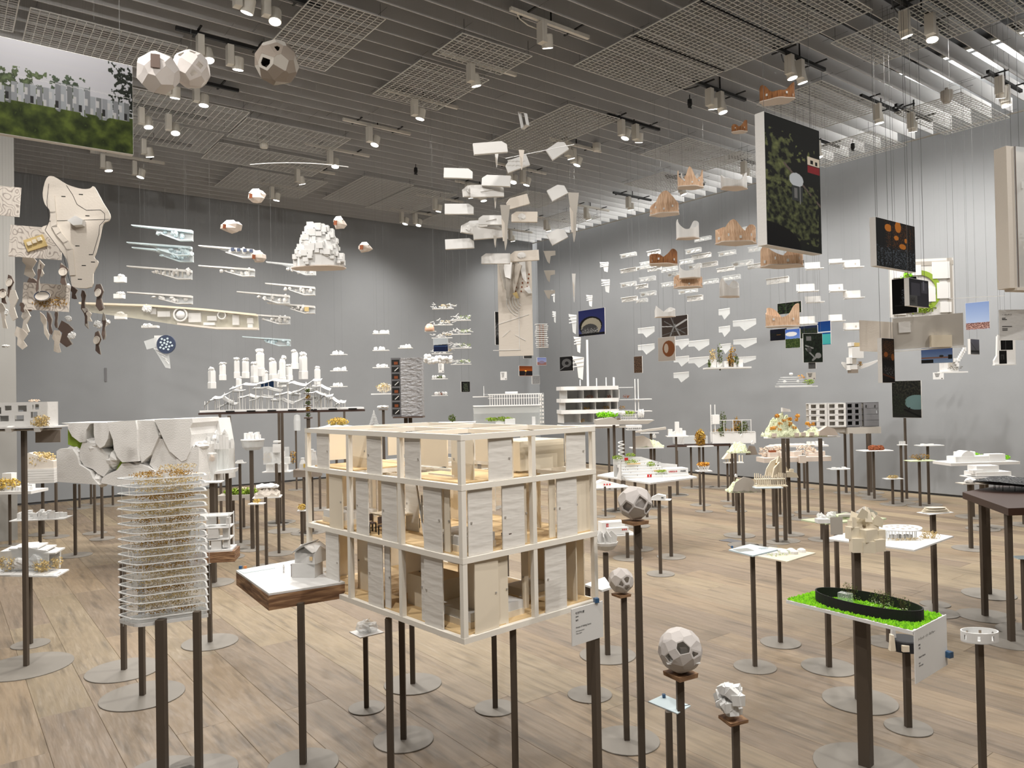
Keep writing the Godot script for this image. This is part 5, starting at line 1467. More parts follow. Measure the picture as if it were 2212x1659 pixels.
	for i in 9:
		var st := nst()
		var p := Basis(Vector3.UP, deg_to_rad(YAW)) * Vector3(-0.11 + (i % 5) * 0.065, 0, -0.045 + (i / 5) * 0.055 + rf(-0.01, 0.01))
		lathe(st, [[0.0, 0.0], [rf(0.022, 0.034), 0.0], [0.026, 0.016], [0.012, 0.024], [0.0, 0.022]], 10, p)
		put(st, "round_house", "white", o)
	tuft(o, "low_green", "paleg", Vector3(0, 0.006, 0), Vector3(0.14, 0.006, 0.06), 160, 0.01)
	# --- mossy rock section
	stand(1597, 1157, 1064, 33, "the mossy rock section", 0.028)
	stand(1606, 1178, 1064, 33, "the mossy rock section", 0.028)
	o = T("rock_section_model", "mossy green rock model cut along one side", "architectural model", "", 1604, 1062, sd(1600, 1166), 0)
	land(o, "mossy_rock", "mossy", 58, 36, 10, 0.06, 21, Vector3(-4, 0, 0), 14, 30)
	poly(o, "cut_side", "greycard", [-28, 0, 36, 0, 32, 8, 14, 30, -2, 34, -20, 22], 16, 18)
	gable(o, "tiny_house", "white", 5, 4, 3, 5, Vector3(-14, 32, 2)); gable(o, "tiny_house", "white", 6, 4, 3, 5, Vector3(28, 12, 8))
	# --- cream dome, its colonnade and text tray
	stand(1672, 1138, 1030, 24, "the cream domed house", 0.028)
	stand(1679, 1172, 1030, 26, "the cream domed house", 0.028)
	o = T("dome_model", "cream domed house model with curved wings and small windows", "architectural model", "", 1688, 1029, sd(1676, 1155), 0)
	poly(o, "dome_shell", "cream", [-32, 0, 12, 0, 12, 14, 4, 34, -6, 38, -18, 32, -28, 16], -14, -10); poly(o, "dome_shell", "cream", [-30, 0, 12, 0, 10, 16, 2, 30, -10, 32, -24, 20], 4, 8, Vector3.ZERO, Vector3(0, 20, 0))
	poly(o, "wing", "cream", [-6, 0, 32, -2, 28, 8, 12, 12, -2, 8], -10, 14); bx(o, "chimney", "cream", Vector3(20, 13, 4), Vector3(8, 6, 8)); poly(o, "peak", "cream", [-6, 28, 6, 28, 2, 42, -1, 44], -6, 2, Vector3(-4, 0, 0))
	for q in [[-20, 12], [-12, 20], [-6, 10], [2, 18], [-14, 28]]: bx(o, "window", "ochre", Vector3(q[0], q[1], 9.4), Vector3(3, 3.4, 0.8))
	stand(1652, 1181, 1056, 26, "the pale colonnade", 0.026)
	o = T("colonnade_model", "pale colonnade model of many small posts above a white tray", "architectural model", "", 1660, 1052, sd(1652, 1181), 0)
	bx(o, "tray", "aqua", Vector3(-4, 0, 6), Vector3(58, 2, 26)); bx(o, "deck", "cream", Vector3(6, 2, -4), Vector3(68, 2, 20))
	for k in 30: bx(o, "post", "cream", Vector3(-26 + (k % 15) * 4.4, 14, -10 + (k / 15) * 12), Vector3(1.5, rf(16, 34), 1.5))
	bx(o, "rail", "cream", Vector3(4, 17, -4), Vector3(64, 1.4, 12))
	# --- brown bush, orange nest, small hills and skeleton dome
	stand(1513, 1091, 966, 22, "the brown conical bush", 0.028)
	o = T("bush_model", "brown conical dried bush model on a saucer", "architectural model", "", 1513, 964, sd(1513, 1091), 0)
	tuft(o, "dried_bush", "ochre", Vector3(0, 17, 0), Vector3(12, 18, 12), 700, 3, 8); tuft(o, "dried_bush", "yellow", Vector3(0, 24, 2), Vector3(8, 14, 8), 160, 3)
	poly(o, "saucer", "white", smoothed([-26, -4, 0, -9, 26, -4, 26, 5, 0, 9, -26, 5], 3), -1, 1, Vector3.ZERO, Vector3(-90, 0, 0))
	stand(1521, 1105, 1018, 19, "the orange nest basket", 0.026)
	o = T("nest_model", "orange tufted nest model in a white wire basket", "architectural model", "", 1520, 1017, sd(1521, 1105), 0)
	bx(o, "card", "white", Vector3(0, 0, 0), Vector3(32, 1.4, 22)); tuft(o, "orange_tuft", "orange", Vector3(0, 14, 0), Vector3(14, 5, 9), 200, 3.4)
	var nb := nst()
	for k in 14:
		bar(nb, Vector3(cos(k * TAU / 14) * 8, 1, sin(k * TAU / 14) * 6), Vector3(cos((k + 1) * TAU / 14) * 13, 11, sin((k + 1) * TAU / 14) * 9), 1.2)
		bar(nb, Vector3(cos(k * TAU / 14) * 8, 1, sin(k * TAU / 14) * 6), Vector3(cos((k - 1) * TAU / 14) * 13, 11, sin((k - 1) * TAU / 14) * 9), 1.2)
	put(nb, "wire_basket", "white", o)
	stand(1584, 1094, 979, 22, "the upper mossy rock", 0.028)
	stand(1591, 1104, 979, 22, "the upper mossy rock", 0.028)
	o = T("mossy_rock_model", "pale mossy rock model with tiny white gables on top", "architectural model", "", 1597, 978, sd(1588, 1098), 0)
	land(o, "mossy_rock", "mossy", 44, 30, 10, 0.07, 33, Vector3(-2, 0, 0), 12, 26); gable(o, "tiny_house", "white", 5, 5, 4, 5, Vector3(6, 32, 0)); gable(o, "tiny_house", "white", 6, 4, 4, 5, Vector3(28, 18, 4)); poly(o, "cut_side", "taupe", [10, -4, 36, -4, 30, 14, 18, 16], 10, 12)
	stand(1573, 1083, 1000, 17, "the white skeleton shelter", 0.026)
	o = T("shelter_model", "white skeleton shelter model with a peaked hood", "architectural model", "", 1584, 999, sd(1573, 1083), 0)
	bx(o, "deck", "white", Vector3(0, 0, 0), Vector3(40, 1.6, 18)); poly(o, "hood", "cream", [-24, 8, -12, 22, 2, 20, 4, 10], -6, 8)
	for k in 10: bx(o, "post", "cream", Vector3(-14 + k * 3.6, 8, (k % 2) * 8 - 4), Vector3(1.5, 15, 1.5))
	# --- mini city, mast model, shallow hill
	stand(1463, 1070, 943, 22, "the mini white towers", 0.028)
	o = T("mini_city_model", "mini white tower city model on a small board", "architectural model", "", 1462, 942, sd(1463, 1070), 0)
	bx(o, "tray", "white", Vector3(0, 0, 0), Vector3(46, 2, 22))
	for q in [[-14, 14, 9], [-7, 9, 7], [0, 30, 8], [8, 16, 7], [15, 11, 8], [-2, 10, 9], [4, 12, 5]]: bx(o, "tower", "white", Vector3(q[0], q[1] / 2 + 1, rf(-4, 4)), Vector3(q[2], q[1], 8))
	o = T("long_wing_model", "thin perforated wing model tilted on a pole", "architectural model", "", 1406, 934, 11.6, 0)
	poly(o, "wing", "greycard", [-34, 0, 32, 6, 32, 11, -6, 7, -34, 3], -6, 6); bx(o, "plate", "white", Vector3(-4, -1, 0), Vector3(40, 1.6, 16))
	slab_leg(o, 1, "the thin perforated wing")
	o = T("cut_hill_model", "hill model cut open with green moss and white gables", "architectural model", "", 1400, 966, 10.4, 0)
	poly(o, "cut_face", "card", [-34, 0, 10, 0, 2, 18, -12, 26, -34, 24], 8, 10); land(o, "mossy_hill", "mossy", 54, 28, 8, 0.06, 40, Vector3(6, 0, -4), 10, 18); gable(o, "tiny_house", "white", 6, 5, 4, 5, Vector3(14, 20, 0)); bx(o, "plate", "white", Vector3(-4, -1, 0), Vector3(70, 2, 30))
	for k in 2: stand_h(o.position + Vector3(0.03 + k * 0.07, 0, 0.02), o.position.y - 0.012, 0.17, "the hill cut open with moss", 0.03)
	# --- dark table with white terraces and conifers
	o = T("conifer_terrace_model", "white terrace house model with dark conifers on a wide dark table", "architectural model", "", 1536, 958, 12.4, -4)
	poly(o, "dark_table", "walnut", [-98, -26, 40, -8, 46, 24, -70, 26], -3, 0, Vector3(0, -2, 0), Vector3(-90, 0, 0))
	bx(o, "low_house", "frost", Vector3(-44, 9, -4), Vector3(70, 16, 30)); bx(o, "terrace", "white", Vector3(48, 12, -8), Vector3(92, 24, 26)); bx(o, "wing", "paper", Vector3(-66, 8, 0), Vector3(14, 16, 22))
	for k in 5: bx(o, "frame_bar", "white", Vector3(8 + k * 19, 36, 6), Vector3(1.2, 30, 1.2))
	bx(o, "frame_bar", "white", Vector3(46, 50, 6), Vector3(78, 1.2, 1.2)); bx(o, "frame_bar", "white", Vector3(46, 25, 6), Vector3(92, 1.2, 1.2))
	for x in [0, 9]: bx(o, "stair_post", "white", Vector3(x, 44, 4), Vector3(1.6, 80, 1.6))
	for k in 5: bx(o, "stair_rung", "white", Vector3(4.5, 66 + k * 4.5 - 24, 4), Vector3(9, 1.4, 1.4))
	bx(o, "tower_box", "white", Vector3(10, 52, 2), Vector3(15, 20, 12))
	for q in [[26, 44, 8, 26], [22, 24, 8, 12], [54, 40, 10, 18], [70, 34, 10, 16], [62, 30, 8, 14]]: tuft(o, "conifer", "leaf" if q[0] != 54 else "ochre", Vector3(q[0], q[1], 2), Vector3(q[2], q[3], 7), 160, 2.8, 8)
	tuft(o, "golden_shrubs", "ochre", Vector3(40, 26, -4), Vector3(44, 7, 8), 200, 2.8)
	slab_leg(o, 4, "the wide dark table with conifers", 0.22, 0.028, 0.035)
	# --- orange dotted mountain on a board
	h = 0.0
	for q in [[1697, 1168], [1706, 1154], [1777, 1166]]: stand(q[0], q[1], 947, 30, "the orange dotted mountain board", 0.032)
	o = T("mountain_model", "pale green mountain model dotted with orange shrubs above small pink houses", "architectural model", "", 1708, 943, sd(1705, 1162), 0)
	poly(o, "tray", "white", [-66, -24, 100, -18, 70, 30, -50, 26], -2, 0, Vector3(0, 0, 0), Vector3(-90, 0, 0))
	land(o, "mountain", "mossy", 76, 50, 16, 0.05, 52, Vector3(-18, 0, -2), 18, 50); land(o, "lower_hill", "mossy", 50, 34, 8, 0.06, 57, Vector3(46, 0, 4), 10, 18)
	for i in 16: tuft(o, "orange_shrub", "orange", Vector3(rf(-46, 14), rf(10, 46), rf(8, 22)), Vector3(5.5, 4, 4), 50, 2.6)
	for i in 4: tuft(o, "orange_shrub", "orange", Vector3(rf(34, 52), rf(18, 28), rf(4, 12)), Vector3(5, 4, 4), 40, 2.6)
	poly(o, "white_roof", "white", [-8, 0, 10, 0, 8, 5, -8, 9], -5, 5, Vector3(-12, 54, 6)); poly(o, "white_roof", "white", [-6, 0, 8, 0, 8, 4, -6, 8], -5, 5, Vector3(62, 32, 6))
	for q in [[-44, 5], [4, 5], [18, 6], [36, 6]]: bx(o, "pink_house", "blush", Vector3(q[0], q[1], 24), Vector3(9, 8, 6))
	poly(o, "pink_roof", "blush", [-22, 0, 20, 0, 12, 14, -4, 20, -20, 10], -8, 8, Vector3(74, 2, 14))
	# --- grey apartment model
	for q in [[1828, 1065], [1843, 1112], [1877, 1071], [1882, 1064]]: stand(q[0], q[1], 936, 26, "the grey apartment block", 0.03)
	o = T("apartment_model", "grey and white apartment block model with open windows on a boxy base", "architectural model", "", 1816, 930, 11.2, 6)
	bx(o, "base", "greycard", Vector3(44, 0, 0), Vector3(76, 14, 34)); bx(o, "base", "greycard", Vector3(2, 2, -6), Vector3(70, 12, 30))
	for q in [[-58, 44, 40, 36, "paper"], [-16, 44, 42, 40, "paper"], [22, 54, 36, 44, "grey"], [62, 54, 34, 44, "grey"]]:
		var w: float = q[2]
		var rects := []
		for r in 4:
			for cc in 2: rects.append([4 + cc * w * 0.48, 4 + r * 12.5, w * 0.40 + cc * w * 0.48, 12 + r * 12.5])
		holed(o, "facade", q[4], w, 52, 2, rects if q[0] != 62 else [[4, 40, 7, 46], [24, 40, 27, 46], [28, 28, 32, 34]], Vector3(q[0], 8, 14))
		bx(o, "inner_core", "black" if q[0] == 22 else "greycard", Vector3(q[0], 34, 2), Vector3(w - 4, 50, 10))
		for r in 5: bx(o, "floor_slab", q[4], Vector3(q[0], 9 + r * 12.6, 8), Vector3(w, 1.4, 14))
	# --- pale sheets and wooden town under the mountain
	o = T("pale_sheet_model", "cream sheet landscape model on a thin board under the mountain", "architectural model", "", 1716, 962, 9.6, 0)
	poly(o, "board", "paper", [-68, -16, 70, -10, 74, 14, -50, 16], -3, 0, Vector3.ZERO, Vector3(-90, 0, 0)); land(o, "sand_sheet", "cream", 90, 26, 4, 0.05, 61, Vector3(-6, 0, 0), 10, 3); blocks(o, "white", 40, 16, 9, 3, 8, 4, 9, Vector3(44, 0, 0))
	slab_leg(o, 2, "the cream sheet landscape", 0.4, 0.026, 0.02)
	stand(1728, 1121, 996, 26, "the wooden town with white trees", 0.03)
	stand(1738, 1056, 980, 20, "the wooden town with white trees", 0.028)
	o = T("wooden_town_model", "pink wooden town model with feathery white trees", "architectural model", "", 1716, 996, sd(1728, 1121), 6)
	bx(o, "wood_base", "blush", Vector3(-2, 5, 0), Vector3(150, 10, 40)); blocks(o, "blush", 140, 34, 22, 5, 12, 8, 18, Vector3(0, 10, 0))
	for q in [[-58, 22, 22, 12], [-34, 24, 16, 10], [26, 24, 22, 12], [40, 20, 12, 9]]: tuft(o, "white_trees", "peach", Vector3(q[0], q[1], -4), Vector3(q[2], q[3], 12), 260, 2.4, 10, "white")
	bx(o, "cut_block", "blush", Vector3(6, 6, 22), Vector3(14, 16, 10)); bx(o, "brick_house", "rust", Vector3(-52, 22, 6), Vector3(14, 6, 8))
	# --- small cards on poles along the right wall: [x, y, base x, base y, width, kind, text]
	for q in [[1889, 973, 1889, 1078, 66, 0, "rust lump model on a white card beside the pointed shadow"], [1813, 1013, 1813, 1109, 46, 1, "bare white card model on a pole in front of the right wall"],
		[1929, 1034, 1929, 1090, 38, 2, "low straw nest model on a small card by the right wall"], [1949, 961, 1949, 1086, 19, 3, "tiny white spires model on a small card by the right wall"],
		[1988, 995, 1988, 1094, 58, 4, "fine olive shrubs model on a pale green card"], [2007, 962, 2007, 1090, 52, 1, "slim white slab model on a high card behind the olive shrubs"]]:
		stand(q[2], q[3], q[1] + 1, 26, "the " + (q[6] as String).split(" model")[0], 0.026)
		o = T("card_model", q[6], "architectural model", "", q[0], q[1], sd(q[2], q[3]), 4)
		bx(o, "card", "paleg" if q[5] == 4 else "white", Vector3.ZERO, Vector3(q[4], 1.5, q[4] * 0.5))
		match q[5]:
			0:
				for i in 4: rock(o, "rust_lump", "rust", Vector3(-8 + i * 7, 5, 2), Vector3(7, 6, 6), i + 70, 0.8)
			1: blocks(o, "white", q[4] * 0.7, 8, 4, 2, 4, 5, 12)
			2: tuft(o, "straw_nest", "straw", Vector3(0, 4, 0), Vector3(13, 4, 6), 140, 2.4)
			3:
				for i in 5: bx(o, "spire", "white", Vector3(-6 + i * 3, 4, 0), Vector3(1.3, 8, 1.3))
			4: tuft(o, "olive_shrubs", "ochre", Vector3(0, 8, 0), Vector3(24, 7, 10), 170, 2, 24)
	# --- white long house with lawn, stepped museum, blob
	stand(2102, 1117, 1003, 34, "the long white house with a lawn", 0.03)
	o = T("lawn_house_model", "long white house model with a barrel roof and bright lawn", "architectural model", "", 2108, 1002, sd(2102, 1117), 5)
	bx(o, "slab", "paper", Vector3(0, 3, 0), Vector3(156, 6, 60)); bx(o, "house", "white", Vector3(-6, 12, 4), Vector3(106, 12, 30)); bx(o, "wing", "white", Vector3(34, 14, 12), Vector3(36, 16, 18))
	var br := nst()
	for q in [[-26, 12], [24, 9]]:
		lathe(br, [[0.0, 0.0], [9.0, 0.0], [9.0, q[1] * 2.4], [0.0, q[1] * 2.4]], 14, Vector3(0, 0, 0))
	bx(o, "upper_house", "white", Vector3(-20, 22, -8), Vector3(40, 9, 14))
	var vr := poly(o, "barrel_roof", "white", smoothed([-14, 0, -10, 9, 0, 13, 10, 9, 14, 0], 3), -12, 14, Vector3(-30, 17, 4)); vr.name = "barrel_roof"
	tuft(o, "lawn", "moss", Vector3(62, 12, -6), Vector3(22, 6, 16), 260, 3); tuft(o, "lawn", "moss", Vector3(-4, 20, -10), Vector3(26, 4, 8), 140, 3)
	o = T("stepped_museum_model", "stack of three offset white slabs on a thin board", "architectural model", "", 2133, 1028, 8.4, 4)
	bx(o, "board", "paper", Vector3(0, -1, 0), Vector3(92, 2, 50)); bx(o, "lower_slab", "white", Vector3(0, 6, 0), Vector3(78, 9, 40)); bx(o, "upper_slab", "white", Vector3(-8, 17, -2), Vector3(50, 12, 30)); bx(o, "side_slab", "white", Vector3(-32, 11, 10), Vector3(24, 8, 14))
	slab_leg(o, 2, "the stack of offset white slabs", 0.14, 0.034)
	o = T("pebble_model", "white faceted pebble model on a grey card by the dark table", "architectural model", "", 2094, 1043, 7.4, 0)
	bx(o, "card", "greycard", Vector3(4, -1, 0), Vector3(52, 2, 30)); rock(o, "pebble", "white", Vector3(0, 5, 4), Vector3(12, 6, 9), 77, 0.6)
	slab_leg(o, 1, "the white faceted pebble")
	# --- dark table with a hammered canopy
	h = height_at(pl(2128, 1331, 0), 1066)
	for q in [[2128, 1331, 55], [2136, 1284, 52], [2185, 1386, 62]]:
		var p := pl(q[0], q[1], 0.0)
		stand_h(p, h - 0.046, q[2] * depth(p) / F, "the dark table with the hammered canopy", 0.032)
	board("dark_table", "thick dark walnut table top at the right edge", "table", "", h, [2079, 1063, 2178, 1098, 2350, 1092, 2240, 1044, 2150, 1050], 0.045, "walnut")
	o = T("canopy_roof_model", "dark hammered metal canopy model floating over the walnut table", "architectural model", "", 2200, 1052, 5.4, 0)
	var hc := nst()
	for k in 24:
		for r in 4:
			var P := func(rr: int, kk: int) -> Vector3:
				var a := TAU * kk / 24; var u := rr / 4.0
				return Vector3(cos(a) * 92 * u, 4 + 10 * (u * u) + 3 * sin(a * 3) * u, sin(a) * 60 * u)
			quad(hc, P.call(r, k + 1), P.call(r, k), P.call(r + 1, k), P.call(r + 1, k + 1))
			quad(hc, P.call(r, k) - Vector3(0, 1.5, 0), P.call(r, k + 1) - Vector3(0, 1.5, 0), P.call(r + 1, k + 1) - Vector3(0, 1.5, 0), P.call(r + 1, k) - Vector3(0, 1.5, 0))
	put(hc, "canopy", "hammered", o)
	for k in 12: bx(o, "support", "black", Vector3(cos(k * TAU / 12) * 50, 1, sin(k * TAU / 12) * 30), Vector3(0.8, 16, 0.8))
	# --- scroll model and right edge cards
	stand(2020, 1306, 1108, 30, "the rolled paper scroll", 0.03)
	o = T("scroll_model", "loosely rolled cream paper scroll model on a card", "architectural model", "", 2020, 1107, sd(2020, 1306), 0)
	bx(o, "card", "white", Vector3(0, 0, 0), Vector3(68, 1.4, 34), 20)
	for k in 4: poly(o, "paper_layer", "cream", smoothed([-26 + k * 3, -8, 0, -11, 26 - k * 2, -6, 30 - k * 3, 5, 4, 11, -24 + k * 2, 8], 3), 0, 1.4, Vector3(0, 2 + k * 2.6, 0), Vector3(-90 + rf(-4, 4), 0, 0))
	o = T("edge_card_model", "white caption card on a pole at the right edge beside the dark table legs", "card", "", 2212, 1204, 4.9, 0)
	bx(o, "card", "aqua", Vector3.ZERO, Vector3(44, 1.5, 30)); slab_leg(o, 1, "the white caption card at the right")
	o = T("curved_sheet_model", "white curved sheet model on a card under the walnut table", "architectural model", "", 2212, 1090, 8.6, 0)
	poly(o, "curved_sheet", "white", [-22, 0, 22, 0, 22, 6, 6, 3, -12, 8, -22, 10], -14, 14); slab_leg(o, 1, "the white curved sheet")
	# --- floor box lid
	o = board("floor_box_lid", "small grey metal floor box lid set in the planks", "floor box", "", 0.004, [1553, 1167, 1590, 1173, 1612, 1170, 1575, 1163], 0.004, "grey")

# ================================================================ things hung from the ceiling on fine wires
func hang(o: Node3D, xs: Array, y: float, w := 0.0003, z := 0.0):
	var s := o.scale.x
	var top := (HC + 0.004 - o.position.y) / s
	var cl := nst()
	box(cl, Vector3.ZERO, Vector3(0.002, 0.002, 0.29) / s)
	var clip := put(cl, "ceiling_clip", "wire", o)
	clip.position = Vector3(xs[0], top + 0.002 / s, z); clip.rotation.y = -o.rotation.y
	for x in xs:
		var st := nst()
		box(st, Vector3(x, (top + y) / 2, z), Vector3(w / s, top - y, w / s))
		var b := put(st, "wire", "wire", o)
		b.basis = Basis(Vector3.FORWARD, 0.0)
# box with one corner cut off, hollow looking card
func cut_card(o: Node3D, w: float, h: float, t: float, mat, flip := 1.0) -> MeshInstance3D:
	return poly(o, "card_block", mat, [-w / 2 * flip, -h / 2, w / 2 * flip, -h / 2, w / 2 * flip, h * 0.18, (w / 2 - h * 0.45) * flip, h / 2, -w / 2 * flip, h / 2], -t / 2, t / 2)
# crown of upright veneer: closed wavy wall on a base sheet
func crown(o: Node3D, w: float, h: float, mat: String, seed_: int, base_mat := "peach", sq := 0.62, floor_on := true, spikes := 3.0, smooth := false):
	var r2 := RandomNumberGenerator.new()
	r2.seed = seed_
	var ph := r2.randf() * TAU
	var n := 42
	var P := func(k: int, r: float, f: float) -> Vector3:
		var a := TAU * k / n
		var rr := (1.0 + 0.09 * sin(a * 5 + ph)) * r * w / 2
		var t := 0.60 + 0.30 * sin(a * spikes + ph) + 0.14 * sin(a * (spikes * 2 - 1) + ph * 2)
		return Vector3(cos(a) * rr, h * clampf(t, 0.25, 1.05) * f, sin(a) * rr * sq)
	var st := nst()
	for k in n:
		quad(st, P.call(k, 1, 0), P.call(k, 1, 1), P.call(k + 1, 1, 1), P.call(k + 1, 1, 0))
		quad(st, P.call(k + 1, 0.96, 0), P.call(k + 1, 0.96, 1), P.call(k, 0.96, 1), P.call(k, 0.96, 0))
		quad(st, P.call(k, 1, 1), P.call(k, 0.96, 1), P.call(k + 1, 0.96, 1), P.call(k + 1, 1, 1))
	put(st, "wavy_wall", mat, o)
	if floor_on:
		var pts := []
		for k in n:
			var v: Vector3 = P.call(k, 1.04, 0)
			pts.append(v.x); pts.append(-v.z)
		poly(o, "base_sheet", base_mat, pts, -h * 0.05, 0, Vector3.ZERO, Vector3(-90, 0, 0))
	if mat.begins_with("bandsaw"):
		for k in 5:
			var a := 0.35 + k * 0.62
			bx(o, "window_card", "paper", Vector3(cos(a) * w * 0.515, h * (0.16 + 0.12 * (k % 2)), sin(a) * w * 0.515 * sq), Vector3(w * 0.055, w * 0.07, w * 0.02), 90 - rad_to_deg(a))
func wedge(o: Node3D, w: float, h: float, mat: String, seed_: int, bits := "paper"):
	poly(o, "top_strip", mat, [-w / 2, 0, w / 2, -h * 0.35, w / 2, -h * 0.52, -w / 2, -2], -6, 6)
	var r2 := RandomNumberGenerator.new()
	r2.seed = seed_
	poly(o, "back_sheet", "frost", [-w * 0.2, -h * 0.2, w / 2, -h * 0.5, w / 2, -h, w * 0.25, -h * 0.92, 0, -h * 0.5], -5, -4)
	for k in 9:
		var u := r2.randf_range(-0.1, 0.46)
		var hh := h * r2.randf_range(0.1, 0.3) * (0.6 + u)
		rock(o, "room_lump", bits, Vector3(u * w, -h * (0.42 + 0.55 * r2.randf() * (u + 0.3)), r2.randf_range(-4, 4)), Vector3(w * 0.035, hh, 4), seed_ + k, 0.6)
	poly(o, "lower_edge", mat, [0, -h * 0.55, w * 0.3, -h * 0.93, w / 2, -h * 0.97, w / 2, -h, w * 0.28, -h, -w * 0.02, -h * 0.58], -6, 6)
func make_hang_left():
	var o: Node3D
	# --- pair of polyhedral shells and a crumpled brown ball
	o = T("polyhedron_shell", "white polyhedral shell with a brown square opening, hung beside a ported shell", "hanging model", "", 341, 158, 5.2, 0)
	facet_ball(o, 45, 22, 31, "thin_paper", 0.08)
	bx(o, "opening", "kraft", Vector3(13, 9, 39.0), Vector3(18, 30, 3), 20, -6)
	hang(o, [0], 44)
	o = T("polyhedron_shell", "white polyhedral shell pierced by hexagonal ports", "hanging model", "", 413, 150, 5.4, 0)
	var hl := {}
	for v in [Vector3(-0.5, 0.5, 0.75), Vector3(-0.1, 0.8, 0.6), Vector3(0.4, 0.75, 0.5), Vector3(0.75, 0.1, 0.65), Vector3(0.6, -0.45, 0.6), Vector3(-0.8, 0.2, 0.5)]: hl[v] = 0.5
	facet_ball(o, 40, 32, 17, "thin_paper", 0.03, hl)
	hang(o, [0], 39)
	o = T("crumpled_ball", "taupe paper ball of triangular folds with small openings, hung near the ceiling", "hanging model", "", 598, 136, 5.6, 0)
	facet_ball(o, 47, 40, 23, "taupe", 0.17, {Vector3(0.1, -0.3, 1): 0.5, Vector3(-0.6, -0.3, 0.7): 0.6, Vector3(0.5, 0.4, 0.7): 0.4}, [], Vector3.ZERO, "greycard")
	tuft(o, "yellow_scrap", "yellow", Vector3(10, -8, 30), Vector3(5, 4, 3), 20, 4)
	hang(o, [0], 46)
	# --- relief map board
	o = T("relief_map", "tall cream relief map board with ridges and a small white house", "hanging model", "", 168, 500, 5.6, 14)
	var outline := [-58, 112, -44, 116, -18, 100, 10, 92, 26, 94, 34, 98, 50, 66, 64, 40, 62, 26, 50, 18, 44, -10, 36, -44, 32, -56, 40, -66, 30, -90, 26, -120, -10, -120, -14, -100, -22, -60, -48, -24, -68, 0, -66, 8, -56, 14, -52, 40, -62, 56, -66, 80]
	poly(o, "board", "card", smoothed(outline, 3), -3, 3)
	poly(o, "board_edge", "ink", smoothed(outline, 3), -4.2, -3.2)
	for q in [[[-48, 74, -46, 40, -44, 10, -36, -6, -22, -24, -14, -40, -10, -90], 7.0], [[-40, 4, -28, -14, -18, -30, -16, -60, -14, -80], 4.0]]:
		var rd := nst()
		var pts := []
		for i in range(0, q[0].size(), 2): pts.append(Vector3(q[0][i], q[0][i + 1], 3))
		for i in pts.size() - 1: bar(rd, pts[i], pts[i + 1] + (pts[i + 1] - pts[i]) * 0.12, q[1] * 1.6, q[1], Vector3.BACK)
		put(rd, "ridge", "card", o)
	for q in [[-54, 100, -58, 60, -54, 20, -62, 0, -46, -24, -28, -50, -18, -100, -12, -118], [-20, 98, -8, 78, 0, 58, 18, 46, 46, 48, 54, 40, 54, 26, 44, 14, 42, -6, 30, -50], [-54, 20, 62, 28]]:
		var ln := nst()
		for i in range(0, q.size() - 2, 2): bar(ln, Vector3(q[i], q[i + 1], 3.2), Vector3(q[i + 2], q[i + 3], 3.2), 0.8, 0.5, Vector3.BACK)
		put(ln, "drawn_line", "ink", o)
	for q in [[-26, 74], [8, 80], [20, 34], [0, -32], [26, -50], [12, -74], [4, -104], [30, -66]]: bx(o, "printed_mark", "ink", Vector3(q[0], q[1], 3.3), Vector3(8, 1.6, 0.4))
	poly(o, "white_house", "white", [-15, 0, 0, 11, 15, 3, 13, -8, -4, -10], 3, 24, Vector3(2, 18, 0))
	hang(o, [-50, 36], 96)
	# --- drawn plans behind it
	for q in [[78, 524, 104, 68, 6.0, "pale contour plan sheet with a small yellow model, hung behind the relief map", 10], [100, 642, 94, 58, 6.2, "contour plan sheet with an oval basin, hung under the relief map", 8], [8, 434, 64, 64, 6.4, "contour plan sheet hung in front of the partition wall", 12]]:
		o = T("plan_sheet", q[5], "hanging plan", "", q[0], q[1], q[4], q[6])
		bx(o, "sheet", "map", Vector3.ZERO, Vector3(q[2], q[3], 2), 0, 0).rotation_degrees.z = -4
		if q[0] == 78:
			bx(o, "model_base", "straw", Vector3(0, -2, 3), Vector3(40, 26, 5)).rotation_degrees.z = 20
			for k in 3: bx(o, "model_room", "cream", Vector3(-10 + k * 10, -4 + k * 5, 7), Vector3(8, 8, 6)).rotation_degrees.z = 20
		elif q[0] == 100:
			tuft(o, "yellow_brush", "ochre", Vector3(10, -12, 3), Vector3(38, 13, 3), 200, 3)
			var bs := nst()
			lathe(bs, [[14.0, 0.0], [17.0, 4.0], [16.5, 5.0], [14.0, 3.0], [0.0, 2.0]], 20, Vector3.ZERO, 1.0, 0.72)
			var b := put(bs, "basin", "card", o)
			b.position = Vector3(-4, 0, 6); b.rotation_degrees.x = 72
			bs = nst()
			lathe(bs, [[14.2, 4.0], [16.0, 5.4], [15.0, 5.6]], 20, Vector3.ZERO, 1.0, 0.72)
			b = put(bs, "blue_rim", "bluegrey", o)
			b.position = Vector3(-4, 0, 6); b.rotation_degrees.x = 72
		hang(o, [-q[2] * 0.4, q[2] * 0.4], q[3] / 2)
	# --- fluttering cluster of bent cards: [zoom x, y, w, h, kind]
	var lab := {"c": ["cream bent paper card of the fluttering cluster", "cream cards of the cluster"], "k": ["dark brown bent card with a pale edge in the fluttering cluster", "dark cards of the cluster"], "d": ["dark brown card carrying a pale round disk in the cluster", "disk cards of the cluster"], "w": ["small white paper model among the fluttering cards", "small white models of the cluster"]}
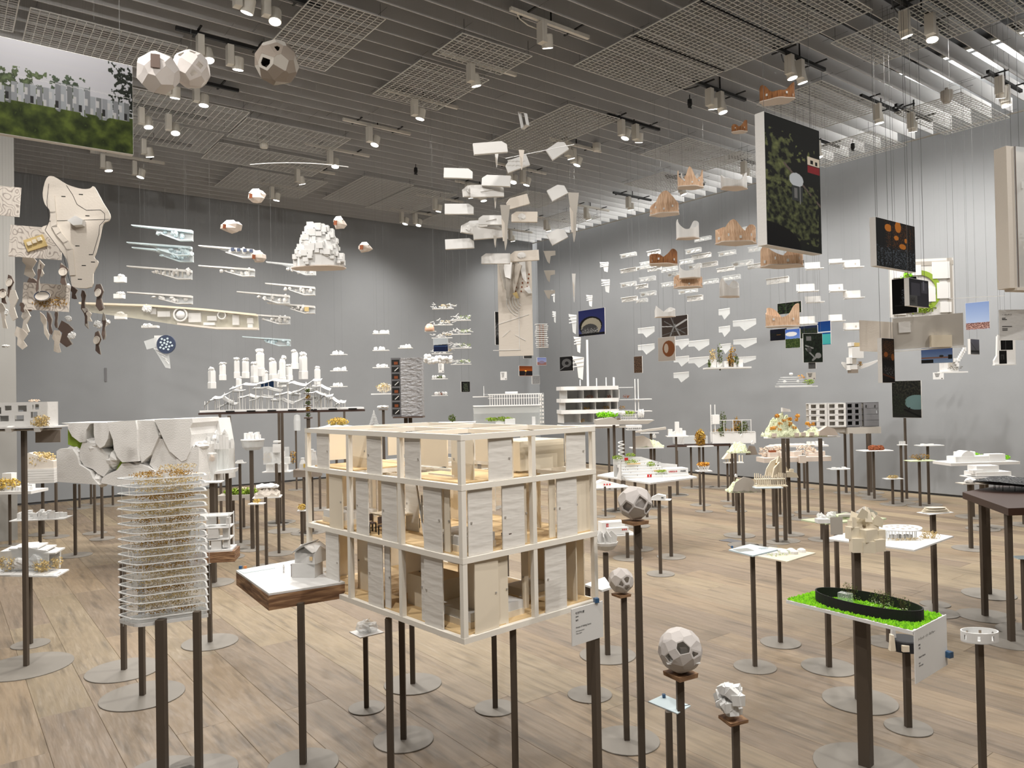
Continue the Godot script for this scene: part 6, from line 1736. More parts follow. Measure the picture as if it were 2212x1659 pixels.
	for q in [[250, 770, 120, 220, "c"], [110, 1100, 110, 230, "c"], [30, 1200, 70, 230, "c"], [220, 1240, 110, 240, "c"], [180, 1390, 100, 180, "c"], [385, 1280, 54, 230, "c"], [490, 1420, 80, 200, "c"], [550, 1000, 60, 110, "c"], [352, 790, 64, 130, "c"], [760, 1200, 60, 90, "c"],
		[85, 940, 60, 200, "d"], [30, 1030, 54, 130, "d"], [230, 1060, 54, 200, "k"], [328, 870, 26, 240, "k"], [285, 960, 120, 190, "k"], [425, 1260, 36, 190, "k"], [480, 1220, 30, 180, "k"], [557, 1350, 112, 230, "k"], [540, 850, 66, 210, "d"], [630, 1000, 56, 120, "k"], [845, 1030, 112, 220, "d"], [712, 1060, 44, 200, "k"], [735, 1210, 40, 190, "k"], [885, 1280, 36, 210, "k"], [832, 1430, 66, 200, "d"], [190, 1120, 40, 90, "k"],
		[600, 1220, 80, 54, "w"], [605, 1360, 70, 76, "w"], [835, 1275, 90, 80, "w"], [905, 1250, 70, 64, "w"], [590, 940, 40, 60, "w"], [60, 1160, 40, 60, "w"], [40, 1450, 90, 30, "w"]]:
		var w: float = q[2] / 3.95; var h: float = q[3] / 3.95
		o = T("fluttering_card", lab[q[4]][0], "hanging model", lab[q[4]][1], q[0] / 3.95, 380 + q[1] / 3.95, rf(5.7, 6.5), rf(-24, 24))
		if q[4] == "w":
			for k in 3: rock(o, "white_lump", "white", Vector3(rf(-0.3, 0.3) * w, rf(-0.2, 0.2) * h, 0), Vector3(w * 0.3, h * 0.3, 4), k + int(q[0]), 0.8)
		else:
			var bent := [-w * 0.30, h * 0.5, w * 0.16, h * 0.46, w * 0.5, h * 0.22, w * 0.16, -h * 0.08, w * 0.42, -h * 0.42, w * 0.1, -h * 0.5, -w * 0.34, -h * 0.36, -w * 0.24, h * 0.04, -w * 0.5, h * 0.2]
			for e in bent.size(): bent[e] *= rf(0.78, 1.2)
			poly(o, "bent_card", "kraft" if q[4] != "c" else "card", bent, -0.8, 0.8, Vector3.ZERO, Vector3(rf(-8, 8), 0, rf(-8, 8)))
			if q[4] != "c":
				poly(o, "pale_back", "greycard", bent, -1.6, -0.9, Vector3(1, 0, 0))
			if q[4] == "d":
				var ds := nst()
				lathe(ds, [[0.0, 0.0], [9.0, 0.0], [9.0, 1.6], [7.5, 1.6], [7.0, 0.8], [0.0, 0.8]], 18, Vector3.ZERO, minf(1.0, w / 18), 1.0)
				var b := put(ds, "disk", "card", o)
				b.position = Vector3(0, h * 0.14, 2); b.rotation_degrees.x = 80
		hang(o, [0], h * 0.4)
	# --- thin wedge sections
	var i := 0
	for q in [[351, 500, 126, 28, "aqua", "frosted wedge section model with a lumpy icy underside, topmost of the left column"], [345, 535, 134, 24, "aqua", "frosted wedge section model with branching cracks, second of the left column"], [352, 547, 126, 26, "aqua", "frosted wedge section model nested under the cracked one"], [345, 586, 134, 24, "paper", "white wedge section model with upright ribs"], [346, 641, 134, 22, "paper", "white wedge section model with a striped top, lowest of the left column"],
		[490, 541, 116, 22, "paper", "thin bar section model with small blue rooms"], [490, 583, 116, 20, "paper", "thin bar section model with drooping lower edge"], [629, 577, 104, 24, "frost", "grey frosted wedge behind the white cube mountain"], [627, 622, 104, 22, "paper", "speckled wedge section model, topmost of the right column"], [569, 640, 110, 22, "paper", "speckled wedge section model with a hooked tip"], [629, 663, 100, 20, "paper", "wedge section model with one yellow room"], [572, 686, 106, 20, "paper", "wedge section model hung over the long band"], [576, 735, 100, 18, "aqua", "blue green wedge section model above the white towers"]]:
		o = T("section_model", q[5], "hanging model", "thin section models by the back wall", q[0], q[1] - q[3] * 0.5, 9.0 + 0.12 * i, 4)
		wedge(o, q[2], q[3] * 1.25, q[4], 100 + i * 7, "aqua" if q[4] == "aqua" else "paper")
		if i == 5:
			for k in 4: bx(o, "blue_room", "bluegrey", Vector3(14 + k * 13, -10 - k * 1.2, 7), Vector3(7, 7, 2))
		if i == 10: bx(o, "yellow_room", "straw", Vector3(34, -16, 7), Vector3(9, 9, 2))
		if i == 3:
			for k in 7: bx(o, "rib", "greycard", Vector3(-4 + k * 9, -14 - k, 7), Vector3(2.4, 6 + k, 1))
		hang(o, [-q[2] * 0.3, q[2] * 0.4], -2)
		i += 1
	# --- long band section
	o = T("band_section_model", "very long pale band section model with round rooms along it", "hanging model", "", 385, 684, 8.4, 6)
	poly(o, "band", "tint", [-200, 30, -60, 24, 60, 14, 165, 2, 167, -30, 80, -28, 0, -18, -80, -4, -200, 14], -12, -9)
	poly(o, "top_edge", "cream", [-200, 32, -60, 26, 60, 16, 165, 4, 165, 0, 60, 12, -60, 22, -200, 28], -12, 8)
	poly(o, "bottom_edge", "card", [0, -18, 80, -28, 167, -30, 167, -26, 80, -24, 0, -14], -12, 8)
	for q in [[6, 4, 15], [92, 2, 9]]:
		var st := nst()
		lathe(st, [[q[2] * 0.8, 0.0], [q[2], 0.0], [q[2], 14.0], [q[2] * 0.8, 14.0], [q[2] * 0.8, 0.0]], 20)
		var b := put(st, "round_room", "paper", o)
		b.position = Vector3(q[0], q[1], -8); b.rotation_degrees.x = 90
	rock(o, "dome", "white", Vector3(6, 4, 2), Vector3(10, 9, 6), 3, 0.1)
	for q in [[-30, 6, 26, 12], [34, -2, 26, 20], [70, -4, 20, 10], [120, -8, 14, 22], [150, -10, 12, 12], [150, -22, 10, 10], [-52, 12, 12, 12], [64, -16, 24, 6]]: bx(o, "room", "paper", Vector3(q[0], q[1], -4), Vector3(q[2], q[3], 8))
	for k in 3: rock(o, "white_tree", "white", Vector3(-68 + k * 6, 18, 6), Vector3(4, 7, 3), k + 4, 0.9)
	hang(o, [-120, 40, 150], 18)
	# --- small block models and dark disc
	for q in [[260, 604, 22, 20, "white block fragment model with a jagged top, uppermost of three"], [258, 640, 20, 16, "pale block fragment model, middle one of three"], [261, 684, 22, 18, "white block fragment model with a sloped cut, lowest of three"], [325, 706, 34, 8, "small white ridge model near the dark disc"]]:
		o = T("fragment_model", q[4], "hanging model", "", q[0], q[1], 8.8, 0)
		bx(o, "block", "white", Vector3(0, 0, 0), Vector3(q[2], q[3] * 0.6, 12))
		for k in 3: rock(o, "chip", "white", Vector3(rf(-0.4, 0.4) * q[2], q[3] * 0.35, 2), Vector3(5, 4, 5), k + q[1], 0.8)
		hang(o, [0], q[3] * 0.3)
	o = T("disc_model", "dark blue patterned disc model with crumpled clear sheets", "hanging model", "", 360, 744, 8.2, 0)
	var dk := nst()
	lathe(dk, [[0.0, 0.0], [20.0, 0.0], [20.0, 4.0], [0.0, 4.0]], 28)
	var dd := put(dk, "disc", "bluegrey", o)
	dd.rotation_degrees.x = 90
	for k in 15:
		var a := k * 2.4
		var rr := 3.8 * sqrt(k + 0.3)
		poly(o, "disc_spot", "aqua", smoothed([-2.6, 0, 0, 2.4, 2.6, 0, 0, -2.4], 3), 4.0, 4.6, Vector3(cos(a) * rr, sin(a) * rr, 0))
	poly(o, "clear_sheet", "frost", [-50, 8, -24, 16, -20, -4, -44, -10], -4, -2)
	poly(o, "clear_sheet", "frost", [-30, -6, 2, -8, 6, -52, -4, -50], -4, -2)
	for k in 4: poly(o, "sheet_fold", "white", [-28 + k * 8, -8 - k * 8, -8 + k * 4, -14 - k * 9, -8 + k * 4, -15.5 - k * 9, -28 + k * 8, -9.5 - k * 8], -2, 0)
	poly(o, "white_plate", "white", [-28, 20, 4, 20, 4, 2, -28, 2], -5, -3)
	hang(o, [0], 20)
	# --- folded paper stones
	for q in [[555, 425, 40, 30, "pale folded paper stone with a brown notch near the ceiling"], [501, 491, 46, 26, "pale folded paper boat with a broken top"], [733, 482, 30, 26, "small pale folded paper cap beside the cube mountain"], [789, 535, 30, 20, "small pale folded paper shell right of the cube mountain"], [559, 555, 32, 24, "small pale folded paper tent with a brown notch"]]:
		o = T("paper_stone", q[4], "hanging model", "", q[0], q[1], 7.4, 0)
		var st := nst()
		blob(st, Vector3.ZERO, Vector3(q[2] / 2, q[3] / 2, q[2] / 2.4), 0.5, q[0], 7, 5)
		put(st, "folded_paper", "blush", o)
		poly(o, "top_fold", "white", [-q[2] * 0.36, 0, 0, q[3] * 0.1, q[2] * 0.34, 0, q[2] * 0.14, q[3] * 0.42, -q[2] * 0.2, q[3] * 0.4], -3, 3, Vector3(0, q[3] * 0.14, q[2] * 0.2), Vector3(-30, 0, 0))
		poly(o, "notch", "rust", [-4, -4, 4, -5, 5, 4, -3, 5], 0, 1, Vector3(-q[2] * 0.2, -q[3] * 0.08, q[2] * 0.40), Vector3(0, -24, 0))
		hang(o, [0], q[3] * 0.4)
	# --- white cube mountain
	o = T("cube_mountain_model", "white mountain model piled from hundreds of little cubes", "hanging model", "", 687, 578, 7.0, 0)
	for k in 150:
		var y := pow(rf(0, 1), 0.8) * 84
		var half := 54.0 * sqrt(maxf(0.06, 1.0 - pow(y / 92.0, 1.6))) + (4.0 if y < 20 else 0.0)
		var a := rf(0, TAU)
		var s := rf(6, 14)
		bx(o, "cube", "white", Vector3(cos(a) * half * 0.86 + 2, y + s / 2, sin(a) * half * 0.6), Vector3(s, s * rf(0.7, 1.3), s))
	var core := nst()
	lathe(core, [[0.0, 0.0], [48.0, 0.0], [46.0, 30.0], [36.0, 62.0], [18.0, 82.0], [0.0, 88.0]], 10, Vector3.ZERO, 1.0, 0.66)
	put(core, "core", "white", o)
	poly(o, "base_sheet", "blush", smoothed([-56, -10, -20, -30, 30, -34, 58, -12, 50, 26, -10, 34, -52, 22], 2), -2, 0, Vector3.ZERO, Vector3(-90, 0, 0))
	hang(o, [-30, 30], 60)
	# --- flock of white bottle towers
	i = 0
	for q in [[275, 345, 565, 85], [385, 295, 480, 80], [530, 245, 460, 80], [620, 250, 460, 85], [710, 290, 505, 80], [770, 155, 440, 95], [900, 250, 490, 85], [998, 225, 545, 80], [1065, 315, 480, 75], [1125, 165, 365, 75], [1210, 190, 470, 95], [1355, 335, 525, 70], [820, 380, 555, 70], [550, 440, 570, 70], [970, 375, 550, 56]]:
		var h: float = (q[2] - q[1]) / 4.739; var w: float = q[3] / 4.739
		o = T("bottle_tower", "white paper bottle tower hung above the roofscape", "hanging model", "white bottle towers above the roofscape", 400 + q[0] / 4.739, 720 + q[2] / 4.739, 8.9 + 0.07 * i, rf(-20, 20))
		var k6 := 6 if i % 2 else 4
		var st := nst()
		lathe(st, [[0.0, 0.0], [w * 0.5, 0.0], [w * 0.5, h * 0.28], [w * 0.44, h * 0.30], [w * 0.44, h * 0.78], [w * 0.3, h * 0.88], [w * 0.34, h * 0.90], [0.0, h * 0.90]], k6)
		put(st, "tower_body", "white", o)
		for k in 3: rock(o, "crown_lump", "white", Vector3(rf(-0.2, 0.2) * w, h * 0.92, rf(-0.2, 0.2) * w), Vector3(w * 0.26, h * 0.07, w * 0.26), i * 3 + k, 0.8)
		hang(o, [0], h * 0.95)
		i += 1
	# --- small white landscapes in columns
	i = 0
	for q in [[732, 765, 34], [732, 800, 34], [732, 834, 34], [823, 720, 34], [823, 756, 34], [823, 793, 34], [876, 751, 30]]:
		o = T("landscape_model", "small white landscape model with tiny lumps on a thin sheet", "hanging model", "small white landscapes by the back wall", q[0], q[1], 9.6, 0)
		bx(o, "sheet", "white", Vector3(0, -1, 0), Vector3(q[2], 1.6, 16))
		for k in 8: rock(o, "lump", "white", Vector3(rf(-0.4, 0.4) * q[2], 2.5, rf(-4, 4)), Vector3(rf(2, 5), rf(2, 5), 3), i * 9 + k, 0.8)
		hang(o, [-8, 8], 0)
		i += 1
	o = T("blossom_model", "cream blossom tree model on a white sheet beside the silver tower", "hanging model", "", 826, 850, 9.0, 0)
	bx(o, "sheet", "white", Vector3(0, -1, 0), Vector3(46, 2.4, 18)); tuft(o, "blossom", "cream", Vector3(4, 12, 0), Vector3(17, 11, 8), 240, 3, 8, "white"); tuft(o, "yellow_tips", "yellow", Vector3(0, 16, 0), Vector3(16, 7, 8), 40, 3)
	hang(o, [-16, 16], 0)
	o = T("wall_recess_plate", "narrow dark grey plate on the back wall", "plate", "", 220, 811, 12.9, 37.34)
	bx(o, "plate", "grey", Vector3.ZERO, Vector3(4.4, 29, 1.2))
	o.position.z = ZB + 0.006
	# --- thin arc and rods
	o = T("white_arc", "long thin white arc rod under the ceiling mesh", "hanging rod", "", 646, 356, 7.0, 0)
	var ar := nst()
	var ap := []
	for k in 15: ap.append(Vector3(-106 + k * 15.2, 5.0 - 0.00055 * pow(-106 + k * 15.2 + 40, 2), 0))
	tube(ar, ap, 1.0, 5)
	put(ar, "rod", "white", o)
	hang(o, [-40, 40], 4)
func make_hang_mid():
	var o: Node3D
	var i := 0
	# --- mobile of cut corner card blocks: [x, y, w, h, yaw, roll, flip, material]
	for q in [[1059, 320, 73, 24, 8, 6, 1, "paper"], [990, 375, 62, 21, 0, -3, 1, "white"], [1072, 391, 62, 23, -10, -6, -1, "white"], [1052, 413, 72, 26, 6, 2, 1, "paper"], [1016, 413, 34, 23, 20, 6, -1, "paper"], [992, 452, 62, 22, 0, -1, 1, "white"], [1062, 476, 56, 20, -8, -3, -1, "white"], [1055, 503, 66, 25, 4, 4, 1, "paper"], [1014, 494, 36, 22, 18, -6, -1, "paper"], [1030, 484, 44, 14, 10, 5, -1, "white"], [993, 527, 62, 21, 0, 2, 1, "white"], [1071, 559, 62, 22, -6, -2, -1, "paper"], [1133, 553, 62, 22, 4, 3, -1, "card"], [1118, 436, 50, 22, 20, 18, -1, "card"], [1133, 469, 56, 22, -6, -3, -1, "card"], [1204, 324, 42, 26, 0, 33, 1, "white"], [1204, 415, 38, 26, 0, 27, 1, "white"], [1204, 510, 38, 26, 0, 27, 1, "white"], [1131, 256, 18, 42, -52, 14, 1, "white"], [1117, 354, 50, 24, 6, 20, -1, "white"]]:
		var what: String = ["white", "pale grey"][int(q[7] != "white")]
		o = T("mobile_block", "%s cut-corner card block of the hanging mobile" % what, "hanging model", what + " card blocks of the mobile", q[0], q[1], 5.4 + 0.05 * i, q[4])
		cut_card(o, q[2], q[3], 9, q[7], q[6]).rotation_degrees.z = q[5]
		if q[0] == 1117:
			for k in 10: bx(o, "relief_strip", "paper", Vector3(-18 + (k % 5) * 8, -4 + (k / 5) * 9, 5.2), Vector3(6, 3, 1.4)).rotation_degrees.z = 20
		if i in [3, 6, 9]: bx(o, "inner_fold", "paper", Vector3(0, 0, 5.4), Vector3(q[2] * 0.4, 1.4, 1.6)).rotation_degrees.z = 10
		if i in [12, 14, 4, 8]: rock(o, "hollow", "paper", Vector3(-q[2] * 0.1, 0, 5), Vector3(q[2] * 0.16, q[3] * 0.28, 2), i, 0.6)
		hang(o, [0], q[3] * 0.4)
		i += 1
	# --- hanging tapered blades
	for q in [[1092, 492, 22, 98, "greycard", "grey tapered blade card hung in front of the mobile blocks"], [1240, 470, 24, 108, "greycard", "grey tapered blade card hung beside the back corner"], [1073, 346, 8, 32, "paper", "slim pale blade card under a mobile block"], [1070, 438, 6, 26, "paper", "slim pale spike card under the white mobile blocks"], [1070, 522, 8, 26, "greycard", "short grey spike card low in the mobile"], [1240, 622, 8, 62, "paper", "slim bent blade card left of the photographs"], [1127, 346, 12, 44, "card", "small diamond blade card crossing the rod"]]:
		o = T("blade_card", q[5], "hanging model", "", q[0], q[1], 5.6, 14)
		var w: float = q[2]; var h: float = q[3]
		poly(o, "blade", q[4], [-w / 2, h / 2, w / 2, h / 2, w * 0.2, 0, w * 0.12, -h * 0.34, -w * 0.06, -h / 2, -w * 0.22, -h * 0.2, -w * 0.3, h * 0.1], -1, 1)
		poly(o, "inner_fold", "card", [-w * 0.3, h * 0.2, w * 0.1, h * 0.1, w * 0.05, -h * 0.3, -w * 0.15, -h * 0.3], 1, 2, Vector3(-w * 0.2, 0, 0), Vector3(0, 24, 0))
		hang(o, [0], h * 0.45)
	o = T("mobile_rod", "thin grey balance rod of the mobile", "hanging rod", "", 1166, 327, 5.7, 0)
	bx(o, "rod", "silver", Vector3.ZERO, Vector3(152, 1.2, 1.2)).rotation_degrees.z = 10.5
	hang(o, [0], 0)
	# --- tall relief panel with folded pieces
	o = T("relief_plan_board", "tall white relief plan panel with folded paper pieces at its top", "hanging model", "", 1113, 660, 6.6, -8)
	bx(o, "panel", "card", Vector3(0, 0, 0), Vector3(74, 218, 4))
	for q in [[-20, -96, 60, 1.2, 0], [8, -50, 1.2, 90, 0], [-4, -30, 70, 1, 16], [10, -70, 26, 1, -30], [-20, -60, 22, 1, 40]]: bx(o, "relief_line", "paper", Vector3(q[0], q[1], 2.6), Vector3(q[2], q[3], 1.2)).rotation_degrees.z = q[4]
	for k in 5:
		var st := nst()
		var r := 12.0 + k * 6
		var ap := []
		for s in 10: ap.append(Vector3(18 + cos(PI * 0.9 + s * 0.16) * r, 10 + sin(PI * 0.9 + s * 0.16) * r, 3))
		tube(st, ap, 0.9, 4)
		put(st, "relief_arc", "paper", o)
	for q in [[-10, 78, 30, 60, "paper", 18], [14, 92, 26, 40, "white", -20], [-24, 60, 14, 80, "greycard", 6], [6, 60, 18, 66, "card", -12], [22, 70, 14, 50, "paper", 10], [-12, 34, 12, 60, "greycard", -4], [10, 100, 40, 16, "paper", 8], [30, 30, 14, 18, "white", 35], [4, 20, 10, 16, "straw", 30]]:
		poly(o, "folded_piece", q[4], [-q[2] / 2, q[3] / 2, q[2] / 2, q[3] * 0.4, q[2] * 0.2, -q[3] / 2, -q[2] * 0.3, -q[3] * 0.3], 3, 5, Vector3(q[0], q[1], rf(0, 10)), Vector3(rf(-20, 20), rf(-40, 40), q[5]))
	for k in 16: bx(o, "brown_mark", "rust", Vector3(2 + (k % 3) * 12 + (k / 3) * 1.4, 30 + (k / 3) * 9, 2.6), Vector3(2.6, 3.4, 0.8))
	hang(o, [-30, 30], 109)
	# --- stacked slice tower
	o = T("slice_tower_model", "hanging tower model of stacked white slices with brown dots", "hanging model", "", 1170, 726, 9.0, 0)
	for k in 13: bx(o, "slice", "white", Vector3(rf(-1.2, 1.2), -24 + k * 4.1, 0), Vector3(26, 1.3, 16), rf(-5, 5))
	bx(o, "core", "paper", Vector3(0, 0, -2), Vector3(18, 50, 8))
	for k in 24: bx(o, "brown_dot", "rust", Vector3(-4 + (k % 2) * 7, -22 + (k / 2) * 4.1, 7), Vector3(2.4, 1.8, 1))
	hang(o, [-8, 8], 26)
	# --- grey cut-out tabs
	for q in [[1187, 556, 26, 28], [1187, 597, 24, 26], [1187, 637, 25, 20]]:
		o = T("tab_card", "grey cut-out tab card hung near the room corner", "hanging model", "grey tab cards near the corner", q[0], q[1], 7.0, 0)
		poly(o, "tab", "greycard", [-q[2] / 2, q[3] / 2, q[2] / 2, q[3] / 2, q[2] / 2, q[3] * 0.16, q[2] * 0.1, q[3] * 0.1, 0, -q[3] / 2, -q[2] * 0.2, -q[3] * 0.3], -0.8, 0.8)
		hang(o, [0], q[3] / 2)
	for q in [[1305, 577, 20, 22, "small white ladder fragment model near the corner"], [1308, 618, 20, 30, "small white oval fragment model with a tail"], [1273, 650, 14, 26, "small white hooked fragment model above the stadium photograph"], [1195, 640, 8, 28, "slim white fragment model near the corner"], [1197, 685, 8, 26, "slim white fragment model, the lower near the corner"], [1247, 745, 16, 36, "white torn cloth fragment model under the stadium photograph"], [1249, 795, 26, 52, "long white cloth fragment model over the open slab building"], [1237, 700, 18, 44, "clear curved sheet beside the stadium photograph"]]:
		o = T("wall_fragment", q[4], "hanging model", "", q[0], q[1], 11.0, 0)
		poly(o, "sheet", "frost" if q[0] in [1308, 1195, 1197, 1237] else "white", [-q[2] / 2, q[3] / 2, q[2] / 2, q[3] * 0.44, q[2] * 0.36, -q[3] / 2, 0, -q[3] * 0.4, -q[2] * 0.1, q[3] * 0.1], -1, 1)
		for k in 3: bx(o, "strip", "white", Vector3(0, q[3] * (0.4 - k * 0.16), 1.6), Vector3(q[2] * 0.9, 2, 1.4)).rotation_degrees.z = 8
		hang(o, [0], q[3] * 0.45)
	# --- wire and branch terraces
	i = 0
	for q in [[957, 665, 46, 1], [955, 700, 44, 1], [996, 690, 42, 0], [955, 728, 44, 1], [996, 720, 42, 0], [996, 750, 42, 0], [996, 785, 44, 0], [955, 762, 44, 1]]:
		o = T("branch_terrace", "%s branch terrace model on thin rods" % ["white", "gilded white"][q[3]], "hanging model", ["white branch terraces", "gilded branch terraces"][q[3]], q[0], q[1], 9.4, 0)
		var st := nst()
		for k in 26:
			var a := Vector3(rf(-0.5, 0.5) * q[2], rf(0, 8), rf(-6, 6))
			bar(st, a, a + Vector3(rf(-10, 10), rf(-4, 5), rf(-3, 3)), 1.1)
		put(st, "branches", "white", o)
		bx(o, "sheet", "white", Vector3(0, -2, 0), Vector3(q[2], 1.3, 12))
		tuft(o, "gold_leaf", "straw" if q[3] else "green", Vector3(8, 5, 0), Vector3(q[2] * 0.4, 4, 5), 40, 2)
		hang(o, [-q[2] * 0.35, q[2] * 0.35], 0)
		i += 1
	o = T("copper_shell", "pale copper half dome shell model", "hanging model", "", 928, 714, 9.2, 0)
	var cs := nst()
	lathe(cs, [[0.0, -1.0], [10.5, -1.0], [10.5, 4.0], [9.0, 9.5], [5.0, 14.0], [0.0, 15.5]], 18)
	put(cs, "shell", "copper", o, true)
	bx(o, "foot", "white", Vector3(2, -2, 0), Vector3(24, 1.2, 10))
	hang(o, [0], 15)
	o = T("ball_cloud_model", "cloud model of white balls packed together", "hanging model", "", 947, 777, 8.8, 0)
	for k in 26:
		var st := nst()
		blob(st, Vector3.ZERO, Vector3.ONE * rf(4.2, 5.2), 0, 0, 12, 8)
		put(st, "ball", "white", o, true).position = Vector3(-27 + (k % 8) * 7.6 + rf(-1, 1), rf(-2, 2) + (k / 8) * 4 - 4, rf(-9, 9))
	hang(o, [-16, 16], 4)
	for q in [[950, 817, 34, "leaf", "dark speckled garden strip model under the ball cloud"], [950, 853, 34, "rust", "brown speckled garden strip model, the lower under the ball cloud"]]:
		o = T("garden_strip", q[4], "hanging model", "", q[0], q[1], 9.2, 0)
		bx(o, "sheet", "white", Vector3(0, -1.5, 0), Vector3(q[2], 1.6, 12)); tuft(o, "speckles", q[3], Vector3(0, 2.5, 0), Vector3(15, 3, 5), 70, 2.6)
		for k in 7: rock(o, "white_lump", "white", Vector3(rf(-14, 14), 3, rf(-3, 3)), Vector3(2.6, 3.4, 2.6), k + 30, 0.5)
		hang(o, [-12, 12], 0)
	for q in [[953, 795, 12, 20, "small white caption card under the ball cloud"], [1088, 812, 14, 18, "small white caption card above the glass hall"], [2027, 812, 23, 15, "small white caption card under the jagged white model"], [1752, 812, 20, 15, "small grey caption card near the terraced white model"]]:
		o = T("hanging_caption", q[4], "caption card", "", q[0], q[1], 9.2 if q[0] < 1500 else 10.6, 0)
		bx(o, "card", "white" if q[0] != 1752 else "greycard", Vector3.ZERO, Vector3(q[2], q[3], 0.8))
		for k in 4: bx(o, "printed_line", "ink", Vector3(-q[2] * 0.12, q[3] * (0.34 - k * 0.15), 0.6), Vector3(q[2] * (0.5 - 0.07 * k), 0.8, 0.3))
		bx(o, "printed_mark", "ink", Vector3(q[2] * 0.32, -q[3] * 0.36, 0.6), Vector3(2.2, 1.6, 0.3))
		hang(o, [0], q[3] / 2)

func make_hang_right():
	var o: Node3D
	var i := 0
	# --- wooden and white crowns: [x, y bottom, w, h, material, depth, label]
	for q in [[1678, 218, 68, 26, "bandsaw_dark", 5.6, "brown veneer crown model near the ceiling mesh"], [1597, 285, 32, 18, "bandsaw_dark", 6.0, "smallest brown veneer crown model"], [1490, 404, 54, 30, "bandsaw", 6.2, "white peaked crown model backed by veneer points"], [1585, 406, 58, 26, "white", 6.2, "white crown model with a broad round base"], [1437, 462, 60, 34, "bandsaw", 6.6, "pale veneer crown model with a scalloped base"], [1485, 514, 46, 32, "white", 6.4, "white twin wave crown model"], [1590, 524, 84, 34, "bandsaw", 6.0, "wide veneer crown model with a folded peak"], [1432, 571, 62, 24, "bandsaw_dark", 6.6, "dark veneer crown model on a round base"], [1489, 600, 44, 26, "white", 6.3, "white jagged crown model standing above a veneer one"], [1487, 620, 58, 24, "bandsaw", 6.4, "reddish veneer crown model under a white jagged one"], [1690, 574, 88, 34, "bandsaw", 5.8, "veneer crown model with handwriting on its base"], [1577, 640, 44, 30, "white", 6.4, "white twin peak crown model"], [1436, 684, 42, 18, "white", 6.6, "low white wave crown model on a flat sheet"], [1689, 704, 68, 36, "bandsaw", 5.9, "golden veneer crown model with tall points"]]:
		o = T("crown_model", q[6], "hanging model", "", q[0], q[1], q[5], 12 * (i % 4) - 18)
		crown(o, q[2], q[3] * 1.3, q[4], 200 + i * 13, "blush", 0.62, true, [3.0, 2.0, 4.0][i % 3] if q[4] != "white" else 2.0)
		if i == 2: crown(o, 38, 32, "white", 77, "blush", 0.5, false, 2.0)
		if i == 10:
			for k in 3: bx(o, "handwriting", "ink", Vector3(20, -1.9, -4 + k * 5), Vector3(16, 0.3, 1.2))
		hang(o, [-q[2] * 0.36, q[2] * 0.36], q[3] * 0.3)
		i += 1
	# --- drift of small relief bars in front of the right wall
	i = 0
	for q in [[465, 955, 140, 50], [725, 930, 110, 60], [640, 1040, 95, 40], [610, 1085, 140, 40], [730, 1095, 120, 50], [885, 1100, 140, 60], [930, 1150, 110, 50], [465, 1110, 140, 50], [660, 1200, 140, 60], [465, 1255, 140, 60], [600, 1275, 105, 55], [870, 1255, 110, 55], [665, 1350, 140, 60], [475, 1405, 140, 60], [600, 1420, 105, 50], [1130, 910, 130, 60], [1210, 965, 160, 60], [1060, 1020, 110, 60], [1145, 1070, 110, 60], [1295, 1050, 130, 60], [1305, 1225, 130, 60], [1075, 1325, 160, 50], [1145, 1395, 130, 70], [1225, 790, 140, 50], [1475, 935, 140, 60], [1460, 1100, 140, 50], [1520, 1185, 140, 60], [1630, 1040, 170, 70], [1770, 1065, 130, 60], [1770, 890, 120, 70], [1660, 690, 130, 60], [1990, 1215, 170, 80]]:
		var clear := i % 3 != 1
		o = T("relief_bar", ["white relief bar model with pressed shapes, adrift before the right wall", "clear relief bar model, adrift before the right wall"][int(clear)], "hanging model", ["white relief bars", "clear relief bars"][int(clear)], 1260 + q[0] / 4.739, 350 + q[1] / 4.739, 11.0 + 0.02 * i, -48)
		var w: float = q[2] / 4.739 / 0.70; var h: float = q[3] / 4.739 * 0.72
		bx(o, "bar", "frost" if clear else "white", Vector3.ZERO, Vector3(w, h, 3))
		for k in 3:
			if k == i % 3: rock(o, "pressed_shape", "greycard" if k == 0 else "frost", Vector3((k - 1) * w * 0.3, 0, 2), Vector3(w * 0.12, h * 0.26, 1.4), i + k, 0.5)
			else: bx(o, "pressed_shape", "white", Vector3((k - 1) * w * 0.3, -h * 0.06, 2), Vector3(w * 0.22, h * 0.4, 1.4)).rotation_degrees.z = (i * 17 + k * 40) % 60 - 30
		bx(o, "lip", "frost" if clear else "white", Vector3(0, h * 0.5, 2.5), Vector3(w, 1.2, 5))
		hang(o, [0], h / 2)
		i += 1
	# --- shield tiles
	i = 0
	for q in [[655, 375, 155, 110], [655, 550, 155, 110], [1020, 500, 135, 110], [1200, 510, 190, 115], [1020, 675, 140, 110], [1200, 685, 190, 115], [1018, 840, 140, 110], [1465, 185, 100, 120], [1467, 365, 100, 115], [1675, 300, 205, 120], [1680, 490, 205, 100], [1675, 660, 200, 70], [1475, 545, 100, 110]]:
		o = T("shield_tile", "translucent white shield tile pointing down, hung before the right wall", "hanging model", "translucent shield tiles", 1260 + q[0] / 4.809, 640 + q[1] / 4.809, 11.2 + 0.03 * i, -30)
		var w: float = q[2] / 4.809 / 0.87; var h: float = q[3] / 4.809
		poly(o, "tile", "frost", [-w / 2, h * 0.42, w / 2, h / 2, w / 2, h * 0.02, 0, -h / 2, -w * 0.2, -h * 0.08, -w / 2, -h * 0.08], -1.5, 1.5)
		poly(o, "rim", "white", [-w / 2, h * 0.42, w / 2, h / 2, w / 2, h * 0.44, -w / 2, h * 0.36], -2, 2)
		hang(o, [-w * 0.3, w * 0.3], h * 0.4)
		i += 1
	# --- white box shelves
	i = 0
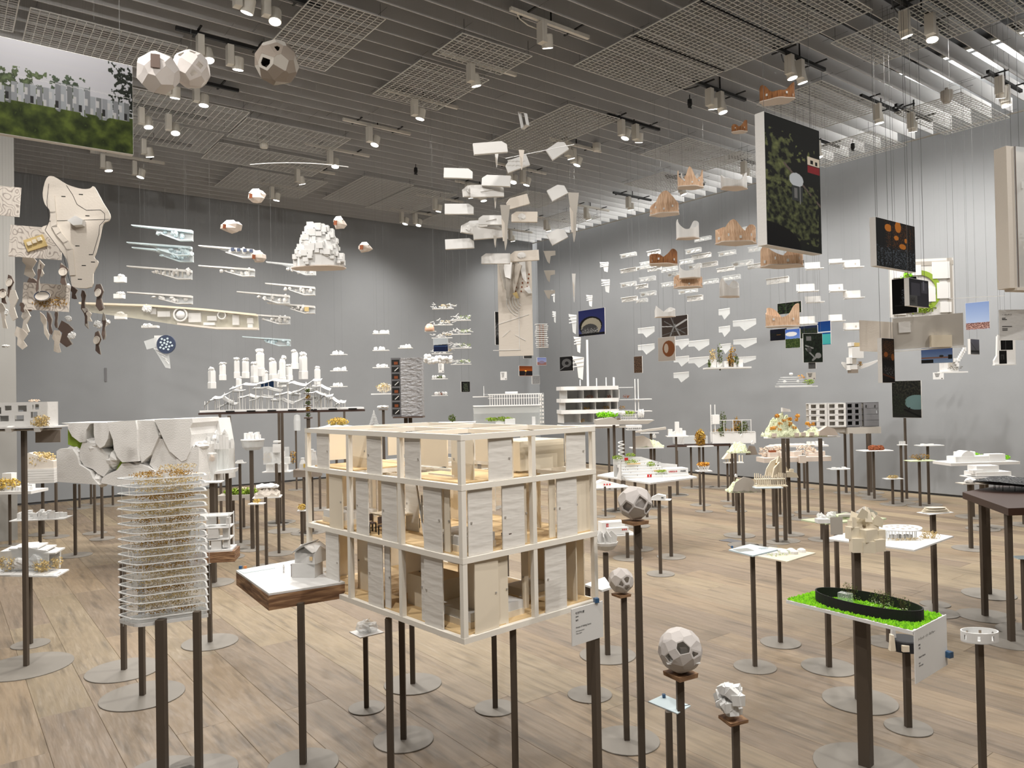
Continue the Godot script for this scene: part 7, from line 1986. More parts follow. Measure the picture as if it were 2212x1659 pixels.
	for q in [[455, 755, 145, 65], [645, 715, 125, 40], [780, 740, 165, 75], [400, 940, 175, 75], [650, 940, 135, 70], [785, 995, 165, 75], [460, 1035, 150, 60], [405, 1210, 170, 75], [645, 1190, 130, 65], [785, 1260, 165, 70], [460, 1315, 150, 60]]:
		o = T("box_tray_model", "white open box model with a thin floor sheet, hung in the stepped group", "hanging model", "white box trays before the right wall", 1640 + q[0] / 3.867, 380 + q[1] / 3.867, 9.6 + 0.04 * i, -14)
		var w: float = q[2] / 3.867; var h: float = q[3] / 3.867
		bx(o, "front", "paper" if i % 2 else "white", Vector3(-w * 0.1, h * 0.1, 6), Vector3(w * 0.8, h * 0.72, 1.5))
		bx(o, "side", "frost", Vector3(w * 0.3, h * 0.1, -2), Vector3(1.5, h * 0.72, 18))
		bx(o, "floor_sheet", "white", Vector3(w * 0.04, -h * 0.34, 0), Vector3(w * 0.92, 1.4, 22))
		if i in [2, 4, 9]: bx(o, "inner_room", "greycard", Vector3(w * 0.1, 0, 7), Vector3(3, 4, 1))
		hang(o, [-w * 0.36, w * 0.36], h * 0.4)
		i += 1
	# --- tilted white garden with tall plants
	o = T("plant_terrace_model", "white terrace model with tall dark and golden plants, hung on wires", "hanging model", "", 1570, 794, 9.2, -4)
	bx(o, "sheet", "white", Vector3(0, -1, 0), Vector3(94, 3, 44))
	for q in [[-30, 9, 14, 18], [-16, 6, 12, 12], [-2, 7, 9, 14], [18, 5, 10, 10], [26, 9, 14, 16]]: bx(o, "white_box", "paper", Vector3(q[0], q[1], 0), Vector3(q[2], q[3], 12))
	for q in [[-30, 26, 9, 16, "straw"], [-15, 24, 7, 30, "leaf"], [12, 24, 9, 24, "ochre"], [20, 14, 6, 12, "leaf"], [-38, 8, 3, 10, "leaf"], [6, 16, 8, 14, "ochre"]]: tuft(o, "tall_plant", q[4], Vector3(q[0], q[1], 4), Vector3(q[2], q[3], 7), 110, 3, 8)
	hang(o, [-40, 40], 0)
	o = T("layered_model", "clear layered terrace model with orange and green plants", "hanging model", "", 1720, 834, 10.4, -4)
	for k in 5: bx(o, "layer", "frost", Vector3(-6 - k * 1.5, 1 + k * 4.6, 0), Vector3(70 - k * 8, 1.6, 30 - k * 3))
	bx(o, "floor_sheet", "white", Vector3(0, -1, 0), Vector3(80, 1.4, 34)); tuft(o, "plants", "green", Vector3(24, 9, 8), Vector3(13, 6, 8), 130, 2.4, 8); tuft(o, "orange_tips", "orange", Vector3(10, 20, 4), Vector3(8, 5, 5), 40, 2.4)
	for k in 3: rock(o, "white_pebble", "white", Vector3(-26 + k * 14, 10 + (k % 2) * 16, 6), Vector3(4, 3, 3), k, 0.3)
	hang(o, [-30, 30], 20)
	# --- balanced cubes over a curved sheet
	o = T("cube_balance_model", "white cubes balanced over a curved white sheet with one yellow top", "hanging model", "", 1846, 780, 8.6, 0)
	for q in [[2, 18, 26, 24, "white"], [-9, 1, 14, 14, "white"], [-8, -14, 17, 11, "white"], [-6, 8, 9, 30, "greycard"], [-6, -22, 16, 8, "taupe"], [-8, 36, 9, 8, "white"], [2, 35, 15, 8, "straw"]]: bx(o, "cube", q[4], Vector3(q[0], q[1], 4), Vector3(q[2], q[3], 14), 6)
	poly(o, "curved_sheet", "white", smoothed([-26, -1, 0, -8, 30, -4, 54, 2, 40, -8, 10, -18, -18, -16], 3), -5, -3)
	tuft(o, "twig", "ochre", Vector3(8, -6, 8), Vector3(6, 6, 4), 40, 2.4, 5)
	hang(o, [0], 38)
	# --- square site relief with a green ring
	o = T("site_relief", "square white site relief with a green ring of moss", "hanging model", "", 1990, 622, 8.6, -10)
	bx(o, "board", "paper", Vector3(0, 0, 0), Vector3(128, 124, 6))
	var gr := nst()
	lathe(gr, [[36.0, 0.0], [46.0, 0.0], [46.0, 3.0], [36.0, 3.0], [36.0, 0.0]], 36)
	var g := put(gr, "green_ring", "green", o)
	g.position = Vector3(-8, -8, 3); g.rotation_degrees.x = 90
	for q in [[-46, 36, 22, 26], [38, 36, 34, 36], [-52, -20, 14, 40], [42, -8, 26, 34], [14, -16, 24, 30], [-14, 38, 26, 22], [46, -44, 22, 22], [-46, -50, 24, 14]]: bx(o, "white_plot", "white", Vector3(q[0], q[1], 5), Vector3(q[2], q[3], 4))
	for q in [[0, 52, 128, 9], [56, 0, 10, 124]]: bx(o, "road", "greycard", Vector3(q[0], q[1], 3.4), Vector3(q[2], q[3], 1))
	tuft(o, "moss", "green", Vector3(-10, -44, 6), Vector3(38, 12, 3), 260, 4); tuft(o, "moss", "moss", Vector3(-30, 26, 6), Vector3(14, 12, 3), 120, 4)
	hang(o, [-50, 50], 62)
	# --- grey folded board with squares
	o = T("folded_board", "grey folded board carrying pale squares, white along its edges", "hanging model", "", 2002, 716, 7.2, -6)
	poly(o, "main_leaf", "greycard", [-70, 30, 74, 38, 74, -32, -70, -38], -2, 2)
	poly(o, "side_leaf", "card", [-66, 30, 0, 22, 0, -44, -66, -38], -2, 2, Vector3(-70, 0, 0), Vector3(0, -18, 0))
	bx(o, "pale_square", "paper", Vector3(-47, 10, 3.4), Vector3(24, 23, 2.4)).rotation_degrees.z = 2
	bx(o, "pale_block", "cream", Vector3(25, -22, 7), Vector3(42, 26, 10)); bx(o, "lower_lip", "white", Vector3(2, -38, 3), Vector3(146, 3, 8)).rotation_degrees.z = 3
	hang(o, [-60, 60], 30, 0.0016)
	# --- jagged white pixel model and small steps
	o = T("pixel_model", "white stepped pixel model with fine black twigs", "hanging model", "", 2058, 804, 9.8, 0)
	bx(o, "sheet", "white", Vector3(0, 0, 0), Vector3(56, 3, 18)); bx(o, "relief", "paper", Vector3(-6, 13, -3), Vector3(40, 24, 3)); bx(o, "tower", "greycard", Vector3(-5, 24, 0), Vector3(6, 26, 6))
	for k in 9: bx(o, "pixel_step", "white", Vector3(4 + k * 2.7, 14 + k * 4.4 if k > 2 else 26.0 - k * 5, 2), Vector3(5, 8, 5))
	tuft(o, "twigs", "twig", Vector3(4, 10, 3), Vector3(20, 6, 2), 40, 1.8, 6)
	hang(o, [-20, 20], 2)
	# --- clear framed box at the right edge
	o = T("framed_relief_box", "deep clear framed relief box with tangled dried roots", "hanging model", "", 2204, 470, 5.2, 16)
	bx(o, "left_edge", "card", Vector3(-24, 0, -14), Vector3(22, 306, 30)); bx(o, "front_pane", "frost", Vector3(20, 0, 2), Vector3(70, 306, 2)); bx(o, "seam", "kraft", Vector3(-13, 0, 2), Vector3(2, 306, 3)); bx(o, "lower_edge", "card", Vector3(20, -155, -10), Vector3(80, 6, 30))
	bx(o, "back_sheet", "card", Vector3(20, 0, -26), Vector3(70, 306, 2)); tuft(o, "dried_roots", "straw", Vector3(16, -90, -10), Vector3(26, 60, 9), 260, 6, 20, "straw"); bx(o, "white_corner", "white", Vector3(2, 70, 5), Vector3(3, 16, 3), 30)
	hang(o, [-20, 2], 153, 0.002)
	# --- long thin needle and label sheet
	o = T("needle_rod", "thin white needle rod left of the large label sheet", "hanging rod", "", 2110, 642, 7.6, 0)
	bx(o, "rod", "white", Vector3.ZERO, Vector3(120, 1.2, 1.2)).rotation_degrees.z = 2
	hang(o, [0], 0)
	o = T("label_sheet", "large white label sheet with small black lettering at the right edge", "sign", "", 2190, 702, 5.4, 4)
	bx(o, "sheet", "paper", Vector3.ZERO, Vector3(66, 66, 1.2))
	glyphs(o, ["to", "n", "no", "re", "ti", "i", "to"], -27, 21, 3.2, 0.9)
	for q in [[-27, 15, 8], [-27, 12, 11]]: bx(o, "printed_line", "ink", Vector3(q[0] + q[2] / 2.0, q[1], 0.8), Vector3(q[2], 1.5, 0.3))
	for q in [[-27, -3, 22], [-27, -8, 12], [-27, -11, 12]]: bx(o, "printed_line", "ink", Vector3(q[0] + q[2] / 2.0, q[1], 0.8), Vector3(q[2], 1.4, 0.3))
	bx(o, "blue_cube", "blue_glass", Vector3(26, -26, 5), Vector3(8, 8, 8))
	hang(o, [-30], 33)
	o = T("mount_board", "white hanging mount board behind two dark photographs", "board", "", 2168, 756, 8.0, 0)
	bx(o, "board", "paper", Vector3(6, 0, 0), Vector3(38, 66, 2)); poly(o, "torn_edge", "white", [-22, -32, -12, -32, -10, 30, -14, 30, -16, -12, -22, -22], -3, 2); bx(o, "ledge", "white", Vector3(-2, -32, 4), Vector3(46, 2, 8))
	hang(o, [0], 32)

# ================================================================ photographs on panels
func paint(w: int, h: int, ops: Array) -> ImageTexture:
	var im := Image.create(w, h, false, Image.FORMAT_RGB8)
	var n := FastNoiseLite.new()
	for op in ops:
		var a = op[1]
		match op[0]:
			"grad":
				for y in h: im.fill_rect(Rect2i(0, y, w, 1), (op[1] as Color).lerp(op[2], float(y) / h))
			"rect": im.fill_rect(Rect2i(int(a[0] * w), int(a[1] * h), maxi(1, int((a[2] - a[0]) * w)), maxi(1, int((a[3] - a[1]) * h))), op[2])
			"noise":        # [x0, y0, x1, y1], dark, light, frequency, threshold (pixels below it are left)
				n.frequency = op[4]; n.seed = int(a[1] * 97 + a[0] * 13)
				for y in range(maxi(0, int(a[1] * h)), mini(h, int(a[3] * h))):
					for x in range(maxi(0, int(a[0] * w)), mini(w, int(a[2] * w))):
						var v := n.get_noise_2d(x, y) * 0.9 + 0.5
						var edge := minf(minf(x - a[0] * w, a[2] * w - x) / (w * 0.1), minf(y - a[1] * h, a[3] * h - y) / (h * 0.1))
						if v + minf(0.0, (edge - 1.0) * 0.35) < op[5]: continue
						im.set_pixel(x, y, (op[2] as Color).lerp(op[3], clampf(v, 0, 1)))
			"ell":          # [cx, cy, rx, ry], colour
				for y in range(maxi(0, int((a[1] - a[3]) * h)), mini(h, int((a[1] + a[3]) * h) + 1)):
					for x in range(maxi(0, int((a[0] - a[2]) * w)), mini(w, int((a[0] + a[2]) * w) + 1)):
						var u := Vector2((float(x) / w - a[0]) / a[2], (float(y) / h - a[1]) / a[3])
						if u.length() < 1.0: im.set_pixel(x, y, op[2])
			"line":
				var steps := int(maxf(w, h) * 1.5)
				for s in steps:
					var t := float(s) / steps
					im.fill_rect(Rect2i(int(lerpf(a[0], a[2], t) * w), int(lerpf(a[1], a[3], t) * h), op[3], op[3]), op[2])
	im.generate_mipmaps()
	return ImageTexture.create_from_image(im)
func G(r: float, g := -1.0, b := -1.0) -> Color: return Color(r, r if g < 0 else g, r if b < 0 else b)
# panel hung parallel to the back wall ("z") or to the right wall ("x"), or turned by a yaw; rows and columns from the photo
func photo(label: String, x0: float, x1: float, y0: float, y1: float, d: float, face, ops: Array, thick := 0.012, wire := 0.0016, iw := 120, ih := 96, hung := true) -> Node3D:
	var o := base("photograph", label, "photograph", "")
	var a := at(x0, y0, d); var b := at(x0, y1, d)
	var hh := a.y - b.y
	var ww: float
	if face is String and face == "z":
		var r := ray(x1, y0)
		ww = (EYE + r * ((a.z - EYE.z) / r.z)).x - a.x
		o.position = Vector3(a.x + ww / 2, a.y - hh / 2, a.z)
	elif face is String:
		var r := ray(x1, y0)
		ww = (EYE + r * ((a.x - EYE.x) / r.x)).z - a.z
		o.position = Vector3(a.x, a.y - hh / 2, a.z + ww / 2)
		o.rotation_degrees.y = -90
	else:
		o.position = at((x0 + x1) / 2, (y0 + y1) / 2, d)
		o.rotation_degrees.y = YAW + face
		ww = (x1 - x0) * d / F / cos(deg_to_rad(face))
	bx(o, "panel", "paper", Vector3(0, 0, -thick / 2), Vector3(ww, hh, thick))
	var m := StandardMaterial3D.new()
	m.roughness = 0.75; m.metallic_specular = 0.25
	m.albedo_texture = paint(iw, ih, ops)
	var q := QuadMesh.new()
	q.size = Vector2(ww - 0.004, hh - 0.004)
	inst(q, "print", m, o, Transform3D(Basis.IDENTITY, Vector3(0, 0, 0.0012)))
	if hung: hang(o, [-ww * 0.42, ww * 0.42], hh / 2, wire, -thick / 2)
	return o
func make_photos():
	var dk := G(0.03); var gn := Color(0.10, 0.14, 0.05)
	# large landscape with a white terrace building, top left
	var ops := [["grad", G(0.50, 0.50, 0.515), G(0.54, 0.54, 0.555)], ["noise", [-0.1, 0.28, 0.45, 0.62], Color(0.05, 0.07, 0.04), Color(0.28, 0.32, 0.22), 0.06, 0.35], ["noise", [0.45, 0.26, 0.72, 0.5], Color(0.05, 0.07, 0.05), Color(0.22, 0.26, 0.2), 0.07, 0.4], ["noise", [0.84, 0.0, 1.1, 0.62], Color(0.01, 0.015, 0.01), Color(0.10, 0.12, 0.09), 0.08, 0.38], ["rect", [0.0, 0.60, 1.0, 1.0], Color(0.15, 0.19, 0.06)]]
	for k in 26:
		var x := 0.02 + k * 0.037
		var g := 0.36 + 0.3 * float((k * 7) % 5) / 5
		ops.append(["rect", [x, 0.46 - (0.10 if k > 12 and k < 19 else 0.02 if k > 5 else -0.04), x + 0.037, 0.68], G(g * 0.62 + 0.08, g * 0.64 + 0.08, g * 0.66 + 0.08)])
		ops.append(["rect", [x, 0.48 + 0.09 * (k % 2), x + 0.022, 0.56 + 0.09 * (k % 2)], G(0.50)])
		if k > 6: ops.append(["line", [x, 0.37, x + 0.037, 0.378], G(0.55), 1])
		if k % 4 == 1: ops.append(["rect", [x, 0.56, x + 0.02, 0.64], G(0.10)])
	ops.append(["noise", [-0.1, 0.64, 1.1, 1.1], Color(0.07, 0.10, 0.02), Color(0.24, 0.28, 0.10), 0.03, 0.0])
	photo("huge photograph of a white terrace building on a grass slope", -70, 285, 62, 278, 4.75, "z", ops, 0.05, 0.002, 260, 160)
	# tall dark garden photograph with a red train
	ops = [["grad", Color(0.03, 0.035, 0.03), Color(0.05, 0.06, 0.045)], ["noise", [0.0, 0.1, 0.5, 0.55], Color(0.04, 0.05, 0.03), Color(0.34, 0.36, 0.22), 0.05, 0.35], ["noise", [0.5, 0.18, 0.9, 0.32], Color(0.08, 0.1, 0.05), Color(0.36, 0.38, 0.22), 0.07, 0.45], ["line", [0.32, 0.34, 1.0, 0.62], Color(0.30, 0.26, 0.24), 3], ["rect", [0.76, 0.24, 1.0, 0.31], G(0.7, 0.66, 0.6)], ["rect", [0.76, 0.31, 1.0, 0.37], Color(0.42, 0.10, 0.12)], ["rect", [0.82, 0.265, 0.87, 0.295], dk], ["rect", [0.91, 0.27, 0.96, 0.30], dk], ["noise", [-0.1, 0.48, 0.95, 0.95], Color(0.03, 0.04, 0.02), Color(0.30, 0.32, 0.20), 0.07, 0.3], ["ell", [0.0, 0.98, 0.6, 0.16], Color(0.008, 0.008, 0.008)], ["ell", [0.54, 0.45, 0.13, 0.055], G(0.60, 0.62, 0.64)], ["rect", [0.46, 0.50, 0.66, 0.62], Color(0.16, 0.17, 0.17)], ["rect", [0.50, 0.52, 0.56, 0.60], G(0.35)], ["rect", [0.6, 0.5, 0.62, 0.64], G(0.4)]]
	photo("tall deep framed photograph of a dark garden with a red train", 1650, 1768, 240, 529, 5.3, "z", ops, 0.075, 0.002, 120, 240)
	ops = [["grad", Color(0.02, 0.02, 0.02), Color(0.04, 0.045, 0.05)], ["noise", [0.2, 0.0, 1.0, 0.62], Color(0.02, 0.015, 0.01), Color(0.42, 0.24, 0.08), 0.3, 0.62], ["noise", [0.0, 0.55, 1.0, 1.0], Color(0.02, 0.02, 0.03), Color(0.26, 0.29, 0.32), 0.14, 0.45]]
	for q in [[0.3, 0.16, 0.09, 0.08], [0.55, 0.1, 0.08, 0.12], [0.5, 0.34, 0.06, 0.05], [0.66, 0.5, 0.09, 0.06], [0.75, 0.36, 0.04, 0.05]]: ops.append(["ell", q, Color(0.60, 0.36, 0.10)])
	for x in [0.08, 0.17, 0.38, 0.82, 0.9]: ops.append(["rect", [x, 0.0, x + 0.03, 1.0], Color(0.015, 0.015, 0.015)])
	photo("dark photograph of a forest hall with golden lamps", 1891, 1975, 468, 574, 6.2, "z", ops, 0.05, 0.0025, 120, 150)
	ops = [["grad", G(0.01), G(0.012)], ["noise", [0.35, 0.25, 0.8, 0.75], Color(0.03, 0.03, 0.035), Color(0.35, 0.37, 0.42), 0.2, 0.5], ["rect", [0.1, 0.77, 0.9, 0.79], G(0.2)]]
	photo("black photograph of a pale lit curtain building", 1926, 1980, 604, 680, 7.2, "x", ops, 0.02, 0.0025)
	ops = [["grad", G(0.10, 0.10, 0.12), G(0.16, 0.16, 0.18)], ["rect", [0.1, 0.15, 0.55, 0.62], G(0.20, 0.20, 0.23)], ["rect", [0.62, 0.1, 0.95, 0.5], G(0.22, 0.22, 0.25)], ["rect", [0.0, 0.62, 0.4, 1.0], G(0.26)], ["noise", [0.0, 0.66, 0.32, 0.94], G(0.02), G(0.16), 0.3, 0.4], ["rect", [0.7, 0.05, 0.78, 0.4], G(0.32, 0.32, 0.36)]]
	photo("grey photograph of an angular white interior, deep edged", 1963, 2005, 600, 660, 6.4, "z", ops, 0.04, 0.0025)
	# pole mounted beach photograph and others along the right
	ops = [["grad", Color(0.04, 0.045, 0.04), Color(0.10, 0.10, 0.09)], ["noise", [0.0, 0.0, 1.0, 0.5], Color(0.02, 0.025, 0.02), Color(0.16, 0.16, 0.13), 0.09, 0.2], ["ell", [0.85, 0.58, 0.42, 0.2], Color(0.30, 0.38, 0.38)], ["noise", [-0.1, 0.35, 0.5, 0.95], Color(0.02, 0.03, 0.02), Color(0.14, 0.16, 0.12), 0.12, 0.42], ["line", [0.4, 0.76, 1.0, 0.98], G(0.02), 5], ["line", [0.55, 0.78, 0.6, 0.72], dk, 4]]
	photo("photograph of a dark beach pool on a tall pole stand", 1926, 1989, 823, 902, 10.7, "x", ops, 0.02, 0.002, 120, 150, false)
	stand(1959, 1078, 903, 27, "the dark beach pool photograph", 0.026)
	ops = [["grad", G(0.02), Color(0.05, 0.035, 0.03)], ["noise", [0.0, 0.0, 1.0, 0.5], G(0.02), Color(0.42, 0.26, 0.12), 0.28, 0.55], ["ell", [0.3, 0.36, 0.16, 0.06], Color(0.45, 0.25, 0.10)], ["ell", [0.85, 0.42, 0.12, 0.08], Color(0.42, 0.24, 0.10)], ["noise", [0.0, 0.6, 1.0, 0.9], G(0.02), G(0.3), 0.16, 0.58], ["line", [0.0, 0.8, 1.0, 0.9], Color(0.25, 0.13, 0.07), 4]]
	photo("narrow tall dark photograph of a speckled golden hall", 1904, 1931, 730, 827, 7.0, "z", ops, 0.04, 0.0025, 60, 160)
	var sky := Color(0.30, 0.40, 0.55)
	var list := [
		["photograph of a dome stadium under a violet sky", 1249, 1306, 672, 728, 9.6, "x", [["grad", Color(0.10, 0.12, 0.28), Color(0.16, 0.18, 0.34)], ["ell", [0.46, 0.62, 0.44, 0.36], Color(0.05, 0.05, 0.05)], ["ell", [0.48, 0.66, 0.38, 0.34], G(0.50, 0.48, 0.42)], ["ell", [0.42, 0.8, 0.32, 0.26], G(0.20)], ["noise", [0.1, 0.7, 0.8, 1.0], G(0.05), G(0.62), 0.3, 0.5], ["rect", [0.0, 0.92, 1.0, 1.0], G(0.05)]]],
		["photograph of pale branching roof struts", 1429, 1485, 686, 729, 10.2, "x", [["grad", Color(0.16, 0.13, 0.12), Color(0.20, 0.17, 0.15)], ["line", [0.0, 0.45, 0.5, 0.5], G(0.55), 3], ["line", [0.5, 0.5, 0.95, 0.2], G(0.55), 4], ["line", [0.5, 0.5, 0.7, 1.0], G(0.45), 3], ["line", [0.5, 0.4, 0.3, 1.0], G(0.4), 3], ["line", [0.35, 0.0, 0.5, 0.5], G(0.36), 2], ["line", [0.0, 0.9, 1.0, 0.6], G(0.3), 2], ["line", [0.1, 0.2, 0.9, 0.9], G(0.34), 2]]],
		["white print of a brown straw ring", 1421, 1458, 730, 781, 9.4, "x", [["grad", G(0.62, 0.59, 0.56), G(0.58, 0.55, 0.52)], ["ell", [0.62, 0.48, 0.36, 0.34], Color(0.40, 0.24, 0.14)], ["ell", [0.48, 0.46, 0.13, 0.2], G(0.60, 0.55, 0.5)]]],
		["narrow brown photograph of a forest floor", 1369, 1387, 770, 806, 11.2, "x", [["grad", G(0.1), Color(0.12, 0.09, 0.06)], ["noise", [-0.1, -0.1, 1.1, 1.1], G(0.03), Color(0.45, 0.34, 0.26), 0.2, 0.3]]],
		["dark photograph of a white snail plan", 1209, 1238, 771, 802, 12.0, "x", [["grad", G(0.05), G(0.07)], ["ell", [0.5, 0.45, 0.36, 0.3], G(0.30)], ["ell", [0.52, 0.46, 0.14, 0.12], G(0.08)], ["line", [0.0, 0.9, 0.5, 0.6], G(0.35), 3]]],
		["narrow dark photograph half hidden by the relief panel", 1069, 1078, 673, 745, 10.5, "z", [["grad", G(0.03), G(0.05)], ["noise", [0.0, 0.3, 1.0, 0.8], G(0.02), G(0.5), 0.2, 0.55]]],
		["photograph of an orange sunset over dark fields", 1121, 1150, 790, 812, 11.5, "z", [["grad", Color(0.30, 0.14, 0.06), Color(0.72, 0.36, 0.08)], ["rect", [0.0, 0.52, 1.0, 1.0], Color(0.06, 0.05, 0.06)], ["line", [0.4, 1.0, 0.5, 0.52], Color(0.3, 0.2, 0.14), 4], ["ell", [0.48, 0.5, 0.07, 0.06], Color(0.95, 0.7, 0.3)]]],
		["small photograph of a pale desert hill", 1160, 1180, 772, 789, 12.0, "z", [["grad", Color(0.34, 0.38, 0.55), Color(0.55, 0.55, 0.62)], ["rect", [0.0, 0.6, 1.0, 1.0], Color(0.42, 0.30, 0.28)], ["ell", [0.5, 0.6, 0.3, 0.2], Color(0.4, 0.36, 0.42)]]],
		["small grey photograph of a snowy avenue", 1149, 1166, 811, 830, 12.0, "z", [["grad", G(0.4), G(0.55)], ["noise", [0.0, 0.0, 1.0, 1.0], G(0.15), G(0.6), 0.2, 0.3]]],
		["small black photograph under the relief panel", 1131, 1149, 764, 774, 11.0, "z", [["grad", G(0.04), G(0.12)], ["rect", [0.0, 0.6, 1.0, 0.7], G(0.3)]]],
		["dark photograph of a leafy mask left of the glass hall", 996, 1015, 824, 847, 12.0, "z", [["grad", G(0.03), G(0.04)], ["noise", [0.2, 0.1, 0.85, 1.0], Color(0.03, 0.04, 0.03), Color(0.32, 0.35, 0.28), 0.14, 0.45]]],
		["photograph of a blue sea under a pale sky beside the ball cloud", 936, 968, 730, 760, 9.0, 0.0, [["grad", G(0.60, 0.62, 0.63), G(0.62, 0.64, 0.66)], ["rect", [0.0, 0.52, 1.0, 1.0], Color(0.06, 0.10, 0.20)], ["line", [0.0, 0.52, 1.0, 0.46], G(0.1), 3], ["rect", [0.0, 0.56, 1.0, 0.66], Color(0.16, 0.22, 0.34)]]],
		["dark photograph of hedges behind the golden crown", 1679, 1731, 656, 680, 9.4, "x", [["grad", G(0.02), G(0.03)], ["noise", [-0.1, 0.0, 1.1, 1.1], Color(0.01, 0.02, 0.01), Color(0.14, 0.2, 0.10), 0.09, 0.4]]],
		["night photograph of a lit island under the golden crown", 1663, 1700, 712, 737, 9.6, "x", [["grad", Color(0.03, 0.04, 0.10), Color(0.02, 0.025, 0.06)], ["noise", [-0.1, 0.3, 1.1, 0.7], Color(0.01, 0.015, 0.02), Color(0.06, 0.08, 0.08), 0.1, 0.35], ["rect", [0.4, 0.5, 0.66, 0.54], Color(0.5, 0.34, 0.18)]]],
		["photograph of a white cloud over green lawn", 1696, 1728, 712, 753, 9.2, "x", [["grad", Color(0.22, 0.34, 0.62), Color(0.5, 0.58, 0.72)], ["ell", [0.4, 0.25, 0.4, 0.12], G(0.75)], ["rect", [0.0, 0.52, 1.0, 1.0], Color(0.14, 0.2, 0.08)], ["noise", [-0.1, 0.5, 1.1, 1.1], Color(0.08, 0.12, 0.04), Color(0.26, 0.32, 0.16), 0.1, 0.3]]],
		["photograph of turquoise water behind the dark plan photograph", 1765, 1794, 695, 746, 9.8, "x", [["grad", Color(0.03, 0.16, 0.36), Color(0.06, 0.26, 0.46)], ["rect", [0.0, 0.55, 1.0, 1.0], Color(0.20, 0.52, 0.52)], ["rect", [0.0, 0.44, 1.0, 0.5], G(0.7)]]],
		["small photograph of wooded hills tucked behind the plan photograph", 1726, 1766, 705, 732, 9.5, "x", [["grad", Color(0.10, 0.13, 0.22), Color(0.04, 0.06, 0.04)], ["noise", [-0.1, 0.2, 1.1, 1.1], Color(0.02, 0.03, 0.02), Color(0.16, 0.2, 0.12), 0.1, 0.3]]],
		["dark aerial photograph of white winding paths", 1735, 1777, 720, 783, 9.0, 0.0, [["grad", Color(0.04, 0.06, 0.04), Color(0.05, 0.07, 0.05)], ["noise", [-0.1, -0.1, 1.1, 1.1], Color(0.03, 0.04, 0.03), Color(0.10, 0.14, 0.10), 0.1, 0.35], ["line", [0.1, 0.4, 0.5, 0.5], G(0.42), 3], ["line", [0.1, 0.5, 0.6, 0.85], G(0.42), 3], ["line", [0.45, 0.9, 0.8, 0.7], G(0.42), 4], ["ell", [0.76, 0.76, 0.16, 0.1], G(0.44)], ["rect", [0.16, 0.1, 0.44, 0.26], G(0.34)], ["ell", [0.3, 0.55, 0.12, 0.1], G(0.2)]]],
		["tiny grey photograph under the aerial photograph", 1746, 1762, 783, 797, 9.4, "x", [["grad", G(0.14), G(0.26)], ["noise", [0.0, 0.3, 1.0, 1.0], G(0.05), G(0.4), 0.2, 0.5]]],
		["blue photograph of a low pavilion by water under the folded board", 1989, 2058, 752, 786, 8.4, "x", [["grad", Color(0.16, 0.22, 0.36), Color(0.36, 0.42, 0.50)], ["rect", [0.0, 0.62, 0.9, 0.72], Color(0.34, 0.24, 0.20)], ["rect", [0.0, 0.78, 0.4, 1.0], dk], ["ell", [0.64, 0.56, 0.07, 0.07], G(0.1)], ["rect", [0.86, 0.5, 1.0, 0.78], dk]]],
		["photograph of a sunlit town below a pale blue sky", 2085, 2137, 655, 714, 9.0, "x", [["grad", Color(0.44, 0.52, 0.68), Color(0.62, 0.68, 0.78)], ["rect", [0.0, 0.76, 1.0, 1.0], Color(0.34, 0.22, 0.20)], ["noise", [-0.1, 0.72, 1.1, 1.05], Color(0.2, 0.13, 0.12), Color(0.85, 0.70, 0.66), 0.3, 0.42]]],
		["small grey photograph of a suspended canopy, deep edged", 2096, 2115, 732, 765, 9.0, "z", [["grad", G(0.34, 0.34, 0.38), G(0.28)], ["line", [0.0, 0.2, 0.6, 0.7], G(0.22), 3], ["rect", [0.0, 0.75, 1.0, 0.9], G(0.14)]]],
		["small black photograph on the white mount board", 2161, 2188, 734, 756, 7.6, 0.0, [["grad", G(0.02), G(0.03)], ["noise", [0.1, 0.1, 0.9, 0.9], G(0.02), G(0.12), 0.2, 0.55]]],
		["small dark upright photograph on the white mount board", 2158, 2175, 757, 786, 7.5, 0.0, [["grad", G(0.08), G(0.06)], ["rect", [0.2, 0.3, 0.7, 0.7], G(0.2)], ["rect", [0.3, 0.4, 0.5, 0.8], G(0.1)]]],
		["wide pale photograph of a huge white canopy at the right edge", 2150, 2236, 864, 932, 11.4, "x", [["grad", G(0.60, 0.64, 0.70), G(0.66, 0.68, 0.72)], ["ell", [0.5, 0.2, 0.6, 0.16], G(0.74)], ["noise", [0.0, 0.3, 1.0, 0.85], G(0.48, 0.50, 0.54), G(0.62, 0.64, 0.68), 0.05, 0.2], ["line", [0.0, 0.28, 1.0, 0.45], G(0.44), 2], ["noise", [0.0, 0.72, 1.0, 1.0], G(0.12), G(0.42), 0.2, 0.3], ["rect", [0.0, 0.92, 1.0, 1.0], G(0.3)]]],
		["tiny dark blue photograph among the bottle towers", 562, 592, 823, 838, 9.7, 0.0, [["grad", Color(0.05, 0.12, 0.22), Color(0.08, 0.16, 0.26)]]]]
	for q in list:
		photo(q[0], q[1], q[2], q[3], q[4], q[5], q[6], q[7], 0.03 if "deep" in q[0] else 0.008, 0.0014, 64, 64, not ("edge" in q[0] and "wide" in q[0]))
	var p := at(2204, 930, 11.0)
	stand_h(p, p.y - 0.002, 0.16, "the wide pale canopy photograph", 0.026)

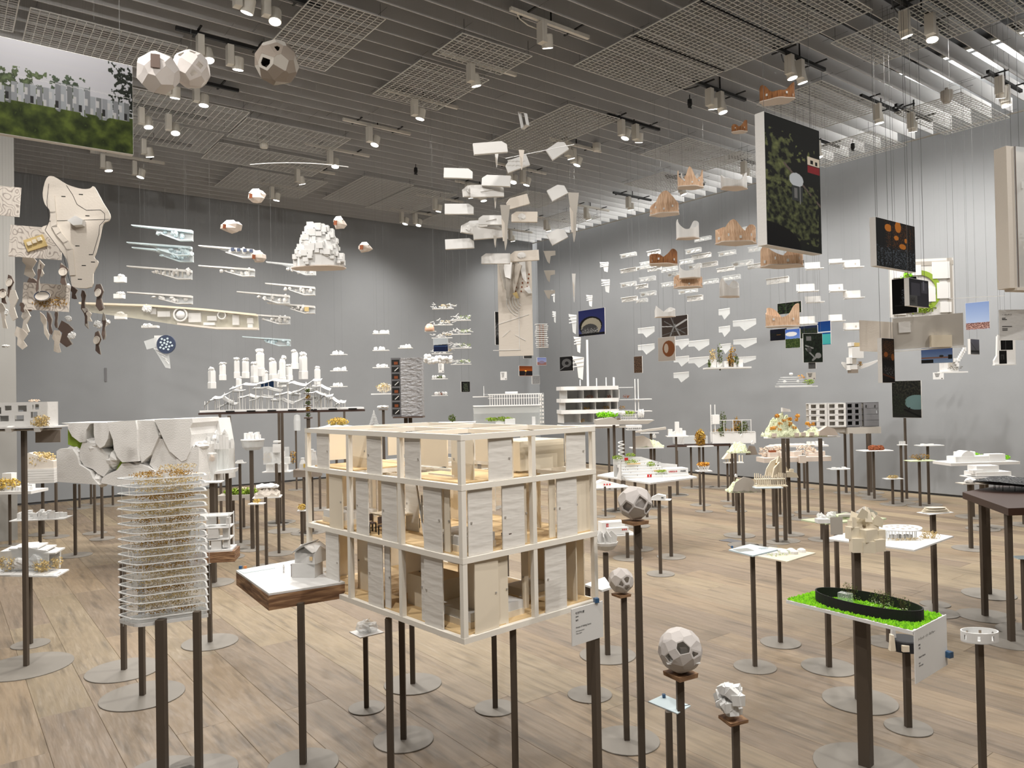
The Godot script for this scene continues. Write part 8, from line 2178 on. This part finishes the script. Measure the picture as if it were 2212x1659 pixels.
func _ready():
	rng.seed = 20250
	var cam := Camera3D.new()
	cam.name = "camera"
	cam.fov = rad_to_deg(2.0 * atan(829.5 / F))
	cam.position = EYE
	cam.basis = Basis(Vector3.UP, deg_to_rad(YAW)) * Basis(Vector3.RIGHT, deg_to_rad(0.754)) * Basis(Vector3.BACK, deg_to_rad(-1.089))
	cam.near = 0.05; cam.far = 60.0
	add_child(cam)
	cam.current = true
	CB = cam.basis
	var env := Environment.new()
	env.background_mode = Environment.BG_COLOR
	env.background_color = Color(0.0, 0.0, 0.0)
	env.tonemap_mode = Environment.TONE_MAPPER_LINEAR
	env.tonemap_exposure = 1.06
	env.sdfgi_enabled = true; env.ssao_enabled = true; env.ssil_enabled = true
	var we := WorldEnvironment.new()
	we.environment = env
	we.name = "world"
	add_child(we)
	setup_materials()
	build_room()
	build_meshes()
	build_lamps()
	build_devices()
	make_house()
	make_left()
	make_right()
	make_hang_left()
	make_hang_mid()
	make_hang_right()
	make_photos()
